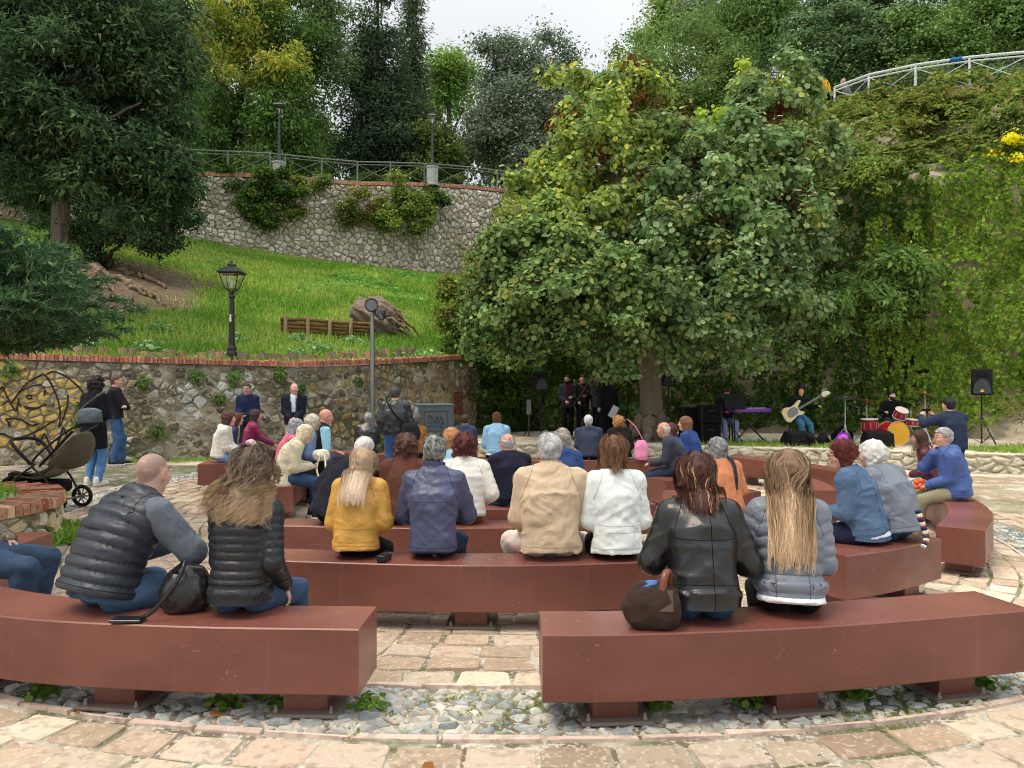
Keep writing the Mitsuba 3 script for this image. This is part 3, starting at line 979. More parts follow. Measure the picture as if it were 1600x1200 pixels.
    # ---- trousers
    bt = dict(col=(0.03, 0.05, 0.11), mat='m_denim', t=0.010, name='jeans', wide=1.0)
    bt.update(bottom or {})
    if not bt.get('skip'):
        tb = bt['t'] * s
        pts = np.array([J[k][j] for k in 'LR' for j in ('hip', 'kn', 'an')])
        F = Field(np.minimum(pts.min(0), pel - 0.2 * sw) - 0.13 * s, np.maximum(pts.max(0), pel + 0.19 * sw) + 0.13 * s, g * (1.5 if sit else 1.1))
        q = F.q
        hw = (0.156 if fem else 0.158) * sw
        if sit:
            d, _ = loft(q, [pel + np.array([0, -0.012, -0.045]) * s, pel + axis0 * 0.075 * s], right, [hw + tb, hw * 0.80 + tb], [0.116 * s + tb, 0.080 * s + tb], 2.4, False, True)
        else:
            d, _ = loft(q, [pel + np.array([0, -0.01, -0.06]) * s, pel + axis0 * 0.09 * s], right, [hw * 0.97 + tb, hw * 0.95 + tb], [0.118 * s + tb, 0.105 * s + tb], 2.4, False, True)
        F.add(d)
        for k in 'LR':
            j = J[k]
            lw = (0.5 + 0.5 * w) * bt['wide']
            d1, _ = cone(q, j['hip'] + np.array([0, 0.055 * s if sit else 0.0, -0.005]), j['kn'], 0.086 * s * lw + tb, 0.060 * s * lw + tb)
            F.add(d1, 0.03 * s)
            an = j['an'] + np.array([0, 0, -0.02 * s])
            d2, s2 = cone(q, j['kn'], an, 0.060 * s * lw + tb, (0.044 * bt['wide']) * s + tb)
            F.add(np.maximum(d2, -(q[:, 2] - (an[2] - 0.01))), 0.02 * s)
        if sit:
            under = -(q[:, 2] - 0.002)
            on = q[:, 1] < 0.17
            F.d = np.where(on, np.maximum(F.d, under), F.d)
        near = np.abs(F.d) < 0.04
        F.d[near] -= folds(q[near], seed % 11 + 3, 0.0055 * s, 12.0, 14.0).astype(np.float32)
        v, f = F.mesh()
        put(f'{key}__{bt["name"]}', (world(v), f), bt['mat'], colour(v, bt['col'], 0.45 if bt['mat'] == 'm_denim' else 0.2), True)
        for k in 'LR':
            j = J[k]
            fd = j['an'] - j['kn']
            ya = math.degrees(math.atan2(-(j['kn'] - j['hip'])[0], max((j['kn'] - j['hip'])[1], 0.05))) if sit else legs.get('turn', 8) * -j['sg']
            Rf = rot([0, 0, 1], ya * 0.7)
            foot = j['an'] + np.array([0, 0, -0.085 * s])
            up_m, so_m = xf(SHOE, Rf, foot, s), xf(SOLE, Rf, foot, s)
            nm = f'{key}__shoe' + ('_001' if k == 'R' else '')
            put(nm, (world(up_m[0]), up_m[1]), 'm_matte', shoes, True)
            put(nm + '__sole', (world(so_m[0]), so_m[1]), 'm_matte', bt.get('sole', (0.5, 0.48, 0.45)), False)
    # ---- body: head and neck, hands, and the trunk that the clothes cover, one mesh
    hv, hf = HEADS[hq, int(fem)]
    skin = np.asarray(skin, float)
    skin = 0.78 * skin + 0.22 * skin.mean()
    parts = [(hc + s * (hv @ Rh.T), hf, head_colour(hv, skin, rng, beard=beard, stubble=stubble))]
    ev, ef = EYES
    ec = np.where(((ev[:, 1] > 0.0925))[:, None], np.array([0.03, 0.02, 0.015]), np.array([0.6, 0.57, 0.53]))
    parts.append((hc + s * (ev @ Rh.T), ef, ec))
    F = Field(np.minimum(np.minimum(allp.min(0), pel - 0.1), hc) - 0.12 * s, np.maximum(allp.max(0), hc) + 0.1 * s, 0.045)
    F.add(loft(F.q, [pel, waist, chest, shl], right, [0.10 * s] * 4, [0.06 * s] * 4, 2, False, False)[0])
    F.add(cone(F.q, shl, hc, 0.045 * s, 0.04 * s)[0], 0.02)
    for k in 'LR':
        j = J[k]
        F.add(cone(F.q, j['sh'], j['el'], 0.034 * s, 0.030 * s)[0])
        F.add(cone(F.q, j['el'], j['wr'], 0.030 * s, 0.026 * s)[0])
        F.add(cone(F.q, shl, j['sh'], 0.034 * s, 0.034 * s)[0])
    v, f = F.mesh()
    parts.append((v, f, skin))
    for i, k in enumerate('LR'):
        j = J[k]
        fw = nrm(j['wr'] - j['el'])
        if arms.get('d' + k) is not None:
            fw = nrm(0.35 * fw + np.asarray(arms['d' + k], float))
        pn = np.asarray((palm or {}).get(k, (-0.5 * j['sg'], 0.0, -0.8)), float)
        pn = nrm(pn - fw * np.dot(pn, fw))
        xx = np.cross(fw, -pn)
        Rm = np.stack([xx, fw, -pn], 1)
        mv, mf = HANDS[hq, hands[i]]
        if k == 'L':
            mv, mf = mv * [-1, 1, 1], mf[:, ::-1]
        cv = skin * (0.95 + 0.1 * meshkit.noise(mv * 60, 1)[:, None])
        parts.append((j['wr'] + 0.012 * fw * s + s * 0.93 * (mv @ Rm.T), mf, cv))
        J[k]['hand'] = world((j['wr'] + 0.085 * fw * s)[None])[0]
        J[k]['wrist'] = world(j['wr'][None])[0]
        if tp['sleeve'] < 1 and not tp.get('vest'):
            fa = tube([j['el'] * 0.9 + j['wr'] * 0.1, (j['el'] + j['wr']) / 2, j['wr'] + 0.02 * fw], [0.046 * s, 0.040 * s, 0.027 * s], 10)
            parts.append((fa[0], fa[1], skin))
    v, f, c = cat(parts)
    put(f'{key}__body', (world(v), f), 'm_skin', c, True)
    # ---- hair
    sho = [(J['L']['sh'], J['R']['sh'], 0.062 * s + t), (shl + np.array([0, 0.005, 0]), chest, B[3] * 0.93), (chest, waist, B[2] * 0.95), (neck, shl, 0.055 * s)]
    for k_ in 'LR':
        sho += [(J[k_]['sh'], J[k_]['el'], 0.058 * s + t)]
    for side_s in (-1, 1):
        o = right * side_s * 0.09 * sw
        sho += [(shl + o, chest + o, B[3] * 0.86), (chest + o, waist + o, B[2] * 0.86)]
    if tp['hood']:
        hn_ = neck - 0.055 * s * np.array([0, 1, 0]) * 1.25
        sho += [(hn_ - right * 0.06 * s, hn_ + right * 0.06 * s, 0.078 * s * tp['hood'])]
    if hair:
        hs, col = hair['style'], np.asarray(hair['col'], float)
        hm = []
        if hs != 'bald':
            cv, cf = cap(hs, 0.0095 if res == 'near' else 0.0125)
            nz = meshkit.noise(cv * np.array([60, 60, 18]), seed)[:, None]
            base = col * (0.72 + 0.5 * nz)
            if hair.get('grey') is not None:
                k = sm(0.15, 0.85, meshkit.noise(cv * np.array([90, 90, 40]) + 5, seed + 2))[:, None]
                base = base * (1 - k) + np.asarray(hair['grey']) * (0.8 + 0.4 * nz) * k
            if hair.get('tip') is not None:
                k = sm(-0.02, -0.16, cv[:, 2])[:, None]
                base = base * (1 - k) + np.asarray(hair['tip']) * (0.6 + 0.6 * nz) * k
            hm.append((hc + s * (cv @ Rh.T), cf, base))
            if hair.get('n', 0):
                zs_ = np.array([pel[2], waist[2], chest[2], shl[2], neck[2], hc[2]])
                hb = 0.075 * s * tp['hood'] if tp['hood'] else 0.0
                ys_ = np.array([pel[1] - B[1], waist[1] - B[2], chest[1] - B[3] - 0.6 * hb, shl[1] - B[4] * 1.1 - hb, neck[1] - B[5] * 1.2 - hb, hc[1] - 0.10 * s])
                kw = dict(root=col, tip=hair.get('tip'), streak=hair.get('streak'), behind=lambda z_: np.interp(z_, zs_, ys_))
                kw.update(hair.get('kw', {}))
                hm.append(strands(rng, int(hair['n'] * (0.95 if res == 'near' else 0.5)), hair.get('len', 0.3), hair.get('wid', 0.007), Rh, hc, sho, s=s, **kw))
            v, f, c = cat(hm)
            put(f'{key}__hair', (world(v), f), 'm_hair', np.clip(c, 0, 0.9), True)
        elif hair.get('n', 0):
            pass
    if glasses:
        fr = []
        for sg in (-1, 1):
            an = np.linspace(0, 2 * np.pi, 13)
            ring = np.stack([sg * 0.033 + 0.024 * np.cos(an), np.full(13, 0.108), 0.010 + 0.018 * np.sin(an)], 1)
            fr.append(tube(ring, 0.0022, 4, False))
            fr.append(tube([(sg * 0.056, 0.106, 0.014), (sg * 0.079, 0.06, 0.014), (sg * 0.084, -0.01, 0.008)], 0.0022, 4))
        fr.append(tube([(-0.010, 0.11, 0.012), (0.010, 0.11, 0.012)], 0.002, 4))
        v, f = cat(fr)
        put(f'{key}__glasses', (world(hc + s * (v @ Rh.T)), f), 'm_gloss', glasses, False)
    info = dict(key=key, J=J, world=world, hc=world(hc[None])[0], Rh=M @ Rh, s=s, chest=world(chest[None])[0], waist=world(waist[None])[0], shl=world(shl[None])[0], neck=world(neck[None])[0], M=M, B=B, A=A,
                pel=world(pel[None])[0])
    return info


# ---------------------------------------------------------------- the ground
def gz(x, y):
    d = -0.03 * np.clip(np.asarray(y, float) - 3.5, 0, 4) - 0.015 * np.clip(np.asarray(y, float) - 11, 0, 6)
    return d * sm(-6.5, -2, x)


def oval(th, s):
    """The seating oval: th from 0 (right) through -pi/2 (towards the camera); s = 1 on the middle of its cobbled rim."""
    c, w = np.cos(th), np.sin(th)
    n = 2.3
    return 5.85 * s * np.sign(c) * np.abs(c) ** (2 / n), 11.0 + 7.22 * s * np.sign(w) * np.abs(w) ** (2 / n)


def floor_place(u, v, h):
    return np.stack([u, v, gz(u, v) + h], -1)


def grid_mesh(X, Y, Z):
    n, m = X.shape
    v = np.stack([X, Y, Z], -1).reshape(-1, 3)
    i, j = np.meshgrid(np.arange(n - 1), np.arange(m - 1), indexing='ij')
    a = (i * m + j).reshape(-1)
    return v, np.vstack([np.stack([a, a + m, a + m + 1], 1), np.stack([a, a + m + 1, a + 1], 1)])


ax = np.concatenate([np.linspace(-900, -30, 8), np.linspace(-24, 24, 97), np.linspace(30, 900, 8)])
ay = np.concatenate([np.linspace(-900, -12, 8), np.linspace(-8, 24, 65), np.linspace(30, 900, 8)])
X, Y = np.meshgrid(ax, ay, indexing='ij')
put('ground', grid_mesh(X, Y, gz(X, Y) - 0.012 - 0.02 * (np.hypot(X, Y) > 40)), 'm_dirt', smooth=True, kind='structure')
X, Y = np.meshgrid(np.linspace(-9.5, 6.6, 65), np.linspace(-1.0, 17.2, 73), indexing='ij')
v, f = grid_mesh(X, Y, gz(X, Y) - 0.004)
c = v[f].mean(1)
ins = ((np.abs(c[:, 0]) / 6.15) ** 2.3 + (np.abs(c[:, 1] - 11) / 7.55) ** 2.3 < 1) | (c[:, 1] < 6.5) & (np.abs(c[:, 0]) < 6.6) | (c[:, 0] < -4) & (c[:, 1] < 15.2)
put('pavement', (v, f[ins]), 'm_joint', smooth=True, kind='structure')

# bricks and cobbles
rng = np.random.default_rng(11)
made = []
BRICK = [S(204, 187, 164), S(192, 172, 148), S(212, 196, 174), S(184, 164, 140), S(206, 181, 160), S(198, 182, 160), S(182, 160, 138)]


def brick_row(s0, s1, th0, th1, length, tone):
    mid = (s0 + s1) / 2
    tt = np.linspace(th0, th1, 900)
    xx, yy = oval(tt, mid)
    arc = np.r_[0, np.cumsum(np.hypot(np.diff(xx), np.diff(yy)))]
    u = rng.uniform(0, length)
    while u < arc[-1] - 0.08:
        L = length * rng.uniform(0.88, 1.14)
        a, b = np.interp([u + 0.009, min(u + L, arc[-1]) - 0.009], arc, tt)
        gap = 0.0012
        q = []
        for th, ss in ((a, s1 - gap), (b, s1 - gap), (b, s0 + gap), (a, s0 + gap)):
            q.append(np.array(oval(th, ss)) + rng.normal(0, 0.006, 2))
        q = np.array(q)
        if np.cross(q[1] - q[0], q[2] - q[0]) < 0:
            q = q[::-1]
        k = []
        for i in range(4):
            p0, p1 = q[i], q[(i + 1) % 4]
            e = p1 - p0
            k += [p0 + e * 0.07 + rng.normal(0, 0.004, 2), p0 + e * 0.93 + rng.normal(0, 0.004, 2)]
        u += L
        c = q.mean(0)
        dist = math.hypot(c[0], c[1])
        if abs(c[0]) > 0.72 * c[1] + 0.5 or c[1] < 2.6 or dist > 17:
            continue
        worn = float(meshkit.fbm(np.array([[c[0] * 0.6, c[1] * 0.6, 2.0]]), 3)[0])
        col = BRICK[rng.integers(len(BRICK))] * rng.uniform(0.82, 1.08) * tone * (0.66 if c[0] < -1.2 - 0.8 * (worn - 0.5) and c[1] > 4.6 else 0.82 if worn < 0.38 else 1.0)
        v, f = piece(k, -0.03, 0.004 + rng.normal(0, 0.0022), 0.009, floor_place, rng)
        made.append((v, f, col, seen(v)))


s = 1.055
while s < 1.18:
    brick_row(s, s + 0.0325, -math.pi * 0.98, -math.pi * 0.02, 0.31, 0.92)
    s += 0.0325
s = 0.955
while s > 0.30:
    brick_row(s - 0.0325, s, -math.pi * 1.12, math.pi * 0.12, 0.30, 1.0 if s > 0.75 else 0.95)
    s -= 0.0325
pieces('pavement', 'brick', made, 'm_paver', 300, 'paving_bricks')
made = []
COB = [S(168, 173, 168), S(190, 193, 186), S(150, 156, 154), S(208, 208, 200), S(174, 175, 164), S(138, 144, 144), S(194, 189, 178)]
tt = np.linspace(-math.pi * 1.12, -math.pi * 0.02, 2400)
ox, oy = oval(tt, 1.0)
arc = np.r_[0, np.cumsum(np.hypot(np.diff(ox), np.diff(oy)))]
CW = 0.62


def rim_place(u, v, h):
    th = np.interp(u, arc, tt)
    x1, y1 = oval(th, 1.042)
    x0, y0 = oval(th, 0.960)
    k = np.asarray(v) / CW
    x, y = x0 + (x1 - x0) * k, y0 + (y1 - y0) * k
    return np.stack([x, y, gz(x, y) + h], -1)


for poly in cells(arc[-1], CW, 0.080, rng, 0.0045, 1.35):
    col = COB[rng.integers(len(COB))] * rng.uniform(0.72, 1.12)
    k = (poly - poly.mean(0)) * 0.93 + poly.mean(0)
    w = rim_place(k[:, 0], k[:, 1], k[:, 0] * 0)
    c = w.mean(0)
    if abs(c[0]) > 0.72 * c[1] + 0.4:
        continue
    v, f = piece(k, -0.03, 0.006 + rng.normal(0, 0.003), 0.016, rim_place, rng, 0.005)
    made.append((v, f, col, seen(v)))
pieces('pavement', 'cobble', made, 'm_cobble', 300, 'cobbles')
made = []
for ss, wd in ((1.0460, 0.0030), (0.9560, 0.0028)):
    t0 = -math.pi * 1.1
    while t0 < -math.pi * 0.03:
        t1 = t0 + 0.055 * rng.uniform(0.8, 1.1)
        q = [np.array(oval(th, x)) for th, x in ((t0 + 0.001, ss - wd), (t1 - 0.001, ss - wd), (t1 - 0.001, ss + wd), (t0 + 0.001, ss + wd))]
        if np.cross(q[1] - q[0], q[2] - q[0]) < 0:
            q = q[::-1]
        v, f = piece(q, -0.03, 0.012 + rng.normal(0, 0.001), 0.006, floor_place, rng)
        made.append((v, f, S(206, 186, 172) * rng.uniform(0.8, 1.1), seen(v)))
        t0 = t1
pieces('pavement', 'kerb_strip', made, 'm_paver', 200, 'kerb_strips')


# ---------------------------------------------------------------- leaves
def leaves(P, N, size, cols, rng, shape='quad', aspect=1.6, tang=None, jit=0.5):
    """Leaf-sized faces at the points P that look along N. Returns (v, f, colours)."""
    n = len(P)
    N = nrm(N + rng.normal(0, jit, (n, 3)))
    a = rng.normal(0, 1, (n, 3)) if tang is None else tang + rng.normal(0, 0.25, (n, 3))
    a = nrm(a - N * (a * N).sum(1, keepdims=True))
    b = np.cross(N, a)
    s = (size * rng.uniform(0.65, 1.3, n))[:, None]
    if shape == 'tri':
        tpl = np.array([[0, -0.5 / aspect, 0], [0, 0.5 / aspect, 0], [1, 0, 0.05]])
        F = np.array([[0, 1, 2]])
    elif shape == 'round':
        an = np.arange(5) * math.pi * 0.4
        tpl = np.stack([0.5 * np.cos(an), 0.5 * np.sin(an), 0.10 * np.abs(np.sin(an))], 1)
        F = np.array([[0, 1, 2], [0, 2, 3], [0, 3, 4]])
    else:
        tpl = np.array([[-0.5, 0, 0], [0, -0.5 / aspect, 0.08], [0.5, 0, -0.05], [0, 0.5 / aspect, 0.08]])
        F = np.array([[0, 1, 2], [0, 2, 3]])
    v = P[:, None] + s[:, :, None] * (tpl[None, :, 0:1] * a[:, None] + tpl[None, :, 1:2] * b[:, None] + tpl[None, :, 2:3] * N[:, None])
    m = len(tpl)
    f = (np.arange(n) * m)[:, None, None] + F[None]
    return v.reshape(-1, 3), f.reshape(-1, 3), np.repeat(cols, m, 0)


def pick(pal, n, rng, var=0.25):
    pal = np.asarray(pal, float) * [1.55, 1.55, 1.45, 1]
    w = pal[:, 3] / pal[:, 3].sum()
    return pal[rng.choice(len(pal), n, p=w), :3] * rng.uniform(1 - var, 1 + var, (n, 1))


def crown(blobs, n_clump, per, csize, lsize, pal, rng, shape='quad', aspect=1.6, up=0.5, flat=0.6, fill=0.25, droop=None, lump=0.30, jit=0.5, keep=None, sub=24, sr=(0.20, 0.38)):
    """Foliage: clumps of leaves spread through the blobs (x, y, z, rx, ry, rz), most of them near their surface."""
    B = np.asarray(blobs, float)
    w = (B[:, 3] * B[:, 4] * B[:, 5]) ** (2 / 3)
    ns = max(4, int(n_clump / sub))
    kb_ = rng.choice(len(B), ns, p=w / w.sum())
    ds = nrm(rng.normal(0, 1, (ns, 3)))
    rs = np.where(rng.random(ns) < fill, rng.uniform(0.15, 0.65, ns), rng.uniform(0.68, 0.98, ns)) * (1 - lump + 2 * lump * meshkit.noise(ds * 2.2 + kb_[:, None] * 7.7, 4))
    SC = B[kb_, :3] + ds * B[kb_, 3:] * rs[:, None]
    SR = B[kb_, 3:] * rng.uniform(*sr, (ns, 1)) * np.array([1, 1, 0.75])
    k = rng.integers(0, ns, n_clump)
    d = nrm(rng.normal(0, 1, (n_clump, 3)) + [0, 0, 0.35])
    C = SC[k] + d * SR[k] * rng.uniform(0.6, 1.05, (n_clump, 1))
    stray = rng.random(n_clump) < 0.05
    C[stray] += ds[k[stray]] * SR[k[stray]] * 0.6
    d = nrm(d + 0.6 * ds[k])
    sub_tone = rng.uniform(0.82, 1.18, ns)[k]
    if keep is not None:
        ok = keep(C)
        C, d, sub_tone = C[ok], d[ok], sub_tone[ok]
    m = len(C)
    cc = pick(pal, m, rng, 0.10) * sub_tone[:, None]
    o = rng.normal(0, 1, (m, per, 3)) * csize * rng.uniform(0.6, 1.4, (m, 1, 1)) * np.array([1, 1, flat])
    if droop is not None:
        o[..., 2] -= droop * np.abs(o[..., 0] + o[..., 1]) * 0.5
    P = (C[:, None] + o).reshape(-1, 3)
    N = (nrm(o) * 0.35 + d[:, None] * 0.55 + np.array([0, 0, up])).reshape(-1, 3)
    tg = (nrm(o) + 0.4 * d[:, None] + np.array([0, 0, -0.2 if droop else 0])).reshape(-1, 3)
    col = np.repeat(cc, per, 0) * rng.uniform(0.78, 1.24, (m * per, 1))
    return leaves(P, N, lsize, col, rng, shape, aspect, tg if shape == 'tri' or aspect > 2 else None, jit)


def limb(pts, r0, r1, rng, wob=0.04, n=14, sides=8):
    p = spline(pts, n)
    p[1:-1] += rng.normal(0, wob, (n - 2, 3))
    r = r0 + (r1 - r0) * np.linspace(0, 1, n) ** 0.8
    return tube(p, r, sides)


# ---------------------------------------------------------------- the lower retaining wall
WALL = Path([(-19, 10.2), (-14, 12.9), (-10.2, 15.0), (-7.3, 15.95), (-5.5, 16.6), (-3.75, 17.8), (-2.2, 19.6), (-1.2, 21.2), (-0.85, 22.6)], 240)


def wall_top(x):
    return np.interp(x, [-19, -12, -10, -7, -4.8, -3, -1.5, -0.8], [2.15, 2.1, 2.08, 2.02, 1.97, 2.08, 2.24, 2.36])


def path_place(path, base, top):
    def place(u, v, h):
        p, n = path.at(u), path.nor(u)
        zb, zt = base(p[..., 0], p[..., 1]), top(p[..., 0])
        return np.stack([p[..., 0] + n[..., 0] * h, p[..., 1] + n[..., 1] * h, zb + (zt - zb) * np.asarray(v)], -1)
    return place


wp = path_place(WALL, lambda x, y: gz(x, y) - 0.03, lambda x: wall_top(x))
tag('retaining_wall', 'curved rubble stone retaining wall with brick coping below the grass slope', 'wall')
uu = np.linspace(0, WALL.L, 160)
rows = [wp(uu, uu * 0 + v, uu * 0 + h) for v, h in ((0, 0.0), (0.33, 0), (0.66, 0), (1, 0), (1, -0.42), (0, -0.42))]
G = np.stack(rows, 1)
put('retaining_wall__core', grid_mesh(G[..., 0], G[..., 1], G[..., 2]), 'm_mortar', smooth=40)
rng = np.random.default_rng(5)
STONE = np.array([S(168, 160, 138), S(146, 138, 116), S(188, 182, 164), S(126, 118, 98), S(160, 146, 112), S(140, 136, 124), S(108, 102, 86)])
made = []
Hn = 2.06
for poly in cells(WALL.L, Hn, 0.160, rng, 0.006, 1.3):
    q = poly.copy()
    q[:, 1] /= Hn
    c = wp(q[:, 0].mean(), q[:, 1].mean(), 0.0)
    if c[0] < -14.5:
        continue
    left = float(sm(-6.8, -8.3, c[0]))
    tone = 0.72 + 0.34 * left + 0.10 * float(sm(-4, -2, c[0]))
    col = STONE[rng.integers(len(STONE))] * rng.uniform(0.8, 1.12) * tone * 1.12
    if c[0] > -4.5 and rng.random() < 0.35:
        col = S(170, 146, 98) * rng.uniform(0.6, 0.95)
    if math.hypot((c[0] + 5.95) / 0.42, (c[2] - 1.5) / 0.34) < 1 or math.hypot((c[0] + 6.75) / 0.22, (c[2] - 1.15) / 0.5) < 1:
        col = S(198, 200, 194) * rng.uniform(0.6, 1.05)
    gx, gzv = (c[0] + 10.1) / 1.5, (c[2] - 1.18) / 0.82
    if (gx * gx + gzv * gzv < 1 or abs(c[0] + 9.3) < 0.22 and 0.3 < c[2] < 0.7) and rng.random() < 0.95:
        col = S(206, 178, 104) * rng.uniform(0.78, 1.05)
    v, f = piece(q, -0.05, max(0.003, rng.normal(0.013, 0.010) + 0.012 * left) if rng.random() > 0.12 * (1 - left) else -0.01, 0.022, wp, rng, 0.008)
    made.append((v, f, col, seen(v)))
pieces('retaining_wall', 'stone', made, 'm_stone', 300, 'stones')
made = []
u = 0.0
CAP = [S(176, 112, 88), S(160, 100, 80), S(192, 132, 106), S(148, 106, 88), S(182, 124, 102)]
while u < WALL.L - 0.08:
    if WALL.at(u)[0] > -14.2:
        q = [(u + 0.005, -0.40), (u + 0.073, -0.40), (u + 0.073, 0.06), (u + 0.005, 0.06)]

        def capp(a, b, h):
            p, n = WALL.at(a), WALL.nor(a)
            return np.stack([p[..., 0] + n[..., 0] * b, p[..., 1] + n[..., 1] * b, wall_top(p[..., 0]) + 0.004 + h], -1)
        v, f = piece(q, 0.0, 0.125 + rng.normal(0, 0.004), 0.008, capp, rng)
        made.append((v, f, CAP[rng.integers(5)] * rng.uniform(0.75, 1.2), seen(v) * (1 + 0.2 * rng.random())))
    u += 0.079
pieces('retaining_wall', 'coping_brick', made, 'm_brick', 300, 'coping_bricks')


def wall_paint(name, strokes, width, col, label):
    """Painted lines that follow the wall: strokes in (metres along x, height)."""
    ms = []
    xs = WALL.p[:, 0]
    for st in strokes:
        p = spline(np.array(st, float), max(10, 6 * len(st)))
        u = np.interp(p[:, 0], xs, WALL.s)
        w = width * (0.75 + 0.5 * meshkit.noise(np.stack([p[:, 0] * 5, p[:, 1] * 5, p[:, 1] * 0], 1), 3))
        t = nrm(np.gradient(np.stack([u, p[:, 1]], 1), axis=0))
        nn = np.stack([-t[:, 1], t[:, 0]], 1)
        L, R_ = np.stack([u, p[:, 1]], 1) + nn * w[:, None] / 2, np.stack([u, p[:, 1]], 1) - nn * w[:, None] / 2
        g0 = gz(p[:, 0], 15.5) - 0.03
        tv = wall_top(p[:, 0]) - g0
        A = wp(L[:, 0], (L[:, 1] - g0) / tv, np.full(len(p), 0.052))
        Bq = wp(R_[:, 0], (R_[:, 1] - g0) / tv, np.full(len(p), 0.052))
        v = np.stack([A, Bq], 1).reshape(-1, 3)
        i = np.arange(len(p) - 1) * 2
        ms.append((v, np.vstack([np.stack([i, i + 2, i + 3], 1), np.stack([i, i + 3, i + 1], 1)])))
    put(f'retaining_wall__{name}', cat(ms), 'm_matte', col, label=label)


FACE = [[(40, 290), (62, 250), (95, 195), (130, 150), (175, 118), (210, 100), (232, 125), (255, 170), (280, 240), (297, 320), (298, 390), (290, 440)], [(225, 98), (262, 82), (330, 112), (400, 180), (438, 250), (445, 312)],
        [(80, 212), (130, 182), (190, 166), (216, 190), (214, 236)], [(76, 276), (96, 296), (125, 308), (165, 312), (200, 302), (222, 284)], [(78, 284), (100, 306), (140, 318), (185, 310), (218, 290)], [(0, 175), (18, 225), (40, 280), (68, 330), (76, 290), (82, 245)],
        [(0, 292), (18, 272), (34, 268)], [(122, 240), (132, 232), (146, 238), (147, 250), (136, 254), (124, 248), (123, 240)], [(342, 230), (340, 290), (325, 350), (300, 432)], [(392, 275), (402, 330), (422, 296), (440, 312)],
        [(15, 380), (55, 378), (95, 386), (125, 410), (150, 424), (182, 415)], [(15, 380), (28, 400), (36, 432)], [(0, 470), (50, 500), (100, 494), (150, 474), (200, 442), (272, 390)],
        [(160, 480), (172, 520), (186, 550), (204, 500), (216, 480), (240, 540), (268, 590), (290, 530), (304, 480), (315, 440), (326, 465), (336, 492)], [(-120, 330), (-60, 250), (-20, 200), (0, 175)], [(-160, 440), (-80, 500), (0, 470)]]
wall_paint('graffiti', [[(-10 + 0.003125 * x, 2.1 - 0.003125 * y) for x, y in st_] for st_ in FACE], 0.032, S(44, 36, 36), 'dark painted lines of a spiky face on the yellow patch')

# ---------------------------------------------------------------- the grass slope and the upper wall
UP = Path([(-30, 27.5), (-21, 31.5), (-14.4, 34.5), (-9.9, 37), (-4.1, 39.5), (-0.7, 42), (2.5, 44.5)], 240)


def up_top(x):
    return np.interp(x, [-30, -21, -14.6, -11.1, -7.6, -4.1, -0.7, 2.5], [10.2, 10.5, 10.92, 11.33, 11.42, 11.74, 12.1, 12.5])


def up_base(x):
    return np.interp(x, [-30, -21, -14.4, -9.9, -4.1, 0, 3], [8.6, 8.4, 8.1, 7.6, 7.2, 7.4, 8.5])


def slope_z(x, y):
    yw = np.interp(x, WALL.p[:, 0], WALL.p[:, 1])
    yu = np.interp(x, UP.p[:, 0], UP.p[:, 1])
    t = np.clip((y - yw - 1.0) / (yu - yw - 1.0), 0, 1)
    z0 = wall_top(x) + 0.03
    bulge = 0.35 * np.sin(np.pi * t) * meshkit.noise(np.stack([np.asarray(x) * 0.22, np.asarray(y) * 0.22, np.asarray(x) * 0], -1), 8)
    return z0 + (up_base(x) - z0) * (0.9 * t + 0.1 * sm(0, 1, t)) + bulge


gx, gt = np.meshgrid(np.linspace(-19, -0.86, 70), np.linspace(0, 1, 70), indexing='ij')
yw = np.interp(gx, WALL.p[:, 0], WALL.p[:, 1]) + 0.1
yu = np.interp(gx, UP.p[:, 0], UP.p[:, 1]) + 0.3
gy = yw + (yu - yw) * gt
gx2 = gx - (gt > 0) * 0.0 + gt * 0.18 * np.where(gx < -8, (gx + 8), (gx + 8) * 0.55)
yw2 = np.interp(np.clip(gx2, -19, -0.86), WALL.p[:, 0], WALL.p[:, 1])
gy = yw + (np.interp(gx2, UP.p[:, 0], UP.p[:, 1]) + 0.3 - yw) * gt
put('grass_slope', grid_mesh(gx2, gy, slope_z(gx2, gy)), 'm_slope', smooth=True, kind='structure')
rng = np.random.default_rng(21)


def on_slope(n, x0, x1, t0=0.02, t1=0.99):
    x = rng.uniform(x0, x1, n)
    yw_, yu_ = np.interp(x, WALL.p[:, 0], WALL.p[:, 1]) + 0.15, np.interp(x, UP.p[:, 0], UP.p[:, 1])
    y = yw_ + (yu_ - yw_) * rng.uniform(t0, t1, n) ** 1.25
    return np.stack([x, y, slope_z(x, y)], 1)


P = on_slope(95000, -17, 0.8)
bare = np.hypot((P[:, 0] + 12.5) / 3.1, (P[:, 1] - 23.4) / 4.2) + 0.7 * (meshkit.fbm(P * 1.3, 3, 5) - 0.5)
P = P[bare > 0.95 + rng.normal(0, 0.16, len(P))]
dn = meshkit.fbm(P * 0.8, 3, 9)
P = P[dn + rng.normal(0, 0.1, len(P)) > 0.34]
n = len(P)
tone_ = sm(0.38, 0.62, meshkit.fbm(P * 0.45 + 2, 4, 12))[:, None]
cl = pick([[*S(104, 142, 54), 3], [*S(86, 124, 46), 3], [*S(124, 154, 70), 2]], n, rng, 0.25) * tone_ + pick([[*S(142, 168, 78), 3], [*S(160, 168, 96), 2], [*S(112, 150, 60), 2], [*S(150, 140, 92), 0.7]], n, rng, 0.25) * (1 - tone_)
v, f, c = leaves(P + [0, 0, 0.03], np.tile([0.0, -0.9, 0.15], (n, 1)), 0.13 + 0.05 * rng.random(n), cl, rng, 'tri', 4.0, np.tile([0.0, 0, 1.0], (n, 1)), 0.5)
put('grass', (v, f), 'm_leafthin', c, label='bright green grass covering the slope above the low wall', cat='grass', kind='stuff')


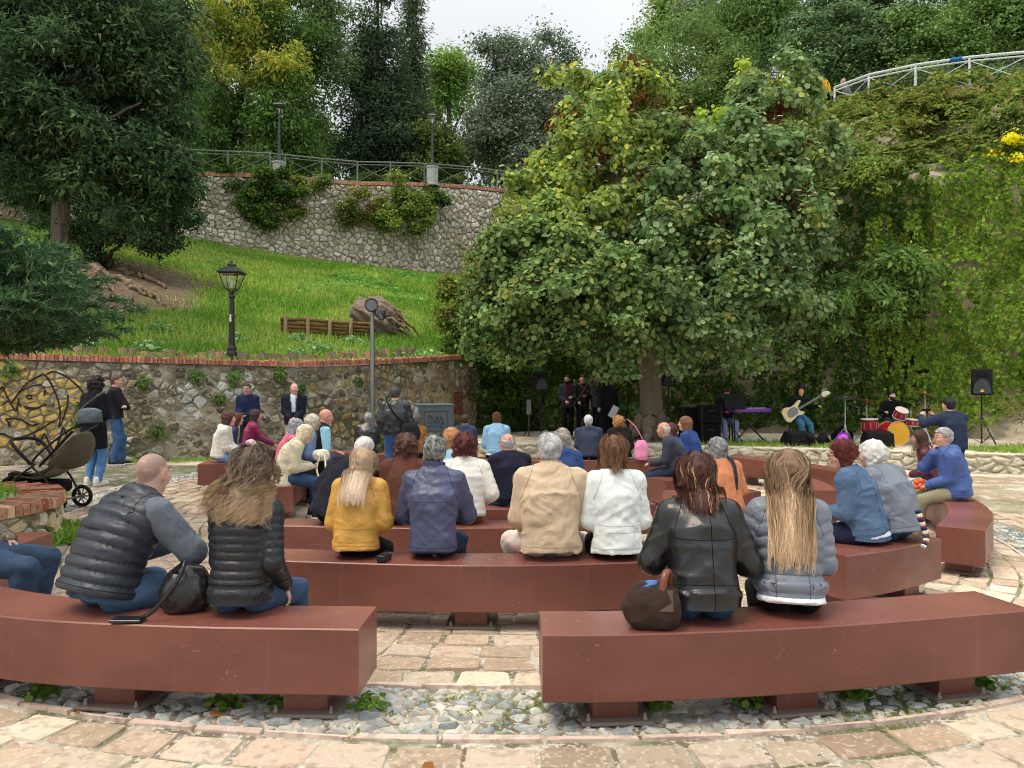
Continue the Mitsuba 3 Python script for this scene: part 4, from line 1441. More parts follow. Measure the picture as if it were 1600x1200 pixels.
def weed(name, P, r, n, size, pal, label, group, shape='quad', hgt=0.5, catg='plant', kind=None):
    """A low leafy plant at the ground point P."""
    d = nrm(rng.normal(0, 1, (n, 3)))
    d[:, 2] = np.abs(d[:, 2])
    q = np.asarray(P) + d * r * rng.uniform(0.3, 1, (n, 1)) * [1, 1, hgt / r]
    k = num(name)
    v, f, c = leaves(q, d + [0, 0, 0.8], size, pick(pal, n, rng), rng, shape, 1.5)
    put(k, (v, f), 'm_leaf', c, label=label, cat=catg, group=group, kind=kind)


PALE = [[*S(128, 158, 112), 2], [*S(104, 142, 84), 2], [*S(160, 184, 148), 1]]
for i, (x, y, r) in enumerate([(-8.3, 17.6, 0.45), (-7.6, 17.2, 0.35), (-9.6, 17.3, 0.4), (-4.9, 19.6, 0.5), (-5.6, 20.2, 0.4), (-2.3, 20.6, 0.5), (-1.9, 21.0, 0.4), (-4.4, 21.0, 0.35), (-3.0, 20.2, 0.3), (-7.0, 19.4, 0.35), (-5.3, 18.7, 0.35), (-6.5, 17.5, 0.35), (-8.9, 19.4, 0.4), (-10.5, 20.0, 0.45)]):
    weed('leafy_plant', (x, y, float(slope_z(np.array(x), np.array(y)))), r, 150, 0.10, PALE, 'low pale green leafy plant growing in the grass of the slope', 'pale leafy plants on the slope', 'round', r * 0.7)
# ground cover under the upper wall
P = on_slope(9000, -7.5, 0.5, 0.55, 0.99)
P = P[meshkit.fbm(P * 0.5, 3, 2) > 0.45]
n = len(P)
v, f, c = leaves(P + [0, 0, 0.12] * rng.random((n, 1)), np.tile([0, -0.4, 0.9], (n, 1)), 0.17, pick([[*S(96, 140, 60), 3], [*S(120, 160, 88), 2], [*S(80, 118, 58), 2]], n, rng), rng, 'round')
put('ground_cover', (v, f), 'm_leaf', c, label='leafy ground cover spreading below the pale upper wall', cat='ground cover', kind='stuff')

# upper wall
upp = path_place(UP, lambda x, y: up_base(x) - 0.8, lambda x: up_top(x))
tag('upper_wall', 'tall pale rubble stone wall with brick coping above the grass slope', 'wall')
uu = np.linspace(0, UP.L, 200)
G = np.stack([upp(uu, uu * 0 + v, uu * 0 + h) for v, h in ((0, 0.0), (0.5, 0), (1, 0), (1, -0.5), (0, -0.5))], 1)
put('upper_wall__core', grid_mesh(G[..., 0], G[..., 1], G[..., 2]), 'm_pale', S(150, 138, 116), smooth=40)
made = []
PST = np.array([S(236, 231, 220), S(224, 217, 203), S(242, 239, 232), S(212, 203, 186), S(224, 213, 192), S(194, 187, 170)])
for poly in cells(UP.L, 4.3, 0.235, rng, 0.009, 1.25):
    q = poly.copy()
    q[:, 1] /= 4.3
    c = upp(q[:, 0].mean(), q[:, 1].mean(), 0.0)
    if c[0] < -19 or c[0] > 1.5 or c[2] < up_base(c[0]) - 0.25:
        continue
    dirt = meshkit.fbm(c[None] * 0.6, 3, 3)[0]
    col = PST[rng.integers(len(PST))] * rng.uniform(0.75, 1.1) * (0.72 if dirt > 0.58 else 1.0)
    v, f = piece(q, -0.06, max(0.012, rng.normal(0.055, 0.032)), 0.03, upp, rng, rng.uniform(0.0, 0.035))
    made.append((v, f, col, seen(v)))
pieces('upper_wall', 'stone', made, 'm_pale', 300, 'stones')
made = []
u = 0.0
while u < UP.L - 0.1:
    if -18.5 < UP.at(u)[0] < 1.5:
        def capu(a, b, h):
            p, n = UP.at(a), UP.nor(a)
            return np.stack([p[..., 0] + n[..., 0] * b, p[..., 1] + n[..., 1] * b, up_top(p[..., 0]) + 0.004 + h], -1)
        v, f = piece([(u + 0.006, -0.5), (u + 0.115, -0.5), (u + 0.115, 0.07), (u + 0.006, 0.07)], 0.0, 0.16, 0.01, capu, rng)
        made.append((v, f, S(196, 142, 112) * rng.uniform(0.75, 1.15), seen(v)))
    u += 0.123
pieces('upper_wall', 'coping_brick', made, 'm_brick', 200, 'coping_bricks')


def railing(name, path, zt, us, height, col, label, mesh=None, r=0.03, back=0.25):
    """Posts at the stations us, two rails, and crossed bars in each bay."""
    k = num(name)
    tag(k, label, 'railing')
    USED.add(k)
    Q = []
    for u in us:
        p, n = path.at(u), path.nor(u)
        Q.append([p[0] - n[0] * back, p[1] - n[1] * back, zt(u)])
    Q = np.array(Q)
    for i, q in enumerate(Q):
        put(f'{k}__post' + (f'_{i:03d}' if i else ''), tube([q + [0, 0, -0.1], q + [0, 0, height]], 0.045, 6), 'm_matte', col)
    put(f'{k}__handrail', tube(Q + [0, 0, height], r * 1.3, 8), 'm_matte', col)
    put(f'{k}__rail', tube(Q + [0, 0, height - 0.14], r * 0.8, 6), 'm_matte', col)
    put(f'{k}__rail_001', tube(Q + [0, 0, 0.1], r * 0.8, 6), 'm_matte', col)
    for i in range(len(Q) - 1):
        a, b = Q[i], Q[i + 1]
        o = np.array([0, -0.012, 0])
        put(f'{k}__brace_{2 * i:03d}', tube([a + [0, 0, 0.1], b + [0, 0, height - 0.14]], 0.016, 5), 'm_matte', col)
        put(f'{k}__brace_{2 * i + 1:03d}', tube([a + [0, 0, height - 0.14] + o, b + [0, 0, 0.1] + o], 0.016, 5), 'm_matte', col)
    if mesh:
        wires = []
        for i in range(len(Q) - 1):
            for kk in range(26):
                t = kk / 26
                a = Q[i] * (1 - t) + Q[i + 1] * t
                wires.append(tube([a + [0, 0.03, 0.1], a + [0, 0.03, height - 0.14]], 0.0035, 3, False))
            for kk in range(12):
                zz = 0.1 + (height - 0.24) * kk / 12
                wires.append(tube([Q[i] + [0, 0.03, zz], Q[i + 1] + [0, 0.03, zz]], 0.0035, 3, False))
        put(f'{k}__wire_mesh', cat(wires), 'm_matte', S(110, 114, 112), kind='stuff')
    return Q


def u_at_x(path, x):
    return float(np.interp(x, path.p[:, 0], path.s))


us = [u_at_x(UP, x) for x in (-19.6, -18.0, -16.4, -14.7, -13.0, -11.35, -10.75, -9.2, -7.6, -6.05, -4.4, -3.75, -2.2, -0.65, 0.9)]
railing('railing', UP, lambda u: float(up_top(UP.at(u)[0])) + 0.16, us, 1.08, S(120, 126, 122), 'grey metal railing with crossed bars on the pale stone wall')

# the ground above the walls
gx, gy = np.meshgrid(np.linspace(-70, 90, 60), np.linspace(0, 1, 24), indexing='ij')
edge_y = np.interp(gx, np.r_[UP.p[:, 0], 6, 10, 13, 15, 17.7, 21, 26, 90], np.r_[UP.p[:, 1], 41, 35, 31, 29, 27, 24.6, 20, 10])
edge_z = np.interp(gx, [-70, -30, -14.6, -4, 2.5, 8, 13, 17.7, 25, 90], [9.5, 10.3, 11.0, 11.8, 12.5, 12.5, 12.3, 12.0, 11.7, 11])
gyy = edge_y + 0.3 + gy**1.8 * 110
put('upper_terrace', grid_mesh(gx, gyy, edge_z + 0.05 + 4.0 * sm(8, 60, gyy - edge_y) * sm(0, 15, gx)), 'm_slope', smooth=True, kind='structure')

# ---------------------------------------------------------------- the stage, its kerb wall and the cliff
KERB = Path([(-3.2, 18.9), (-0.5, 18.35), (2, 17.95), (4.3, 17.35), (7, 16.55), (9.2, 15.75), (12, 14.3), (17, 11.2)], 200)
CL0 = Path([(-1.15, 21.9), (0.5, 23.2), (3, 23.5), (6, 22.8), (9, 21.6), (12, 20.0), (15, 18.0), (19, 14.8), (24, 10.5)], 240)
CL1 = [(-0.4, 43.0, 12.2), (3.5, 43, 12.4), (6.5, 39, 12.5), (10, 34, 12.4), (13.2, 30.6, 12.35), (15.2, 28.6, 12.25), (17.9, 26.6, 12.0), (22, 23.5, 11.8), (29, 18, 11.6)]
CT = spline(CL1, 240)
STAGE = 0.18
uu = np.linspace(0, 1, 60)
a = KERB.at(uu * KERB.L)
b = CL0.at(uu * CL0.L)
kk = np.linspace(0, 1, 16)[None, :, None]
G = a[:, None] * (1 - kk) + b[:, None] * kk
Gz = STAGE + 0.05 * (meshkit.fbm(np.concatenate([G * 0.8, G[..., :1] * 0], -1), 3) - 0.5)
put('stage_ground', grid_mesh(G[..., 0], G[..., 1], Gz), 'm_dirt', smooth=True, kind='structure')
tag('stage_wall', 'low rough pale tuff kerb wall along the front of the stage', 'wall')
kp = path_place(KERB, lambda x, y: gz(x, y) - 0.08, lambda x: 0 * x + STAGE + 0.03)
nu_, nv_ = 900, 34
gu, gv = np.meshgrid(np.linspace(0, KERB.L, nu_), np.linspace(0, 1, nv_), indexing='ij')
sp_ = np.array([(i * 0.27 + rng.uniform(-0.11, 0.11), j * 0.155 + rng.uniform(-0.06, 0.06)) for i in range(-1, int(KERB.L / 0.27) + 2) for j in range(-1, 4)])
from scipy.spatial import cKDTree
q_ = np.stack([gu.ravel(), gv.ravel() * 0.46], 1)
q_ = q_ + 0.06 * (np.stack([meshkit.fbm(np.c_[q_ * 6, q_[:, :1] * 0], 3, k) for k in (1, 2)], 1) - 0.5)
dd_, _ = cKDTree(sp_ * [0.62, 1]).query(q_ * [0.62, 1], k=2)
lumpy = 0.075 * sm(0.0, 0.05, dd_[:, 1] - dd_[:, 0]) * np.sqrt(np.maximum(0, 1 - (dd_[:, 0] / 0.17) ** 2))
fine = 0.07 * (meshkit.fbm(np.c_[q_ * [9, 13], q_[:, :1] * 0], 5, 6) - 0.5)
edge_ = sm(0, 0.06, 1 - gv.ravel())
h_ = ((lumpy + fine) * edge_ - 0.06 * (1 - edge_)).reshape(gu.shape)
w_ = kp(gu, gv, h_)
put('stage_wall__rock_face', grid_mesh(w_[..., 0], w_[..., 1], w_[..., 2]), 'm_rock', S(206, 198, 178), smooth=True)
G = np.stack([kp(uu * KERB.L, uu * 0 + v, uu * 0 + h) for v, h in ((0, -0.05), (0.97, -0.05), (0.985, -0.6))], 1)
put('stage_wall__core', grid_mesh(G[..., 0], G[..., 1], G[..., 2]), 'm_rock', S(190, 182, 160), smooth=40)

nu, nv = 170, 60
U = np.linspace(0, 1, nu)
b = CL0.at(U * CL0.L)
bn = CL0.nor(U * CL0.L)
t = np.stack([np.interp(U, np.linspace(0, 1, 240), CT[:, k]) for k in range(3)], 1)
hv = np.interp(b[:, 0], [-1.2, 0.5, 3, 6, 24], [2.4, 3.2, 6.2, 7.2, 7.0])
V = np.linspace(0, 1, nv)
CLF = np.zeros((nu, nv, 3))
for i in range(nu):
    p0, p1 = np.r_[b[i], STAGE - 0.2], np.r_[b[i] + bn[i] * 0.25, hv[i]]
    p2 = np.r_[b[i] - bn[i] * 0.9, hv[i] + 0.45]
    p3 = np.r_[b[i] * 0.55 + t[i, :2] * 0.45, hv[i] + 0.55 * (t[i, 2] - hv[i])]
    CLF[i] = np.stack([np.interp(V, [0, 0.5, 0.6, 0.8, 1.0], [p[k] for p in (p0, p1, p2, p3, t[i])]) for k in range(3)], 1)
nz = meshkit.fbm(CLF * 0.55, 5, 7) - 0.5
out = np.concatenate([bn, bn[:, :1] * 0 + 0.35], 1)[:, None]
CLF = CLF + out * (1.5 * nz)[..., None] * np.minimum(1, np.minimum(V * 12, (1 - V) * 12))[None, :, None]
put('cliff', grid_mesh(CLF[..., 0], CLF[..., 1], CLF[..., 2]), 'm_rock', S(204, 194, 170), smooth=True, kind='structure')


# ---------------------------------------------------------------- climbing plants on the cliff
rng = np.random.default_rng(31)


def on_cliff(n, u0, u1, v0, v1):
    u, v = rng.uniform(u0, u1, n) * (nu - 1), rng.uniform(v0, v1, n) * (nv - 1)
    i, j = np.minimum(u.astype(int), nu - 2), np.minimum(v.astype(int), nv - 2)
    a, b2 = (u - i)[:, None], (v - j)[:, None]
    P = CLF[i, j] * (1 - a) * (1 - b2) + CLF[i + 1, j] * a * (1 - b2) + CLF[i, j + 1] * (1 - a) * b2 + CLF[i + 1, j + 1] * a * b2
    N = nrm(np.cross(CLF[i + 1, j] - CLF[i, j], CLF[i, j + 1] - CLF[i, j]))
    return P, N, v / (nv - 1)


IVY = [[*S(116, 146, 58), 3], [*S(100, 130, 52), 3], [*S(136, 160, 74), 2], [*S(84, 112, 50), 2], [*S(126, 126, 66), 0.6]]
GREENL0 = [[*S(110, 134, 66), 3], [*S(92, 118, 58), 2]]
OLIVE = [[*S(108, 118, 58), 3], [*S(90, 102, 50), 3], [*S(128, 130, 70), 2], [*S(112, 98, 64), 0.8]]
DARKIVY = [[*S(70, 96, 48), 3], [*S(54, 78, 42), 3], [*S(92, 116, 56), 1.5], [*S(112, 110, 50), 0.5]]
P, N, V_ = on_cliff(78000, 0.40, 0.93, 0.012, 0.54)
hang = meshkit.fbm(P * [2.6, 2.6, 0.5], 3, 4)
thin = meshkit.fbm(P * 0.6 + 3, 3, 6)
ok = (hang > 0.10) & (P[:, 2] > 0.25 + 0.9 * meshkit.noise(P * [0.9, 0.9, 0.2], 5))
P, N, hang = P[ok], N[ok], hang[ok]
n = len(P)
v, f, c = leaves(P + N * (0.05 + 0.9 * np.maximum(0, hang - 0.33))[:, None], N + [0, 0, 0.45], 0.118, pick(IVY, n, rng, 0.3), rng, 'quad', 1.25, np.tile([0, 0, -1.0], (n, 1)), 0.5)
put('climbing_vine', (v, f), 'm_leaf', c, label='curtain of yellow green creeper covering the rock face behind the drums', cat='creeper', kind='stuff')
P, N, V_ = on_cliff(46000, 0.0, 0.45, 0.02, 0.55)
hang = meshkit.fbm(P * [1.8, 1.8, 0.7], 3, 4)
ok = (hang > 0.2) & (P[:, 2] > 0.12 + 0.35 * meshkit.noise(P * [0.9, 0.9, 0.2], 5))
P, N, hang = P[ok], N[ok], hang[ok]
n = len(P)
v, f, c = leaves(P + N * (0.04 + 1.2 * np.maximum(0, hang - 0.36))[:, None], N + [0, 0, 0.45], 0.125, pick(DARKIVY, n, rng, 0.3), rng, 'quad', 1.25, None, 0.5)
put('dark_ivy', (v, f), 'm_leaf', c, label='dark ivy on the shaded rock behind the singers and the tree trunk', cat='ivy', kind='stuff')
P, N, V_ = on_cliff(66000, 0.0, 0.97, 0.52, 1.0)
q = meshkit.fbm(P * 0.75 + 1, 4, 4)
rockgap = (np.abs(V_ - 0.585) < 0.03 + 0.10 * (q - 0.5)) & (P[:, 0] > 12.6) | (np.abs(V_ - 0.74) < 0.03) & (P[:, 0] > 14.6) & (q > 0.45)
ok = (q > 0.20) & ~rockgap
P, N, q = P[ok], N[ok], q[ok]
n = len(P)
v, f, c = leaves(P + N * (0.05 + 2.6 * np.maximum(0, q - 0.38))[:, None], N + [0, -0.2, 0.6], 0.19, pick(OLIVE + GREENL0, n, rng, 0.3), rng, 'quad', 1.4, None, 0.6)
put('scrub', (v, f), 'm_leaf', c, label='olive and brown scrub on the upper rock below the white railing', cat='scrub', kind='stuff')
# single hanging vines
for i, (x, y, zt, zb) in enumerate([(7.45, 20.6, 4.3, 0.9), (7.75, 20.9, 4.2, 2.0), (8.3, 20.6, 4.4, 0.5), (8.05, 21.0, 4.0, 1.6), (8.9, 20.3, 4.3, 1.4), (9.4, 20.0, 4.4, 2.2)]):
    zz = np.linspace(zt, zb, 16)
    p = np.stack([x + 0.12 * np.sin(zz * 2.1 + i), y + 0.05 * np.cos(zz * 3), zz], 1)
    k = num('hanging_vine')
    tag(k, 'thin strand of creeper hanging free in front of the dark rock beside the tree', 'vine', 'hanging creeper strands')
    USED.add(k)
    put(f'{k}__stem', tube(p, 0.008, 4), 'm_bark', S(92, 84, 56))
    m = 90
    o = p[rng.integers(0, 16, m)] + rng.normal(0, 0.06, (m, 3))
    v, f, c = leaves(o, rng.normal(0, 1, (m, 3)) + [0, -1, 0.3], 0.085, pick(IVY, m, rng), rng, 'quad', 1.3)
    put(f'{k}__leaves', (v, f), 'm_leaf', c)


# ---------------------------------------------------------------- trees
def tree(name, label, group, crowns, limbs, bark=(0.10, 0.08, 0.06), bsdf='m_leaf'):
    """crowns: list of (part name, (v, f, c)); limbs: list of (points, r0, r1); the first limb is the trunk."""
    k = num(name)
    USED.add(k)
    tag(k, label, 'tree', group)
    for i, (pts, r0, r1) in enumerate(limbs):
        put(f'{k}__trunk' if i == 0 else f'{k}__branch' + (f'_{i - 1:03d}' if i > 1 else ''), limb(pts, r0, r1, rng, 0.03 if i else 0.015), 'm_bark', bark, True)
    used = {}
    for nm, (v, f, c) in crowns:
        i = used.get(nm, 0)
        used[nm] = i + 1
        put(f'{k}__{nm}' + (f'_{i:03d}' if i else ''), (v, f), bsdf, c, kind='stuff' if nm in ('new_shoots', 'pod_clusters', 'yellow_leaves') else None)
    return k


YEW = [[*S(62, 84, 58), 3], [*S(46, 66, 48), 3], [*S(84, 106, 74), 1.5], [*S(100, 118, 86), 0.5]]
tree('conifer', 'large dark feathery conifer with a bare grey trunk on the slope at left', None, [
    ('crown', crown([(-11.10, 18.0, 9.70, 1.65, 1.40, 1.65), (-9.30, 18.0, 9.70, 1.80, 1.53, 1.80), (-9.75, 17.2, 7.83, 1.86, 1.58, 1.86), (-8.62, 18.0, 7.82, 1.20, 1.02, 1.20), (-11.23, 17.5, 7.14, 1.60, 1.36, 1.60), (-9.11, 17.5, 6.41, 1.46, 1.24, 1.46), (-8.40, 18.5, 8.85, 0.85, 0.72, 0.85), (-8.15, 17.4, 6.60, 0.87, 0.74, 0.87), (-9.77, 17.0, 5.85, 0.85, 0.72, 0.85), (-11.72, 19.0, 8.72, 2.22, 1.88, 2.22), (-12.90, 18.0, 8.80, 1.80, 1.53, 1.80), (-12.75, 18.0, 6.70, 1.35, 1.15, 1.35)],
                    5200, 20, 0.17, 0.16, YEW, rng, 'tri', 2.6, 0.35, 0.5, 0.25, 0.5, 0.3))],
    [([(-10.34, 17.60, 2.19), (-10.37, 17.60, 4.53), (-10.30, 17.60, 6.73), (-10.23, 17.80, 9.61), (-10.27, 18.00, 12.40)], 0.24, 0.12), ([(-10.30, 17.60, 6.44), (-9.37, 17.30, 7.37), (-8.31, 17.20, 7.91)], 0.09, 0.02), ([(-10.30, 17.60, 6.15), (-9.32, 17.20, 6.19), (-8.00, 17.00, 6.28)], 0.08, 0.02),
     ([(-10.27, 17.60, 6.73), (-10.61, 17.20, 7.62), (-11.05, 17.00, 7.97)], 0.09, 0.02), ([(-10.15, 17.60, 8.93), (-9.03, 17.20, 9.34), (-8.03, 17.20, 9.34)], 0.08, 0.02)], S(112, 104, 96))
tree('dark_conifer', 'very dark conifer behind the big feathery conifer at the top left', None, [
    ('crown', crown([(-18.50, 30.0, 16.10, 3.00, 2.55, 3.00), (-14.12, 30.0, 15.85, 1.75, 1.49, 1.75), (-12.93, 29.0, 13.92, 0.97, 0.82, 0.97), (-16.79, 31.0, 16.07, 2.84, 2.42, 2.84), (-21.50, 30.0, 12.10, 3.00, 2.55, 3.00), (-20.80, 32.0, 12.27, 2.67, 2.27, 2.67), (-14.62, 30.0, 18.10, 2.00, 1.70, 2.00)], 2600, 18, 0.3, 0.26, [[*S(44, 60, 46), 3], [*S(60, 78, 56), 2]], rng, 'tri', 2.6, 0.3, 0.6, 0.3, 0.5))],
    [([(-13.13, 29.50, 8.24), (-13.08, 29.50, 11.92), (-12.98, 29.50, 14.88), (-12.91, 29.50, 18.32)], 0.42, 0.3)], S(128, 112, 100))
tree('dark_bush_tree', 'dark glossy small leaved tree at the top of the slope behind the grey trunk', None, [
    ('crown', crown([(-11.77, 25.0, 7.33, 1.15, 0.97, 1.15), (-13.39, 25.5, 7.55, 1.27, 1.08, 1.27), (-10.88, 25.0, 7.12, 0.67, 0.57, 0.67), (-14.62, 26.0, 8.10, 1.52, 1.29, 1.52), (-16.65, 27.0, 8.35, 1.35, 1.15, 1.35), (-11.28, 24.6, 6.42, 0.57, 0.49, 0.57), (-12.40, 24.8, 6.25, 0.70, 0.60, 0.70), (-13.75, 25.0, 6.08, 0.75, 0.64, 0.75)], 1500, 26, 0.2, 0.12, [[*S(50, 68, 46), 3], [*S(66, 86, 60), 2], [*S(110, 128, 108), 0.6]], rng, 'quad', 1.7, 0.5, 0.7, 0.3))],
    [([(-13.54, 25.00, 4.93), (-13.54, 25.00, 5.87), (-13.44, 25.20, 7.06)], 0.2, 0.12), ([(-13.54, 25.00, 5.35), (-12.40, 24.80, 6.35)], 0.09, 0.04), ([(-13.50, 25.00, 5.25), (-14.17, 25.00, 6.39)], 0.1, 0.05)], S(70, 58, 48))
GREENL = [[*S(86, 114, 62), 3], [*S(72, 98, 56), 3], [*S(108, 130, 76), 1.5]]
YELL = [[*S(166, 162, 76), 3], [*S(146, 150, 72), 2], [*S(180, 166, 84), 1]]
LIME = [[*S(130, 146, 72), 3], [*S(110, 132, 66), 2]]
tree('acacia_tree', 'tall tree with yellowing feathery leaves behind the lamp at the left', None, [
    ('crown', crown([(-14.67, 44.0, 16.63, 3.48, 2.96, 3.48), (-17.23, 44.0, 15.72, 2.20, 1.87, 2.20), (-12.38, 45.0, 17.73, 2.33, 1.98, 2.33), (-11.06, 45.0, 15.29, 1.88, 1.59, 1.88), (-12.90, 43.0, 14.68, 2.15, 1.83, 2.15), (-12.65, 46.0, 22.30, 3.07, 2.61, 3.07), (-15.33, 46.0, 22.30, 3.45, 2.93, 3.45), (-17.25, 45.0, 18.10, 2.25, 1.91, 2.25)], 2500, 18, 0.5, 0.30, GREENL, rng, 'quad', 2.8, 0.5, 0.5, 0.3, 0.7, 0.35)),
    ('crown', crown([(-10.38, 47.0, 23.14, 2.15, 1.83, 2.15), (-10.73, 46.0, 20.00, 1.92, 1.63, 1.92), (-11.75, 47.0, 25.10, 2.35, 2.00, 2.35)], 500, 14, 0.5, 0.26, [[*S(84, 106, 70), 2], [*S(98, 120, 84), 1]], rng, 'quad', 2.8, 0.4, 0.6, 0.4, 0.7, 0.45)),
    ('yellow_leaves', crown([(-16.30, 43.0, 20.41, 1.97, 1.68, 1.97), (-13.26, 43.0, 20.59, 1.79, 1.52, 1.79), (-16.47, 42.5, 18.95, 1.27, 1.08, 1.27), (-12.22, 42.5, 18.95, 1.42, 1.20, 1.42), (-17.92, 43.0, 22.03, 1.79, 1.52, 1.79), (-14.69, 43.0, 19.16, 1.07, 0.91, 1.07), (-15.05, 43.0, 22.38, 2.15, 1.83, 2.15)], 560, 16, 0.45, 0.28, YELL + LIME, rng, 'quad', 2.8, 0.5, 0.5, 0.3, 0.7, 0.35))],
    [([(-16.12, 45.00, 13.98), (-16.05, 45.00, 17.35), (-15.56, 45.00, 20.73), (-15.38, 45.00, 25.23)], 0.32, 0.15), ([(-15.94, 45.00, 18.85), (-13.72, 44.50, 20.88), (-11.63, 45.00, 22.60)], 0.16, 0.05), ([(-15.97, 45.00, 18.10), (-17.43, 44.50, 19.77), (-17.97, 44.00, 21.40)], 0.15, 0.05)], S(70, 62, 54))
CYP = [[*S(62, 80, 60), 3], [*S(50, 66, 52), 3], [*S(84, 98, 78), 1]]
tree('cypress', 'broad dark green cypress rising behind the pale upper wall', None, [
    ('crown', crown([(-8.32, 48.0, 26.00, 0.56, 0.48, 0.56), (-8.40, 48.0, 24.60, 0.88, 0.75, 0.88), (-8.32, 48.0, 23.20, 1.20, 1.02, 1.20), (-8.40, 48.0, 21.60, 1.60, 1.36, 1.60), (-8.32, 48.0, 20.00, 2.00, 1.70, 2.00), (-8.20, 48.0, 18.40, 2.48, 2.11, 2.48), (-8.00, 48.0, 17.00, 2.88, 2.45, 2.88), (-7.80, 48.0, 15.80, 3.12, 2.65, 3.12), (-6.46, 47.0, 16.29, 2.35, 2.00, 2.35)], 2600, 18, 0.34, 0.26, CYP, rng, 'tri', 2.4, 0.5, 0.8, 0.35, 0.3, 0.12, sub=7))],
    [([(-8.20, 48.00, 13.60), (-8.32, 48.00, 19.60), (-8.40, 48.00, 26.00)], 0.3, 0.06)])
tree('cypress', 'tall narrow columnar cypress reaching above the broad cypress', None, [
    ('crown', crown([(-6.80, 53.0, 29.20, 0.57, 0.49, 0.57), (-6.80, 53.0, 27.88, 0.71, 0.60, 0.71), (-6.85, 53.0, 26.33, 0.84, 0.71, 0.84), (-6.93, 53.0, 24.79, 1.02, 0.86, 1.02), (-6.98, 53.0, 23.24, 1.19, 1.01, 1.19), (-7.02, 53.0, 21.48, 1.32, 1.13, 1.32), (-7.07, 53.0, 19.71, 1.41, 1.20, 1.41), (-7.07, 53.0, 17.94, 1.41, 1.20, 1.41)], 1100, 16, 0.3, 0.24, [[*S(72, 88, 66), 3], [*S(90, 104, 80), 1]], rng, 'tri', 2.4, 0.8, 1.2, 0.4, None, 0.08, sub=4))],
    [([(-7.02, 53.00, 15.29), (-6.85, 53.00, 28.98)], 0.3, 0.05)])
tree('stone_pine', 'light green round crowned pine between the cypresses and the grey oak', None, [
    ('crown', crown([(-5.33, 64.0, 27.20, 2.45, 2.09, 2.45), (-6.40, 64.0, 25.60, 2.13, 1.81, 2.13), (-3.47, 64.0, 26.13, 2.13, 1.81, 2.13), (-5.87, 64.0, 27.73, 1.81, 1.54, 1.81)], 480, 18, 0.7, 0.34, [[*S(120, 146, 78), 3], [*S(100, 126, 66), 2]], rng, 'quad', 2.2, 0.9, 0.6)),
    ('crown', crown([(-5.62, 50.0, 18.27, 1.88, 1.59, 1.88), (-4.22, 46.0, 15.21, 1.61, 1.37, 1.61), (-5.17, 46.0, 15.02, 1.34, 1.14, 1.34), (-3.26, 46.0, 15.02, 1.00, 0.85, 1.00)], 520, 18, 0.4, 0.26, [[*S(82, 100, 56), 3], [*S(62, 80, 50), 2], [*S(120, 132, 66), 1]], rng))],
    [([(-5.25, 63.00, 17.88), (-5.14, 63.00, 22.60), (-5.33, 64.00, 26.67)], 0.3, 0.15), ([(-5.25, 63.00, 21.55), (-3.94, 63.00, 24.18)], 0.14, 0.06), ([(-5.25, 63.00, 22.08), (-6.30, 63.00, 24.70)], 0.14, 0.06)])
GREYOAK = [[*S(110, 124, 108), 3], [*S(92, 106, 92), 3], [*S(134, 146, 130), 1.5], [*S(70, 84, 72), 1]]
tree('holm_oak', 'large grey green evergreen oak behind the right end of the upper railing', None, [
    ('crown', crown([(-0.42, 50.0, 21.18, 2.75, 2.34, 2.75), (1.91, 51.0, 22.43, 2.34, 1.99, 2.34), (-1.46, 50.0, 19.31, 2.08, 1.77, 2.08), (0.82, 49.0, 17.93, 3.06, 2.60, 3.06), (-1.00, 48.0, 16.00, 2.08, 1.77, 2.08), (2.29, 50.0, 19.10, 2.50, 2.12, 2.50), (3.47, 52.0, 23.48, 1.56, 1.33, 1.56), (1.40, 48.0, 15.20, 1.80, 1.53, 1.80), (0.00, 52.0, 24.13, 0.87, 0.74, 0.87), (4.55, 52.0, 22.40, 1.73, 1.47, 1.73)], 2100, 20, 0.42, 0.24, GREYOAK, rng, 'quad', 1.8, 0.5, 0.7, 0.25))],
    [([(0.41, 49.00, 13.44), (0.33, 49.00, 15.89), (0.00, 50.00, 19.93)], 0.4, 0.2)])
hed = []
for i, (px, w_) in enumerate([(-9.6, 1), (-8.4, 1), (-7.2, 1), (-6.0, 1), (-4.8, 1), (-12.6, 1), (-14, 1), (-11.4, 1), (-2.6, 1), (-1.2, 1), (0.2, 1)]):
    yy_ = float(np.interp(px, UP.p[:, 0], UP.p[:, 1]))
    hed.append((px, yy_ + 1.6, float(up_top(px)) + 0.45, 0.9, 0.6, 0.55))
v, f, c = crown(hed, 900, 18, 0.2, 0.15, [[*S(62, 84, 46), 3], [*S(80, 100, 52), 2]], rng)
put('hedge', (v, f), 'm_leaf', c, label='clipped green hedge along the path behind the upper railing', cat='hedge')

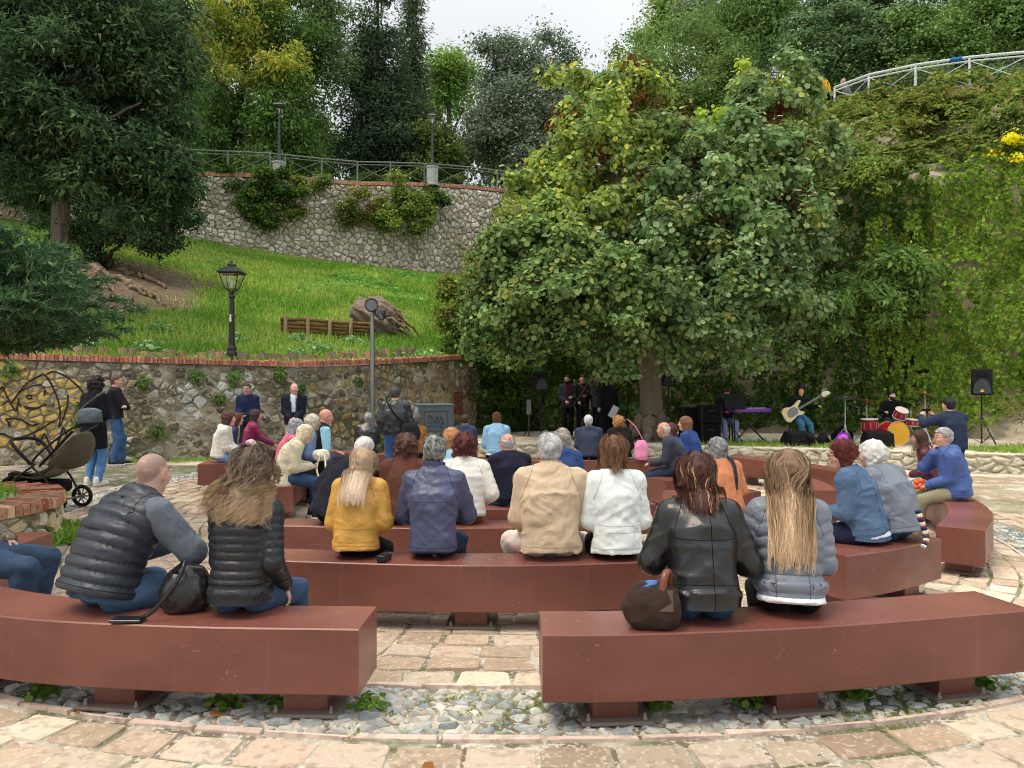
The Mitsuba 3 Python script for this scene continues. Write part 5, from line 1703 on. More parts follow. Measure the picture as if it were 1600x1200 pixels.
# shrubs over the upper wall
for nm, lab, bl, nn, pal, sz in [
    ('shrub', 'dark green shrub hanging over the pale upper wall near its left lamp', [(-13.09, 35.3, 10.78, 0.88, 0.75, 0.88), (-11.87, 35.6, 10.80, 1.01, 0.86, 1.01), (-12.38, 35.8, 9.80, 0.90, 0.76, 0.90), (-11.25, 36.0, 10.60, 0.84, 0.71, 0.84), (-12.24, 36.0, 8.65, 0.48, 0.41, 0.48), (-11.70, 36.0, 9.40, 0.66, 0.56, 0.66)], 700, DARKIVY, 0.15),
    ('shrub', 'thin green shrub under the left lamp of the upper wall', [(-10.86, 36.2, 10.35, 0.78, 0.67, 0.78), (-10.44, 36.3, 9.46, 0.67, 0.57, 0.67), (-9.86, 36.4, 10.70, 0.79, 0.67, 0.79), (-9.05, 36.8, 10.49, 0.86, 0.73, 0.86), (-8.06, 37.2, 10.28, 0.68, 0.58, 0.68)], 420, GREENL + OLIVE, 0.14),
    ('shrub', 'dry brown and green shrub in the middle of the upper wall top', [(-7.48, 37.4, 10.48, 0.81, 0.69, 0.81), (-6.89, 37.6, 9.90, 0.69, 0.59, 0.69), (-6.30, 37.8, 10.42, 0.63, 0.54, 0.63), (-8.08, 37.3, 9.84, 0.56, 0.48, 0.56)], 300, OLIVE, 0.12),
    ('shrub', 'bright yellow green bush in front of the upper railing by the right lamp', [(-5.45, 38.0, 11.10, 0.95, 0.81, 0.95), (-4.93, 38.2, 10.35, 0.89, 0.76, 0.89), (-5.86, 38.0, 9.67, 0.82, 0.70, 0.82), (-4.79, 38.3, 9.74, 0.70, 0.60, 0.70)], 600, [[*S(128, 144, 74), 3], [*S(106, 128, 64), 2], [*S(86, 110, 58), 1]], 0.14),
    ('shrub', 'deep green bush on the upper wall left of the right lamp foot', [(-4.14, 38.8, 10.81, 0.71, 0.60, 0.71), (-3.57, 39.0, 10.96, 0.52, 0.44, 0.52), (-4.50, 38.6, 10.93, 0.58, 0.49, 0.58)], 260, DARKIVY, 0.14),
    ('shrub', 'dark green ivy clump at the right end of the upper wall', [(0.17, 41.5, 11.80, 0.76, 0.65, 0.76), (-0.17, 41.3, 11.06, 0.69, 0.59, 0.69), (1.05, 42.0, 11.75, 0.91, 0.77, 0.91)], 320, DARKIVY, 0.16)]:
    k = num(nm)
    v, f, c = crown(bl, nn, 16, 0.16, sz, pal, rng, 'quad', 1.5)
    put(k, (v, f), 'm_leaf', c, label=lab, cat='shrub')

for nm, lab, bl, pal in [
    ('background_tree', 'dark tree mass behind the yellowing feathery tree', [(-24.28, 62.0, 22.27, 3.10, 2.63, 3.10), (-21.33, 64.0, 23.47, 3.20, 2.72, 3.20), (-18.40, 64.0, 22.40, 2.67, 2.27, 2.67), (-15.73, 64.0, 21.07, 1.81, 1.54, 1.81), (-25.00, 60.0, 19.60, 2.50, 2.12, 2.50), (-19.00, 60.0, 19.10, 2.25, 1.91, 2.25), (-15.00, 60.0, 18.85, 2.00, 1.70, 2.00), (-24.75, 66.0, 28.00, 3.30, 2.80, 3.30)], [[*S(58, 78, 50), 3], [*S(76, 96, 60), 2]]),
    ('background_tree', 'dark low trees behind the path and the right lamp of the upper wall', [(-12.00, 60.0, 19.10, 2.00, 1.70, 2.00), (-7.73, 58.0, 17.94, 1.74, 1.48, 1.74), (-4.83, 58.0, 17.65, 1.64, 1.40, 1.64), (-1.93, 58.0, 17.94, 1.93, 1.64, 1.93), (1.45, 58.0, 17.94, 1.74, 1.48, 1.74), (-3.10, 62.0, 21.49, 2.07, 1.76, 2.07), (3.87, 58.0, 19.48, 2.42, 2.05, 2.42), (6.28, 58.0, 20.93, 2.42, 2.05, 2.42)], [[*S(62, 80, 54), 3], [*S(84, 100, 66), 2]]),
    ('background_tree', 'dark shaded thicket behind the white railing and its walkers', [(18.59, 46.0, 19.23, 1.76, 1.50, 1.76), (20.70, 46.0, 19.43, 1.92, 1.63, 1.92), (23.00, 46.0, 20.00, 1.92, 1.63, 1.92), (25.68, 46.0, 20.38, 2.11, 1.79, 2.11), (28.75, 46.0, 20.96, 2.30, 1.95, 2.30), (17.25, 46.0, 18.47, 1.53, 1.30, 1.53), (31.43, 46.0, 21.53, 2.30, 1.95, 2.30)], [[*S(56, 72, 48), 3], [*S(72, 90, 58), 2]])]:
    tree(nm, lab, None, [('crown', crown(bl, 1100, 14, 0.6, 0.44, pal, rng, 'quad', 1.8, 0.5, 0.7, 0.4))], [([(bl[0][0], bl[0][1], 11.5), (bl[0][0], bl[0][1], bl[0][2])], 0.3, 0.2)])

# right-hand trees above the cliff
FINE = [[*S(108, 130, 78), 3], [*S(92, 116, 70), 3], [*S(126, 144, 92), 1.5]]
tree('light_green_tree', 'light green fine leaved tree above the autumn tinted tree', None, [
    ('crown', crown([(7.17, 41.0, 17.66, 2.56, 2.18, 2.56), (9.10, 42.0, 19.62, 2.62, 2.23, 2.62), (10.17, 40.0, 16.60, 2.50, 2.12, 2.50), (5.64, 41.0, 15.95, 1.71, 1.45, 1.71), (7.67, 40.0, 14.93, 2.00, 1.70, 2.00), (5.60, 42.0, 17.70, 1.05, 0.89, 1.05), (9.43, 39.0, 13.95, 1.95, 1.66, 1.95)], 2100, 20, 0.36, 0.20, FINE, rng, 'quad', 1.8, 0.5, 0.7))],
    [([(8.54, 41.00, 10.82), (8.54, 41.00, 14.58), (8.47, 41.50, 18.89)], 0.3, 0.12), ([(8.54, 41.00, 14.24), (6.83, 41.00, 16.63)], 0.12, 0.04), ([(8.54, 41.00, 14.93), (10.59, 41.00, 17.66)], 0.12, 0.04)])
tree('stone_pine', 'bright yellow green pine at the edge of the sky, upper right', None, [
    ('crown', crown([(11.60, 58.0, 29.15, 2.22, 1.89, 2.22), (13.29, 58.0, 30.60, 2.22, 1.89, 2.22), (10.15, 58.0, 27.70, 1.74, 1.48, 1.74), (13.78, 57.0, 28.20, 1.90, 1.61, 1.90)], 560, 18, 0.6, 0.32, [[*S(132, 156, 86), 3], [*S(112, 136, 74), 2]], rng, 'quad', 2.2, 0.9, 0.6)),
    ('crown', crown([(13.27, 54.0, 28.15, 1.62, 1.38, 1.62), (12.60, 55.0, 28.18, 1.10, 0.94, 1.10)], 240, 18, 0.4, 0.26, GREYOAK, rng))],
    [([(12.57, 58.00, 20.93), (12.32, 58.00, 27.70)], 0.3, 0.15)])
tree('willow_like_tree', 'feathery light green tree with upswept sprays above the cliff', None, [
    ('crown', crown([(13.93, 44.0, 21.03, 2.93, 2.49, 2.93), (13.12, 45.0, 23.16, 2.62, 2.23, 2.62), (15.22, 44.0, 22.68, 2.02, 1.71, 2.02), (12.36, 43.0, 19.52, 1.97, 1.68, 1.97), (14.33, 43.0, 18.80, 2.15, 1.83, 2.15), (15.95, 44.0, 20.67, 1.65, 1.40, 1.65)], 1700, 18, 0.4, 0.30, [[*S(110, 136, 82), 3], [*S(94, 122, 74), 3], [*S(132, 152, 100), 1]], rng, 'quad', 3.6, 0.4, 0.9, 0.25, 0.3))],
    [([(14.12, 44.00, 14.07), (14.12, 44.00, 18.10), (13.93, 44.00, 22.13)], 0.26, 0.1)])
SAGE = [[*S(104, 128, 92), 3], [*S(84, 108, 76), 3], [*S(130, 150, 116), 1.5], [*S(64, 84, 60), 1]]
tree('layered_tree', 'grey green tree with layered spreading sprays behind the walkers', None, [
    ('crown', crown([(16.67, 40.0, 19.60, 1.73, 1.47, 1.73), (18.17, 40.0, 19.27, 2.07, 1.76, 2.07), (15.83, 40.0, 18.77, 1.60, 1.36, 1.60), (19.34, 39.0, 18.34, 1.79, 1.52, 1.79), (17.22, 39.0, 17.69, 1.62, 1.38, 1.62), (20.00, 40.0, 19.60, 1.33, 1.13, 1.33)], 1300, 22, 0.42, 0.22, SAGE, rng, 'quad', 2.0, 0.9, 0.3, 0.3, 0.4, 0.4))],
    [([(18.17, 40.00, 14.93), (18.17, 40.00, 17.60), (18.33, 40.00, 19.93)], 0.22, 0.1), ([(18.17, 40.00, 16.93), (16.33, 40.00, 18.93)], 0.1, 0.03), ([(18.17, 40.00, 17.27), (20.00, 40.00, 19.27)], 0.1, 0.03)])
tree('spreading_tree', 'wide mid green tree filling the top right corner above the white railing', None, [
    ('crown', crown([(20.90, 38.0, 18.70, 1.74, 1.48, 1.74), (21.58, 37.0, 17.48, 1.85, 1.57, 1.85), (23.43, 37.0, 18.25, 2.31, 1.97, 2.31), (24.00, 36.0, 16.30, 1.80, 1.53, 1.80), (23.43, 38.0, 19.97, 1.74, 1.48, 1.74), (24.67, 37.0, 19.48, 2.16, 1.83, 2.16), (20.04, 37.0, 17.02, 1.39, 1.18, 1.39), (25.80, 36.0, 17.80, 2.40, 2.04, 2.40), (19.95, 38.0, 19.18, 1.11, 0.94, 1.11), (21.29, 35.0, 15.60, 1.31, 1.12, 1.31), (20.40, 36.0, 15.70, 1.20, 1.02, 1.20)], 2600, 20, 0.36, 0.19, [[*S(102, 130, 74), 3], [*S(84, 110, 64), 3], [*S(128, 150, 92), 1.2]], rng, 'quad', 1.8, 0.7, 0.45))],
    [([(24.07, 38.00, 13.63), (24.07, 38.00, 16.80), (24.38, 38.00, 19.97)], 0.28, 0.12)])
tree('umbrella_pine', 'dark pine with bare slanting trunks at the top right against the sky', None, [
    ('crown', crown([(20.80, 52.0, 27.60, 3.03, 2.58, 3.03), (23.40, 52.0, 28.03, 2.60, 2.21, 2.60), (25.83, 50.0, 28.27, 2.92, 2.48, 2.92), (30.33, 52.0, 28.90, 3.03, 2.58, 3.03), (18.33, 50.0, 25.77, 1.67, 1.42, 1.67), (22.97, 52.0, 26.30, 1.73, 1.47, 1.73)], 1200, 18, 0.5, 0.28, [[*S(56, 76, 52), 3], [*S(74, 94, 62), 2]], rng, 'tri', 2.4, 0.6, 0.5))],
    [([(22.00, 48.00, 19.60), (22.08, 48.00, 23.20), (21.40, 48.00, 26.40)], 0.5, 0.3), ([(25.48, 52.00, 22.40), (25.61, 52.00, 25.87), (25.65, 52.00, 29.33)], 0.2, 0.14), ([(26.22, 52.00, 22.40), (26.52, 52.00, 26.30), (26.78, 52.00, 29.33)], 0.2, 0.14), ([(27.21, 52.00, 23.27), (27.30, 52.00, 26.73), (27.13, 52.00, 29.33)], 0.18, 0.12), ([(27.39, 52.00, 25.00), (27.82, 52.00, 27.17), (28.38, 52.00, 28.90)], 0.12, 0.08)], S(58, 52, 46))

# the big tree with heart-shaped leaves, by the stage
JUD = [[*S(116, 139, 98), 4], [*S(98, 123, 84), 4], [*S(140, 161, 126), 2.5], [*S(94, 116, 70), 3], [*S(142, 152, 90), 1.5]]
JYEL = [[*S(150, 164, 88), 3], [*S(128, 148, 86), 3], [*S(182, 180, 88), 1], [*S(112, 136, 88), 3]]
JGRN = [[*S(106, 130, 82), 3], [*S(90, 114, 74), 3], [*S(130, 150, 94), 2], [*S(142, 144, 82), 0.6]]
RED = [[*S(104, 56, 46), 3], [*S(88, 48, 40), 2], [*S(120, 78, 56), 1]]
tree('judas_tree', 'big old tree with round grey green leaves and reddish pods by the stage', None, [
    ('crown', crown([(4.12, 19.0, 7.14, 1.11, 0.94, 1.11), (5.54, 19.0, 7.93, 1.27, 1.08, 1.27), (6.74, 19.5, 9.08, 0.89, 0.76, 0.89), (5.76, 18.2, 6.61, 1.44, 1.22, 1.44), (7.16, 18.6, 7.26, 0.78, 0.66, 0.78), (4.40, 17.6, 5.56, 1.47, 1.25, 1.47), (3.11, 17.8, 5.16, 1.26, 1.07, 1.26), (5.94, 17.6, 4.90, 1.39, 1.18, 1.39), (7.18, 18.4, 5.74, 0.74, 0.63, 0.74), (4.01, 17.2, 3.89, 1.36, 1.16, 1.36), (5.48, 17.3, 3.69, 1.23, 1.04, 1.23), (4.84, 17.6, 2.77, 0.91, 0.77, 0.91), (6.52, 18.0, 3.70, 0.75, 0.64, 0.75), (3.52, 17.6, 2.77, 0.73, 0.62, 0.73), (6.36, 18.4, 2.67, 0.61, 0.52, 0.61)], 5400, 11, 0.14, 0.130, JUD, rng, 'round', 1, 0.45, 0.7, 0.2, None, 0.40, sub=20, sr=(0.15, 0.29))),
    ('crown', crown([(1.66, 19.0, 8.25, 0.79, 0.67, 0.79), (2.99, 19.4, 8.88, 0.97, 0.82, 0.97), (1.24, 18.6, 6.79, 0.90, 0.76, 0.90), (2.33, 18.6, 7.41, 1.16, 0.99, 1.16), (1.44, 19.2, 9.12, 0.54, 0.46, 0.54), (3.13, 18.8, 7.40, 0.78, 0.67, 0.78), (1.20, 18.0, 5.50, 0.90, 0.77, 0.90), (2.10, 18.0, 5.65, 0.90, 0.77, 0.90), (0.47, 18.6, 6.25, 0.47, 0.40, 0.47)], 1900, 11, 0.14, 0.124, JYEL, rng, 'round', 1, 0.45, 0.7, 0.2, None, 0.42, sub=16, sr=(0.15, 0.29))),
    ('crown', crown([(0.15, 17.8, 4.27, 1.04, 0.88, 1.04), (1.03, 17.6, 4.53, 1.10, 0.94, 1.10), (0.86, 17.2, 3.32, 1.29, 1.10, 1.29), (2.15, 17.2, 3.46, 1.29, 1.10, 1.29), (-0.44, 17.6, 3.36, 0.81, 0.69, 0.81), (1.43, 17.2, 2.53, 0.60, 0.51, 0.60), (0.29, 17.4, 2.62, 0.67, 0.57, 0.67), (-0.82, 17.8, 2.86, 0.50, 0.43, 0.50), (2.44, 17.2, 2.46, 0.52, 0.44, 0.52)], 2900, 11, 0.14, 0.124, JGRN, rng, 'round', 1, 0.45, 0.7, 0.2, None, 0.40, sub=20, sr=(0.15, 0.29))),
    ('pod_clusters', crown([(1.25, 18.7, 7.99, 0.53, 0.45, 0.53), (3.01, 19.0, 9.36, 0.35, 0.30, 0.35), (3.13, 18.8, 8.49, 0.63, 0.53, 0.63), (2.14, 18.3, 6.94, 0.55, 0.47, 0.55), (6.42, 18.8, 8.34, 0.63, 0.53, 0.63), (5.79, 18.3, 7.39, 0.52, 0.44, 0.52), (6.71, 18.3, 6.94, 0.46, 0.39, 0.46), (4.45, 18.4, 7.27, 0.40, 0.34, 0.40), (3.15, 18.0, 6.40, 0.45, 0.38, 0.45), (4.95, 18.0, 6.70, 0.39, 0.33, 0.39), (4.03, 18.6, 7.96, 0.31, 0.26, 0.31), (4.61, 17.3, 5.49, 0.35, 0.29, 0.35), (0.84, 16.9, 3.99, 0.37, 0.31, 0.37), (6.60, 18.0, 5.95, 0.42, 0.36, 0.42)], 620, 10, 0.09, 0.11, RED, rng, 'quad', 3.4, 0.1, 1.0, 0.3, None, 0.3, sub=2)),
    ('new_shoots', crown([(4.70, 18.2, 7.89, 0.11, 0.09, 0.11), (4.82, 18.2, 7.44, 0.11, 0.09, 0.11), (4.47, 18.2, 7.97, 0.09, 0.08, 0.09), (4.88, 18.2, 7.97, 0.09, 0.08, 0.09), (3.23, 17.8, 6.20, 0.12, 0.10, 0.12), (5.70, 18.9, 9.44, 0.09, 0.08, 0.09), (6.55, 18.8, 8.87, 0.11, 0.09, 0.11)], 46, 9, 0.08, 0.11, [[*S(160, 178, 76), 3], [*S(140, 164, 72), 1]], rng, 'round', 1, 0.5, 1.2, 0.5, sub=5))],
    [([(3.49, 19.20, 0.00), (3.52, 19.20, 0.80), (3.44, 19.10, 1.76), (3.31, 18.90, 2.70), (2.87, 18.60, 3.93), (2.62, 18.50, 4.84), (2.67, 18.60, 5.79), (2.48, 18.80, 6.93)], 0.33, 0.16),
     ([(2.57, 18.70, 6.43), (2.25, 18.60, 7.18), (1.63, 18.60, 7.57)], 0.13, 0.04), ([(2.51, 18.80, 6.93), (2.93, 19.00, 7.93), (3.02, 19.10, 8.76)], 0.11, 0.03), ([(2.71, 18.60, 6.87), (3.39, 18.50, 7.61), (4.03, 18.60, 7.96)], 0.10, 0.03),
     ([(2.87, 18.60, 3.93), (3.83, 18.40, 4.97), (5.37, 18.40, 6.20), (6.74, 18.80, 7.87)], 0.16, 0.04), ([(3.31, 18.90, 2.70), (4.29, 18.40, 3.59), (5.70, 18.00, 4.15)], 0.14, 0.04), ([(2.95, 18.60, 3.62), (1.50, 18.00, 4.15), (0.45, 17.80, 4.27)], 0.14, 0.04),
     ([(3.36, 19.00, 2.23), (1.97, 18.20, 2.81), (0.59, 17.80, 3.08)], 0.10, 0.03), ([(6.39, 18.70, 7.83), (5.90, 18.40, 7.12), (5.37, 18.40, 6.66)], 0.05, 0.02)], S(134, 120, 106))
for a in np.linspace(0, 5.4, 6):
    c_ = np.array([3.5, 19.2, STAGE])
    d_ = np.array([math.cos(a), math.sin(a), 0])
    put('judas_tree__root' + (f'_{int(a * 10):03d}' if a else ''), limb([c_ + d_ * 0.2 + [0, 0, 0.6], c_ + d_ * 0.42 + [0, 0, 0.22], c_ + d_ * 0.8 + [0, 0, -0.03]], 0.2, 0.07, rng, 0.02), 'm_bark', S(144, 128, 112), True)

# bushes round the foot of the slope, the stage and the cliff
for nm, lab, bl, nn, per, pal, sz, shp in [
    ('bush', 'olive green small leaved bush at the right end of the grass slope', [(-1.28, 22.0, 4.35, 0.77, 0.65, 0.77), (-0.64, 22.0, 4.53, 0.73, 0.62, 0.73), (-1.52, 21.5, 3.57, 0.54, 0.46, 0.54), (-0.19, 23.0, 5.43, 0.77, 0.65, 0.77), (-0.96, 23.0, 5.24, 0.50, 0.42, 0.50), (0.00, 24.0, 6.60, 0.60, 0.51, 0.60)], 800, 18, OLIVE + LIME[:1], 0.11, 'quad'),
    ('bush', 'dark bush beside the end of the brick coping under the big tree', [(-0.70, 21.0, 3.17, 0.79, 0.67, 0.79), (-1.23, 21.0, 2.83, 0.53, 0.45, 0.53), (-0.09, 20.5, 2.54, 0.61, 0.52, 0.61), (-0.18, 21.5, 1.78, 0.68, 0.58, 0.68), (-0.45, 21.5, 1.24, 0.47, 0.40, 0.47)], 800, 18, DARKIVY, 0.11, 'quad'),
    ('sapling', 'young tree with broad bright leaves growing out of the rock wall', [(9.50, 20.0, 4.52, 0.83, 0.71, 0.83), (8.74, 19.6, 4.05, 0.69, 0.58, 0.69), (9.98, 19.8, 4.24, 0.69, 0.59, 0.69), (8.41, 19.4, 3.62, 0.52, 0.44, 0.52), (9.43, 19.5, 3.71, 0.58, 0.50, 0.58), (8.12, 19.5, 3.39, 0.36, 0.30, 0.36)], 420, 16, [[*S(108, 134, 76), 3], [*S(92, 120, 68), 2], [*S(128, 150, 90), 1]], 0.2, 'long'),
    ('sapling', 'yellow green feathery sapling on the rock below the white railing', [(9.72, 21.6, 7.81, 0.65, 0.55, 0.65), (9.27, 21.8, 7.63, 0.51, 0.43, 0.51), (9.87, 20.6, 7.23, 0.55, 0.47, 0.55), (9.45, 21.0, 7.03, 0.49, 0.42, 0.49)], 420, 16, [[*S(126, 144, 76), 3], [*S(106, 128, 68), 2]], 0.16, 'long'),
    ('bush', 'rounded green bush at the left foot of the white railing', [(13.17, 29.0, 12.11, 0.82, 0.70, 0.82), (14.01, 28.5, 11.69, 0.85, 0.73, 0.85), (12.08, 29.0, 11.75, 0.77, 0.66, 0.77), (13.99, 29.2, 12.55, 0.49, 0.41, 0.49), (11.80, 30.0, 12.30, 0.70, 0.59, 0.70), (11.12, 29.0, 11.39, 0.82, 0.70, 0.82)], 520, 18, OLIVE + LIME, 0.15, 'quad'),
    ('bush', 'dull green bush on the cliff edge in the middle of the white railing', [(12.78, 23.6, 9.86, 0.67, 0.57, 0.67), (13.53, 23.2, 9.87, 0.54, 0.46, 0.54), (11.98, 23.0, 9.17, 0.50, 0.42, 0.50)], 520, 18, OLIVE, 0.14, 'quad'),
    ('broom_bush', 'bush with yellow flowers on the cliff at the right edge', [(12.96, 20.2, 8.33, 0.51, 0.43, 0.51), (13.33, 20.0, 8.02, 0.53, 0.45, 0.53), (12.90, 19.6, 7.40, 0.36, 0.31, 0.36)], 420, 18, OLIVE + GREENL, 0.12, 'quad'),
    ('bush', 'dry grey brown scrub bush behind the drum kit', [(9.87, 18.5, 0.98, 0.34, 0.29, 0.34), (10.09, 18.2, 0.61, 0.27, 0.23, 0.27), (11.12, 17.8, 0.78, 0.30, 0.25, 0.30), (11.51, 17.6, 0.87, 0.35, 0.30, 0.35), (9.77, 18.6, 0.51, 0.19, 0.16, 0.19)], 260, 18, [[*S(126, 118, 84), 3], [*S(104, 110, 66), 2], [*S(150, 140, 104), 1]], 0.08, 'thin')]:
    k = num(nm)
    v, f, c = crown(bl, nn, per, 0.15, sz, pal, rng, 'quad', {'long': 2.6, 'thin': 5}.get(shp, 1.5), 0.5, 0.6, 0.25, 0.5 if shp == 'long' else None)
    put(k, (v, f), 'm_leaf', c, label=lab, cat='bush' if 'bush' in nm else 'sapling')
v, f, c = crown([(12.37, 19.4, 7.55, 0.36, 0.30, 0.36), (12.64, 19.2, 7.42, 0.32, 0.27, 0.32), (12.09, 19.3, 7.33, 0.19, 0.16, 0.19)], 60, 14, 0.1, 0.1, [[*S(226, 200, 48), 1]], rng)
put('broom_bush__flowers', (v, f), 'm_leaf', c, label='yellow flowers')

# the spruce in the planter
k = num('spruce')
USED.add(k)
tag(k, 'dark blue green spruce with spreading branches in the round planter at left', 'tree')
sc = np.array([-6.2, 7.7, 0.4])
put(f'{k}__trunk', limb([sc, sc + [0.03, 0, 1.5], sc + [0, 0, 3.0]], 0.09, 0.02, rng, 0.01), 'm_bark', S(96, 80, 66), True)
need, br = [], []
for i in range(190):
    zz = rng.uniform(1.62, 2.62)
    a = rng.uniform(-2.4, 1.6)
    L = min(3.85 - zz, 1.95) * rng.uniform(0.7, 1.08)
    d_ = np.array([math.cos(a), math.sin(a), 0.05])
    tt = np.linspace(0, 1, 9)[:, None]
    p = sc + [0, 0, zz] + d_ * L * tt + np.array([0, 0, -0.30]) * L * tt * (1 - tt) + np.array([0, 0, 0.05]) * tt
    br.append(tube(p, np.linspace(0.016, 0.004, 9), 4))
    s_ = np.array([-math.sin(a), math.cos(a), 0])
    for j in range(2, 9):
        for sg in (-1, 0, 1):
            if sg == 0 and j < 7:
                continue
            tl = min(L, 1.5) * (0.34 - 0.028 * j) + 0.08
            dd = nrm(d_ * 0.8 + s_ * sg * 0.75)
            m = int(15 * tl / 0.2) + 5
            t_ = rng.random(m)
            q = p[j] + dd * tl * t_[:, None] + np.array([0, 0, -0.12]) * (t_ * t_)[:, None] * tl
            od = nrm(rng.normal(0, 1, (m, 3)) + [0, 0, 0.35])
            need.append((q, nrm(od * 0.8 + dd * 0.65), od))
q = np.vstack([x[0] for x in need])
tg = np.vstack([x[1] for x in need])
n = len(q)
v, f, c = leaves(q, rng.normal(0, 1, (n, 3)) + [0, 0, 0.8], 0.085, pick([[*S(66, 92, 66), 3], [*S(54, 78, 56), 3], [*S(96, 122, 88), 1.2]], n, rng), rng, 'tri', 4.0, tg, 0.3)
v = v.reshape(-1, 3, 3)
put(f'{k}__needles', (v.reshape(-1, 3), f), 'm_leaf', c)
put(f'{k}__branches', cat(br), 'm_bark', S(90, 74, 60), kind='stuff')
print('spruce needles', n)

# roots on the bare soil, weeds on and under the walls, grass on the stage
for i, pts in enumerate([[(-14.2, 25.2), (-13.1, 24.2), (-12.2, 23.0), (-11.3, 22.2), (-10.6, 21.7)], [(-13.6, 24.9), (-12.6, 24.0), (-11.4, 23.6), (-10.3, 22.6), (-9.7, 22.0)], [(-14.0, 24.6), (-13.6, 23.6), (-13.3, 22.6)], [(-12.9, 25.2), (-11.6, 24.6), (-10.9, 24.2)], [(-13.2, 24.5), (-12.7, 23.4), (-12.5, 22.7)], [(-12.1, 24.0), (-11.2, 23.1), (-10.7, 22.9)]]):
    p = np.array(pts)
    p3 = np.c_[p, slope_z(p[:, 0], p[:, 1]) + 0.05]
    k = num('tree_root')
    put(k, limb(p3, 0.13, 0.045, rng, 0.05, 18), 'm_bark', S(140, 124, 104), True, label='pale tree root snaking over the bare soil of the slope', cat='root', group='roots on the bare soil')
for i, (x, z, r) in enumerate([(-5.95, 1.72, 0.2), (-5.1, 1.82, 0.16), (-6.65, 1.75, 0.16), (-7.6, 1.62, 0.14), (-3.6, 1.65, 0.12), (-8.65, 1.1, 0.22), (-7.35, 0.62, 0.2), (-8.7, 0.8, 0.16), (-9.9, 1.85, 0.2), (-3.1, 0.25, 0.25), (-4.7, 1.5, 0.1), (-1.6, 0.4, 0.3), (-6.2, 1.3, 0.12)]):
    u = u_at_x(WALL, x)
    p, nn_ = WALL.at(u), WALL.nor(u)
    c_ = np.array([p[0] + nn_[0] * 0.08, p[1] + nn_[1] * 0.08, z])
    k = num('wall_weed')
    m = 120
    o = rng.normal(0, 0.5, (m, 3)) * r * [1, 0.5, 0.9]
    v, f, c = leaves(c_ + o, nrm(o) + [nn_[0], nn_[1], 0.5], 0.075, pick(GREENL, m, rng), rng, 'quad', 1.4)
    put(k, (v, f), 'm_leaf', c, label='small green weed growing out of the rubble retaining wall', cat='weed', group='weeds on the retaining wall')


def tufts(name, P, label, pal, hgt, kind='stuff', catg='grass', group=None, w=4.0):
    n = len(P)
    v, f, c = leaves(P, np.tile([0.0, -0.9, 0.2], (n, 1)), hgt, pick(pal, n, rng), rng, 'tri', w, np.tile([0.0, 0, 1.0], (n, 1)) + rng.normal(0, 0.25, (n, 3)), 0.6)
    put(num(name), (v, f), 'm_leafthin', c, label=label, cat=catg, kind=kind, group=group)


GR = [[*S(104, 140, 56), 3], [*S(132, 156, 74), 2], [*S(160, 160, 104), 1]]
n = 14000
u = rng.uniform(0.30, 1.0, n)
kb = KERB.at(u * KERB.L)
bb = CL0.at(u * CL0.L)
t_ = rng.uniform(0.02, 0.5, n)[:, None]
P = np.c_[kb * (1 - t_) + bb * t_, np.full(n, STAGE)]
ok = (meshkit.fbm(P * [0.9, 0.9, 0], 3, 3) > 0.5 - 0.12 * sm(9, 13, P[:, 0])) & ~((np.abs(P[:, 0] - 9) < 1.2) & (P[:, 1] > 17))
tufts('stage_grass', P[ok], 'sparse grass along the front of the stage ground', GR, 0.12)
n = 5000
u = rng.uniform(0.0, 0.98, n) * WALL.L
p, nn_ = WALL.at(u), WALL.nor(u)
o = np.abs(rng.normal(0, 0.16, n))[:, None] + 0.05
P = np.c_[p + nn_ * o, gz(p[:, 0], p[:, 1])]
ok = meshkit.fbm(np.c_[u * 0.7, u * 0, u * 0], 3, 3) > 0.47
tufts('verge_grass', P[ok], 'thin strip of grass and moss along the foot of the retaining wall', GR, 0.09)
# green growth under the front benches
for i, (xx, yy) in enumerate([(-2.45, 3.98), (-1.45, 3.86), (-1.15, 3.85), (-0.72, 3.85), (-1.3, 3.98), (1.2, 3.85), (0.70, 3.82), (0.42, 3.78), (1.75, 3.98), (2.55, 4.12)]):
    weed('clover_plant', (xx, yy, float(gz(xx, yy))), 0.11, 60, 0.038, [[*S(92, 128, 52), 3], [*S(74, 106, 44), 2], [*S(120, 140, 70), 1]], 'low green weed growing between the cobbles under a front bench', 'weeds under the front benches', 'round', 0.06, 'weed')
th = rng.uniform(-2.3, -0.85, 260)
xx, yy = oval(th, rng.uniform(0.955, 1.045, 260))
ok = meshkit.fbm(np.stack([xx * 1.6, yy * 1.6, xx * 0], 1), 3, 5) > 0.52
P = np.repeat(np.stack([xx, yy, gz(xx, yy) + 0.008], 1)[ok], 22, 0)
P = P + rng.normal(0, 0.035, P.shape) * [1, 1, 0.1]
v, f, c = leaves(P, np.tile([0, 0, 1.0], (len(P), 1)), 0.018, pick([[*S(104, 118, 56), 3], [*S(128, 132, 78), 2]], len(P), rng), rng, 'quad', 1.5)
put('moss', (v, f), 'm_leaf', c, label='patches of moss in the joints of the cobbled band', cat='moss', kind='stuff')
P = np.stack([rng.uniform(-5.1, -4.05, 5200), rng.uniform(6.2, 8.7, 5200)], 1)
e = np.hypot((P[:, 0] + 6.2), (P[:, 1] - 7.7))
P = P[(e > 1.46) & (e < 1.46 + 0.6 * meshkit.noise(np.c_[P * 2.2, P[:, :1] * 0], 4))]
tufts('planter_grass', np.c_[P, gz(P[:, 0], P[:, 1])], 'green grass at the foot of the round brick planter', GR[:2], 0.14)
P = sc[:2] + rng.normal(0, 0.55, (2600, 2))
P = P[np.hypot(*(P - sc[:2]).T) < 1.05]
tufts('planter_grass', np.c_[P, np.full(len(P), 0.42)], 'grass growing in the soil inside the round planter', GR[:2], 0.12)
leafp = []
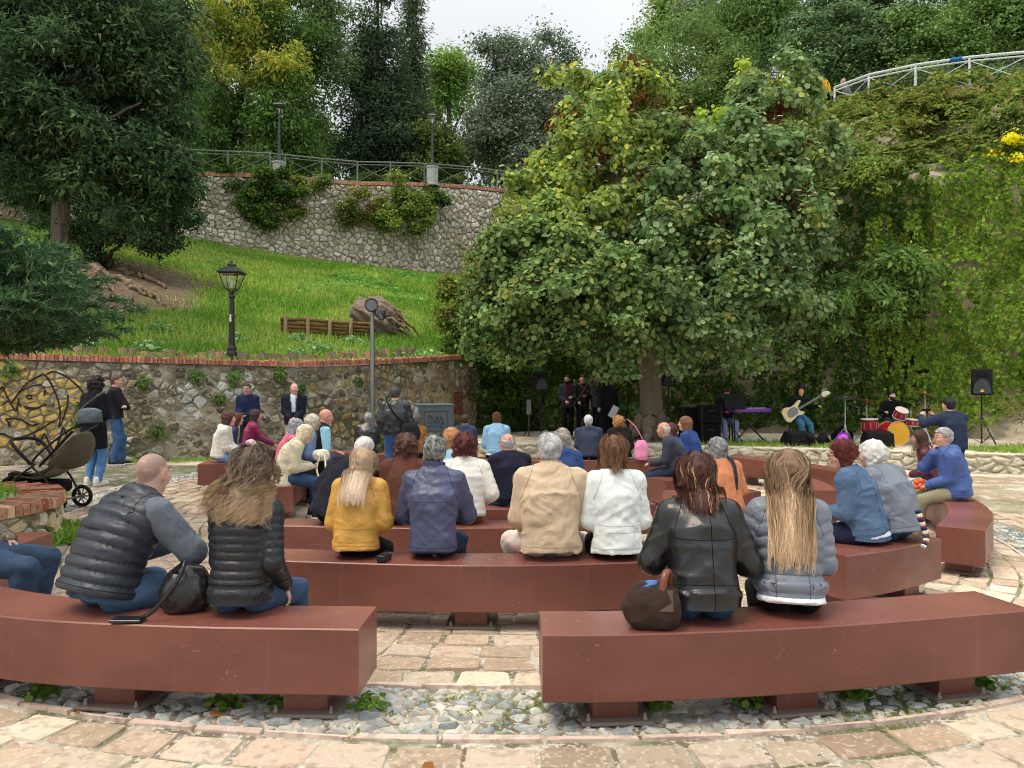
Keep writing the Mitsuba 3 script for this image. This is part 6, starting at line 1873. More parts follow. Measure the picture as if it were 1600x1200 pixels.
for i in range(22):
    xx, yy = rng.uniform(-2.6, 3.0), rng.uniform(2.7, 6.2)
    k = num('fallen_leaf')
    v, f, c = leaves(np.array([[xx, yy, float(gz(xx, yy)) + 0.016]]), np.array([[0, 0, 1.0]]), rng.uniform(0.03, 0.07), pick([[*S(196, 160, 70), 2], [*S(150, 104, 60), 2], [*S(116, 84, 54), 1]], 1, rng), rng, 'round', 1, None, 0.15)
    put(k, (v, f), 'm_leaf', c, label='small dry fallen leaf lying on the paving', cat='leaf', group='fallen leaves on the paving')


# ---------------------------------------------------------------- benches
def bench(pts, z, label, feet, width=0.375, hgt=0.315, inward=1):
    """A curved box bench: the outer top edge runs through pts; feet: places along it (0..1)."""
    k = num('bench')
    USED.add(k)
    tag(k, label, 'bench', 'red brown metal benches')
    pa = Path([(x, y) for x, y in pts], 40)
    u = np.linspace(0, pa.L, 40)
    p, n = pa.at(u), -pa.nor(u) * inward
    b = 0.006
    prof = [(b, z), (width - b, z), (width, z - b), (width, z - hgt + b), (width - b, z - hgt), (b, z - hgt), (0, z - hgt + b), (0, z - b)]
    m = len(prof)
    v = np.stack([np.concatenate([p + n * w, np.full((40, 1), h)], 1) for w, h in prof], 1).reshape(-1, 3)
    i, j = np.meshgrid(np.arange(39), np.arange(m), indexing='ij')
    q = np.stack([i * m + j, i * m + (j + 1) % m, (i + 1) * m + (j + 1) % m, (i + 1) * m + j], -1).reshape(-1, 4)
    f = np.vstack([q[:, [0, 1, 2]], q[:, [0, 2, 3]]])
    e = 39 * m
    f = np.vstack([f, [[0, a + 1, a] for a in range(1, m - 1)], [[e, e + a, e + a + 1] for a in range(1, m - 1)]])
    if inward > 0:
        f = f[:, ::-1]
    put(f'{k}__seat', (v, f), 'm_bench', smooth=30)
    for i, fu in enumerate(feet):
        c, nn_ = pa.at(fu * pa.L), -pa.nor(fu * pa.L) * inward
        t_ = np.array([nn_[1], -nn_[0]])
        R = np.array([[t_[0], nn_[0], 0], [t_[1], nn_[1], 0], [0, 0, 1.0]])
        g0 = float(gz(c[0], c[1]))
        zb = z - hgt
        o = np.r_[c + nn_ * (width / 2 + 0.03), 0]
        sx = '' if i == 0 else f'_{i:03d}'
        hh = zb - g0 - 0.012
        put(f'{k}__foot{sx}', xf(bbox((0.22, 0.22, hh), 0.003), R, o + [0, 0, g0 + 0.012 + hh / 2]), 'm_bench')
        put(f'{k}__base_plate{sx}', xf(bbox((0.34, 0.34, 0.016), 0.003), R, o + [0, 0, g0 + 0.012]), 'm_matte', S(120, 108, 100))
        if c[1] < 6:
            for q_ in ((-1, -1), (1, -1)):
                put(f'{k}__base_plate{sx}__bolt' + ('' if q_[0] < 0 else '_001'), xf(lathe([(0.011, 0.0), (0.011, 0.012), (0.006, 0.013), (0.006, 0.03), (0, 0.031)], 8), R, o + R @ np.array([0.135 * q_[0], 0.135 * q_[1], 0.0]) + [0, 0, g0 + 0.02]), 'm_matte', S(150, 140, 130))
    return pa


bench([(-3.5, 4.25), (-2.55, 3.82), (-1.64, 3.66), (-0.72, 3.61)], 0.447, 'nearest red brown bench on the left, with the man in a quilted vest on it', (0.22, 0.56, 0.90))
bench([(0.14, 3.53), (0.59, 3.54), (1.52, 3.66), (2.66, 3.92)], 0.447, 'nearest red brown bench on the right, with the leather jacket woman on it', (0.14, 0.50, 0.86))
bench([(-1.76, 5.24), (-0.64, 5.10), (0.2, 5.09), (1.2, 5.22)], 0.40, 'long middle bench in the second row, carrying the yellow coat and three neighbours', (0.15, 0.50, 0.85))
bench([(2.36, 5.42), (2.84, 5.66), (3.37, 6.03)], 0.385, 'short bench at right under the woman in the denim jacket', (0.2, 0.8))
bench([(-2.12, 6.76), (-1.02, 6.64), (0.03, 6.66), (1.04, 6.76)], 0.355, 'third row bench behind the yellow coat, under the brown sweater and white quilted coat', (0.15, 0.5, 0.85))
bench([(-1.04, 7.80), (-0.23, 7.80), (0.66, 7.88), (1.53, 8.15)], 0.33, 'fourth row bench whose right end shows beside the white jacket woman', (0.15, 0.5, 0.85))
bench([(-1.35, 13.6), (0.33, 13.12), (1.99, 13.05), (2.95, 13.3)], 0.30, 'farthest middle bench, holding the woman in light blue and the pink bag', (0.12, 0.5, 0.88))
bench([(-3.5, 14.9), (-2.9, 14.55), (-2.2, 14.3)], 0.285, 'far bench by the wall under the seated man in black leather', (0.2, 0.8))
bench([(2.02, 10.1), (2.7, 10.5), (3.35, 10.98)], 0.33, 'bench under the old man in dark grey in profile', (0.15, 0.85))
bench([(1.75, 6.93), (2.25, 7.02), (2.75, 7.25), (3.22, 7.62)], 0.345, 'bench under the woman in the orange top', (0.15, 0.85))
bench([(1.84, 8.82), (2.4, 8.88), (2.95, 9.1)], 0.33, 'low bench half hidden behind the orange top, its left end clear', (0.15, 0.85))
bench([(3.86, 9.12), (4.02, 9.75), (4.05, 10.45)], 0.33, 'short curved bench end seen behind the grey jacket woman with very long hair', (0.2, 0.8))
bench([(4.83, 11.24), (4.43, 12.51), (3.87, 13.67)], 0.31, 'long empty bench in front of the stage kerb at right', (0.1, 0.5, 0.9), inward=-1)
bench([(4.08, 6.62), (4.72, 7.54), (5.14, 8.61), (5.42, 9.9)], 0.335, 'strongly curved bench at the right edge under the man in blue', (0.08, 0.5, 0.92))
bench([(-4.72, 14.3), (-4.92, 13.0), (-4.80, 12.1), (-4.70, 11.48)], 0.40, 'left bench whose square end stands clear, under the white hooded jacket', (0.1, 0.5, 0.9), width=0.42)
bench([(-3.2, 12.5), (-3.27, 11.2), (-3.22, 10.2), (-3.06, 9.35)], 0.34, 'left inner bench under the woman in the beige trench coat', (0.1, 0.5, 0.9))
bench([(-4.10, 6.2), (-4.05, 5.5), (-3.94, 4.75)], 0.40, 'bench at the left edge under the cropped sitter in jeans', (0.2, 0.8))


# ---------------------------------------------------------------- street lamps, poles, fences
IRON = S(30, 36, 36)


def street_lamp(x, y, z, H, label, group, col=IRON, plinth=None, sc=1.0):
    k = num('street_lamp')
    USED.add(k)
    tag(k, label, 'street lamp', group)
    o = np.array([x, y, z])
    lh = 0.60 * sc
    pz = H - lh
    if plinth:
        w_, h_ = plinth
        put(f'{k}__plinth', xf(lathe([(w_ / 2 * 1.08, 0), (w_ / 2 * 1.08, 0.1), (w_ / 2, 0.12), (w_ / 2, h_ - 0.08), (w_ / 2 * 1.1, h_ - 0.07), (w_ / 2 * 1.1, h_), (0, h_)], 20), None, o), 'm_matte', S(170, 178, 176), 40)
        o = o + [0, 0, h_]
        pz -= h_
    r = 0.05 * sc
    put(f'{k}__pole', xf(lathe([(0.135 * sc, 0), (0.135 * sc, 0.05), (0.10 * sc, 0.08), (0.11 * sc, 0.16), (0.085 * sc, 0.22), (0.10 * sc, 0.25), (0.085 * sc, 0.30), (0.06 * sc, 0.36), (0.055 * sc, 0.62 * pz), (0.075 * sc, 0.64 * pz), (0.055 * sc, 0.66 * pz), (0.042 * sc, 0.9 * pz),
                                (0.07 * sc, 0.92 * pz), (0.07 * sc, 0.94 * pz), (0.045 * sc, 0.96 * pz), (0.055 * sc, pz), (0, pz)], 14), None, o), 'm_gloss', col, 45)
    b = o + [0, 0, pz]
    s = sc
    lo, hi, z0, z1 = 0.105 * s, 0.20 * s, 0.06 * s, 0.38 * s
    cs = [(-1, -1), (1, -1), (1, 1), (-1, 1)]
    bars = []
    for i in range(4):
        a, c_ = cs[i], cs[(i + 1) % 4]
        bars.append(tube([b + [0, 0, 0], b + [a[0] * lo * 0.5, a[1] * lo * 0.5, z0 * 0.35], b + [a[0] * lo, a[1] * lo, z0]], 0.010 * s, 5))
        bars.append(tube([b + [a[0] * lo, a[1] * lo, z0], b + [a[0] * hi, a[1] * hi, z1]], 0.011 * s, 5))
        bars.append(tube([b + [a[0] * lo, a[1] * lo, z0], b + [c_[0] * lo, c_[1] * lo, z0]], 0.010 * s, 5))
        bars.append(tube([b + [a[0] * hi, a[1] * hi, z1], b + [c_[0] * hi, c_[1] * hi, z1]], 0.014 * s, 5))
    put(f'{k}__lantern_frame', cat(bars), 'm_gloss', col)
    for i in range(4):
        a, c_ = cs[i], cs[(i + 1) % 4]
        q = [b + [a[0] * lo, a[1] * lo, z0], b + [c_[0] * lo, c_[1] * lo, z0], b + [c_[0] * hi, c_[1] * hi, z1], b + [a[0] * hi, a[1] * hi, z1]]
        put(f'{k}__pane' + (f'_{i:03d}' if i else ''), (q, [(0, 1, 2), (0, 2, 3)]), 'm_pane')
    e = 0.235 * s
    ro = [b + [x_ * e, y_ * e, z1 + 0.012] for x_, y_ in cs] + [b + [x_ * e, y_ * e, z1 + 0.03] for x_, y_ in cs] + [b + [x_ * 0.11 * s, y_ * 0.11 * s, z1 + 0.135 * s] for x_, y_ in cs]
    F = []
    for r0 in (0, 4):
        for i in range(4):
            j = (i + 1) % 4
            F += [(r0 + i, r0 + j, r0 + 4 + j), (r0 + i, r0 + 4 + j, r0 + 4 + i)]
    F += [(8, 9, 10), (8, 10, 11), (0, 2, 1), (0, 3, 2)]
    put(f'{k}__lantern_roof', (ro, F), 'm_gloss', col)
    put(f'{k}__finial', xf(lathe([(0.085 * s, 0.0), (0.085 * s, 0.05), (0.10 * s, 0.06), (0.05 * s, 0.09), (0.02 * s, 0.10), (0.03 * s, 0.12), (0.0, 0.15)], 12), None, b + [0, 0, z1 + 0.13 * s]), 'm_gloss', col, 45)
    put(f'{k}__bulb', xf(lathe([(0.03 * s, 0), (0.03 * s, 0.08 * s), (0.05 * s, 0.13 * s), (0.045 * s, 0.2 * s), (0, 0.24 * s)], 10), None, b + [0, 0, z0]), 'm_gloss', S(205, 205, 198), True)
    return k


scene['m_pane'] = {'type': 'thindielectric', 'int_ior': 1.5}
k = street_lamp(-6.22, 17.05, 2.12, 2.16, 'black lantern street lamp standing on the low retaining wall', 'lantern street lamps', sc=1.06)
put(f'{k}__sticker', (np.array([[-6.245, 16.975, 2.98], [-6.205, 16.975, 2.98], [-6.205, 16.975, 3.14], [-6.245, 16.975, 3.14]]), [(0, 1, 2), (0, 2, 3)]), 'm_matte', S(220, 220, 214), label='white sticker')
street_lamp(-11.05, 36.45, 11.15, 3.85, 'dark lantern street lamp on a round plinth, left one on the upper wall', 'lantern street lamps', S(58, 72, 72), (0.58, 0.98), 1.05)
street_lamp(-4.08, 39.35, 11.75, 3.75, 'dark lantern street lamp on a round plinth, right one on the upper wall', 'lantern street lamps', S(58, 72, 72), (0.58, 0.98), 1.05)
k = num('floodlight_pole')
USED.add(k)
tag(k, 'thin grey pole with two round floodlights in front of the retaining wall', 'light pole')
o = np.array([-3.12, 17.15, float(gz(-3.1, 17.15))])
put(f'{k}__pole', xf(lathe([(0.055, 0), (0.052, 2.3), (0.04, 3.45), (0, 3.46)], 12), None, o), 'm_metal', S(150, 156, 158), 45)
for i, (dx, dz, yaw, tilt) in enumerate(((0.0, 3.54, 10, 20), (0.20, 3.34, -50, 35))):
    R = rot([0, 0, 1], yaw) @ rot([1, 0, 0], -90 + tilt)
    nm = f'{k}__floodlight' + ('_001' if i else '')
    put(nm, xf(lathe([(0, -0.12), (0.07, -0.11), (0.09, -0.04), (0.15, -0.02), (0.155, 0.05), (0.135, 0.05), (0.13, 0.02), (0, 0.02)], 18), R @ rot([1, 0, 0], 180), o + [dx, -0.1, dz]), 'm_gloss', S(50, 54, 56), 40)
    put(nm + '__lens', xf(lathe([(0.13, 0.03), (0, 0.031)], 18), R @ rot([1, 0, 0], 180), o + [dx, -0.1, dz]), 'm_gloss', S(140, 146, 150))
    put(nm + '__bracket', tube([o + [0, 0, dz - 0.12 if not i else 3.30], o + [dx, -0.06, dz - 0.02]], 0.02, 6), 'm_metal', S(120, 126, 128))

# log fence and root stump on the slope
k = num('log_fence')
USED.add(k)
tag(k, 'low fence of stacked brown logs and stakes on the slope', 'fence')
A0, A1 = np.array([-6.2, 20.75]), np.array([-3.95, 22.0])
zs = lambda x, y: float(slope_z(np.array(x), np.array(y)))  # noqa: E731
rng = np.random.default_rng(77)
for i in range(5):
    p = A0 + (A1 - A0) * (0.03 + 0.235 * i)
    z0 = zs(*p)
    put(f'{k}__stake' + (f'_{i:03d}' if i else ''), limb([[*p, z0 - 0.2], [*p, z0 + 0.3], [p[0] + 0.01, p[1], z0 + 0.60]], 0.055, 0.05, rng, 0.004, 6), 'm_bark', S(178, 158, 122), True)
for j in range(5):
    for h in range(2):
        a, b = A0 + (A1 - A0) * (0.5 * h - 0.01), A0 + (A1 - A0) * (0.5 * h + 0.51)
        o = np.array([-0.05, 0.10])
        z0, z1 = zs(*a) + 0.05 + 0.105 * j, zs(*b) + 0.05 + 0.105 * j
        i = j * 2 + h
        put(f'{k}__log' + (f'_{i:03d}' if i else ''), limb([[*(a + o), z0], [*((a + b) / 2 + o), (z0 + z1) / 2 + rng.normal(0, 0.012)], [*(b + o), z1]], 0.052, 0.047, rng, 0.006, 8), 'm_bark', S(128, 96, 66) * rng.uniform(0.75, 1.25), True)
k = num('root_stump')
USED.add(k)
tag(k, 'uprooted grey dead stump with broken roots lying on the slope', 'stump')
sc0 = np.array([-3.95, 22.9, zs(-3.95, 22.9)])
m = trimesh.creation.icosphere(subdivisions=4)
v = np.array(m.vertices)
nzz = meshkit.fbm(v * [1.6, 1.6, 3.2] + 4, 5, 3) - 0.5
v = v * (1 + 0.85 * nzz[:, None]) * [0.78, 0.5, 0.58]
v = v @ rot([0, 1, 0], 32).T + sc0 + [-0.1, 0, 0.45]
put(f'{k}__trunk', (v, m.faces), 'm_bark', S(142, 128, 112), True)
for i in range(22):
    a = rng.uniform(-0.6, 0.75)
    L = rng.uniform(0.5, 1.25)
    st = sc0 + [rng.uniform(-0.5, 0.5), rng.uniform(-0.35, 0.1), rng.uniform(0.25, 0.85)]
    en = st + np.array([0.75 * L, rng.uniform(-0.3, 0.2), -0.75 * L * rng.uniform(0.5, 1.1)])
    en[2] = max(en[2], zs(en[0], en[1]) + 0.02)
    put(f'{k}__root' + (f'_{i:03d}' if i else ''), limb([st, (st + en) / 2 + rng.normal(0, 0.08, 3), en], 0.055 * rng.uniform(0.6, 1.3), 0.015, rng, 0.03, 9, 6), 'm_bark', [S(150, 136, 118), S(120, 92, 66), S(170, 160, 146)][i % 3] * rng.uniform(0.7, 1.1), True)

# the row of old terracotta edging behind the coping
k = num('terracotta_edging')
USED.add(k)
tag(k, 'row of weathered upright terracotta edging pieces behind the brick coping', 'edging')
u, i = u_at_x(WALL, -11.2), 0
while u < u_at_x(WALL, -1.7):
    p, nn_ = WALL.at(u), WALL.nor(u)
    q = p - nn_ * (0.95 + 0.05 * rng.normal())
    t_ = np.array([-nn_[1], nn_[0]])
    R = np.stack([np.r_[t_, 0], np.r_[-nn_, 0], [0, 0, 1.0]], 1) @ rot([0, 1, 0], rng.normal(0, 6)) @ rot([1, 0, 0], rng.normal(-8, 6))
    z0 = zs(*q)
    if rng.random() > 0.10:
        hh = 0.30 * rng.uniform(0.8, 1.15)
        an = np.linspace(0.1, np.pi - 0.1, 7)
        prof = np.array([[0.105 * np.cos(a), -0.09 * np.sin(a)] for a in an])
        inn = prof * 0.78
        pr = np.vstack([prof, inn[::-1]])
        v = np.vstack([np.c_[pr, np.zeros(14)], np.c_[pr * 0.9, np.full(14, hh)]])
        kk = np.arange(14)
        F = np.vstack([np.stack([kk, (kk + 1) % 14, (kk + 1) % 14 + 14], 1), np.stack([kk, (kk + 1) % 14 + 14, kk + 14], 1), [[14 + a, 14 + a + 1, 27 - a - 1] for a in range(6)], [[14 + a, 27 - a - 1, 27 - a] for a in range(6)]])
        F2 = F
        put(f'{k}__piece' + (f'_{i:03d}' if i else ''), xf((v, F2), R, [*q, z0 - 0.03]), 'm_brick', [S(158, 134, 108), S(140, 124, 104), S(170, 132, 104), S(128, 120, 104)][i % 4] * rng.uniform(0.75, 1.15))
    i += 1
    u += 0.205

# round planter
k = num('round_planter')
USED.add(k)
tag(k, 'round planter of pale rubble stone with a brick rim at the left edge', 'planter')
PC, PR = np.array([-6.2, 7.7]), 1.45
put(f'{k}__core', xf(lathe([(PR - 0.03, -0.05), (PR - 0.03, 0.335), (PR - 0.36, 0.335), (PR - 0.36, 0.2)], 64), None, [*PC, 0]), 'm_mortar', smooth=40)
put(f'{k}__soil', xf(lathe([(PR - 0.3, 0.38), (0.5, 0.44), (0, 0.44)], 40), None, [*PC, 0]), 'm_dirt', smooth=True)


def pl_place(u, v, h):
    a = np.asarray(u) / PR
    return np.stack([PC[0] + (PR - 0.03 + h) * np.cos(a), PC[1] + (PR - 0.03 + h) * np.sin(a), np.asarray(v) - 0.03], -1)


made = []
for poly in cells(2 * np.pi * PR, 0.365, 0.17, rng, 0.008, 1.4):
    v, f = piece(poly, -0.03, 0.035 * rng.uniform(0.7, 1.3), 0.02, pl_place, rng, 0.012)
    made.append((v, f, [S(216, 200, 160), S(226, 216, 190), S(206, 184, 138), S(196, 188, 166)][rng.integers(4)] * rng.uniform(0.8, 1.05), seen(v)))
pieces(k, 'stone', made, 'm_stone', 120, 'stones')


def rim(u, v, h):
    a = np.asarray(u) / PR
    return np.stack([PC[0] + np.asarray(v) * np.cos(a), PC[1] + np.asarray(v) * np.sin(a), 0.325 + h], -1)


made = []
nb = 104
for i in range(nb):
    a0, a1 = 2 * np.pi * PR * (i + 0.05) / nb, 2 * np.pi * PR * (i + 0.95) / nb
    v, f = piece([(a0, PR - 0.36), (a1, PR - 0.36), (a1, PR + 0.05), (a0, PR + 0.05)], 0.0, 0.105 + rng.normal(0, 0.003), 0.008, rim, rng)
    made.append((v, f, [S(184, 138, 110), S(170, 120, 96), S(196, 158, 130), S(160, 84, 66)][rng.integers(4)] * rng.uniform(0.8, 1.15), seen(v)))
pieces(k, 'rim_brick', made, 'm_brick', 100, 'rim_bricks')

# ---------------------------------------------------------------- stroller
k = num('stroller')
USED.add(k)
tag(k, 'empty baby stroller with dark olive canopy and black frame behind the round planter', 'stroller')
sd = np.array([-5.98, 9.80, 0.0])
Rs = rot([0, 0, 1], -7)          # its front points to the left


def st(v):
    return xf(v, Rs, sd)


BL = S(22, 23, 25)
for i, (x, y, r) in enumerate(((0.36, -0.24, 0.145), (0.36, 0.24, 0.145), (-0.52, -0.20, 0.11), (-0.52, 0.20, 0.11))):
    kk = f'{k}__wheel' + (f'_{i:03d}' if i else '')
    Rw = rot([1, 0, 0], 90)
    an = np.linspace(0, 2 * np.pi, 25)
    put(kk, st(tube(np.stack([x + (r - 0.024) * np.cos(an), np.full(25, y), r + (r - 0.024) * np.sin(an)], 1), 0.024, 8, False)), 'm_matte', S(26, 26, 27), True)
    sp = [tube([(x, y, r), (x + (r - 0.03) * math.cos(a), y, r + (r - 0.03) * math.sin(a))], 0.008, 4) for a in np.arange(9) * 2 * np.pi / 9]
    put(kk + '__spokes', st(cat(sp)), 'm_gloss', S(40, 40, 42))
    put(kk + '__hub', st(xf(lathe([(0.0, -0.03), (0.03, -0.028), (0.03, 0.028), (0, 0.03)], 10), Rw, (x, y, r))), 'm_gloss', S(120, 120, 122), 40)
for i, y in enumerate((-0.22, 0.22)):
    put(f'{k}__frame_bar' + ('_001' if i else ''), st(tube(spline([(0.36, y, 0.145), (0.20, y, 0.42), (0.02, y, 0.62), (0.40, y, 0.95), (0.62, y, 1.08)], 24), 0.015, 8)), 'm_gloss', BL, True)
    put(f'{k}__front_bar' + ('_001' if i else ''), st(tube(spline([(0.06, y, 0.60), (-0.2, y, 0.42), (-0.52, y * 0.9, 0.16)], 14), 0.014, 8)), 'm_gloss', BL, True)
put(f'{k}__handle', st(tube(spline([(0.62, -0.22, 1.08), (0.70, -0.2, 1.10), (0.72, 0, 1.10), (0.70, 0.2, 1.10), (0.62, 0.22, 1.08)], 16), 0.018, 8)), 'm_matte', BL, True)
put(f'{k}__axle', st(tube([(0.36, -0.24, 0.145), (0.36, 0.24, 0.145)], 0.012, 8)), 'm_metal', S(150, 150, 152))
put(f'{k}__bumper_bar', st(tube(spline([(0.0, -0.22, 0.60), (-0.24, -0.24, 0.86), (-0.36, 0, 0.90), (-0.24, 0.24, 0.86), (0.0, 0.22, 0.60)], 26), 0.022, 8)), 'm_matte', S(30, 30, 33), True)
seat = spline(np.array([(0.40, 0.66), (0.20, 0.50), (0.0, 0.44), (-0.22, 0.46), (-0.34, 0.42)]), 24)
yy = np.linspace(-0.20, 0.20, 11)
sx_ = np.repeat(seat[:, :1], 11, 1)
sz_ = seat[:, 1:2] + 0.05 * (np.abs(yy) / 0.20)[None] ** 4
v, f = grid_mesh(sx_, np.tile(yy, (24, 1)), sz_)
put(f'{k}__seat', st(cat([(v, f), (v + [0.01, 0, -0.05], f[:, ::-1])])), 'm_cloth', S(128, 122, 104), True)
lr = spline(np.array([(-0.30, 0.43), (-0.42, 0.36), (-0.52, 0.27), (-0.60, 0.17)]), 14)
put(f'{k}__leg_rest', st(cat([xf(bbox((0.05, 0.40 - 0.006 * i, 0.075), 0.02, (0, 0, 0)), rot([0, 1, 0], 38), (lr[i, 0], 0, lr[i, 1])) for i in range(14)])), 'm_cloth', S(24, 24, 26), 40)
prof = spline(np.array([(0.14, 0.56), (0.28, 0.72), (0.43, 0.88), (0.57, 1.00), (0.635, 0.93), (0.625, 0.76), (0.55, 0.60), (0.42, 0.525), (0.27, 0.525), (0.14, 0.56)]), 46)[:-1]
cen_ = np.array([0.40, 0.72])
rows_ = []
for y in np.linspace(-1, 1, 17):
    kk_ = (1 - abs(y) ** 2.6) ** 0.42 if abs(y) < 1 else 0.0
    rib = 1 + 0.018 * np.cos(np.arctan2(prof[:, 1] - 0.56, prof[:, 0] - 0.14) * 14)
    p_ = cen_ + (prof - cen_) * max(kk_, 0.02) * rib[:, None]
    rows_.append(np.stack([p_[:, 0], np.full(len(p_), 0.245 * y), p_[:, 1]], 1))
rows_ = np.array(rows_)
rows_ = np.concatenate([rows_, rows_[:, :1]], 1)
v, f = grid_mesh(rows_[..., 0], rows_[..., 1], rows_[..., 2])
put(f'{k}__canopy', st((v, f)), 'm_cloth', S(92, 86, 70), True)
put(f'{k}__canopy_trim', st(tube(np.stack([0.13 + 0.45 * np.linspace(0, 1, 12), np.full(12, -0.235), 0.575 + 0.44 * np.linspace(0, 1, 12)], 1), 0.016, 6)), 'm_cloth', S(34, 33, 32))
put(f'{k}__basket', st(bbox((0.62, 0.36, 0.16), 0.05, (-0.02, 0, 0.30))), 'm_cloth', S(24, 24, 26), 40)
put(f'{k}__basket__tag', st(bbox((0.05, 0.004, 0.025), 0.001, (0.24, -0.184, 0.33))), 'm_matte', S(190, 190, 190))

# ---------------------------------------------------------------- the grey box monument, plaque, utility box
k = num('grey_box')
USED.add(k)
tag(k, 'grey metal cabinet with scribbled graffiti in front of the retaining wall', 'cabinet')
bo = np.array([-1.62, 15.9, 0.10])
Rb = rot([0, 0, 1], 14)
W_, D_, H_ = 0.72, 0.62, 0.62
bx = lambda s, c, be=0.006: xf(bbox(s, be, c), Rb, bo)  # noqa: E731
put(f'{k}__cabinet', bx((W_, D_, H_), (0, 0, 0.62 + H_ / 2 - 0.18)), 'm_gloss', S(84, 94, 98))
put(f'{k}__plinth', bx((W_ * 0.8, D_ * 0.8, 0.72), (0, 0, 0.08)), 'm_stone', S(168, 156, 134))
put(f'{k}__lid', bx((W_ + 0.04, D_ + 0.04, 0.03), (0, 0, 1.075)), 'm_gloss', S(96, 106, 110))
zc = 0.44 + H_ / 2
fr = []
for a, b in (((-0.24, -0.2), (0.24, -0.2)), ((0.24, -0.2), (0.24, 0.2)), ((0.24, 0.2), (-0.24, 0.2)), ((-0.24, 0.2), (-0.24, -0.2))):
    c_ = ((a[0] + b[0]) / 2, -D_ / 2 - 0.004, zc + (a[1] + b[1]) / 2)
    fr.append(bbox((abs(a[0] - b[0]) + 0.012, 0.012, abs(a[1] - b[1]) + 0.012), 0.002, c_))
put(f'{k}__panel_frame', xf(cat(fr), Rb, bo), 'm_gloss', S(58, 66, 70))
scr = []
for j, st_ in enumerate([[(-0.16, 0.05), (-0.12, 0.12), (-0.08, 0.0), (-0.12, -0.06), (-0.16, 0.0)], [(-0.06, 0.08), (-0.02, -0.06), (0.02, 0.10), (0.05, -0.05), (0.10, 0.06)], [(0.08, 0.1), (0.14, 0.02), (0.1, -0.08), (0.18, -0.02)], [(-0.18, -0.12), (0.0, -0.1), (0.16, -0.14)]]):
    p = spline(np.array(st_), 18)
    scr.append(tube(np.c_[p[:, 0], np.full(18, -D_ / 2 - 0.006), zc + p[:, 1]], 0.006, 4))
put(f'{k}__scribble', xf(cat(scr), Rb, bo), 'm_matte', S(40, 46, 50), label='dark scribbled tag on the front')
scr = []
for j, st_ in enumerate([[(-0.2, 0.2), (-0.1, 0.1), (0.02, 0.16), (0.1, 0.0), (0.0, -0.15)], [(-0.18, -0.2), (-0.05, 0.0), (0.05, -0.1), (0.16, 0.1)], [(-0.2, 0.26), (0.0, 0.27), (0.16, 0.24)]]):
    p = spline(np.array(st_), 18)
    scr.append(tube(np.c_[np.full(18, -W_ / 2 - 0.004), p[:, 0], zc + p[:, 1]], 0.006, 4))
put(f'{k}__scribble_001', xf(cat(scr), Rb, bo), 'm_matte', S(60, 66, 70))
put(f'{k}__side_panel', xf(bbox((0.012, D_ - 0.04, H_ - 0.04), 0.002, (-W_ / 2 - 0.001, 0, zc)), Rb, bo), 'm_gloss', S(150, 160, 164))
u = u_at_x(WALL, -1.52)
p, nn_ = WALL.at(u), WALL.nor(u)
t_ = np.array([-nn_[1], nn_[0]])
Rp = np.stack([np.r_[t_, 0], np.r_[nn_, 0], [0, 0, 1.0]], 1)
k = num('wall_plaque')
put(k, xf(bbox((0.42, 0.02, 0.58), 0.004), Rp, [p[0] + nn_[0] * 0.09, p[1] + nn_[1] * 0.09, 1.10]), 'm_brick', S(108, 62, 46), label='plain rusty metal plaque fixed to the retaining wall above the grey cabinet', cat='plaque')
k = num('utility_box')
USED.add(k)
tag(k, 'grey electric box with a coiled hose above it under the big tree', 'utility box')
put(f'{k}__box', bbox((0.13, 0.10, 0.40), 0.01, (0.45, 20.6, 0.98)), 'm_gloss', S(118, 124, 126))
put(f'{k}__post', tube([(0.45, 20.65, STAGE), (0.45, 20.65, 1.2)], 0.025, 6), 'm_matte', S(80, 80, 78))
an = np.linspace(0, 4 * np.pi, 50)
put(f'{k}__hose', tube(np.stack([0.40 + (0.11 + 0.01 * an / 6) * np.cos(an), np.full(50, 20.55) + an * 0.003, 1.38 + (0.11 + 0.01 * an / 6) * np.sin(an)], 1), 0.010, 5), 'm_matte', S(74, 78, 80), True)

# ---------------------------------------------------------------- white railing on the cliff
RR = Path([(12.9, 30.9), (13.65, 29.7), (15.0, 28.55), (16.35, 27.45), (17.75, 26.5), (20.5, 24.6)], 120)
us = [u_at_x(RR, x) for x in (12.95, 13.75, 15.0, 16.35, 17.8, 19.2)]
Q = railing('railing', RR, lambda u: float(np.interp(RR.at(u)[0], [12.9, 13.7, 15.0, 16.35, 17.8, 20.5], [12.40, 12.42, 12.36, 12.18, 11.95, 11.65])), us, 1.1, S(206, 214, 220), 'white metal railing with crossed bars and wire mesh on the cliff top', True, 0.04, 0.0)
a, b = Q[2] * 0.35 + Q[3] * 0.65, Q[3] * 0.88 + Q[2] * 0.12
put('railing_001__blue_wrap' if 'railing_001__handrail' in scene else 'railing__blue_wrap', tube([a + [0, 0, 1.1], b + [0, 0, 1.1]], 0.062, 10), 'm_matte', S(40, 110, 190), label='blue tape wrapped round the handrail')
cw = []
k = num('path_wall')
USED.add(k)
tag(k, 'low pale parapet course under the white railing on the cliff', 'wall')
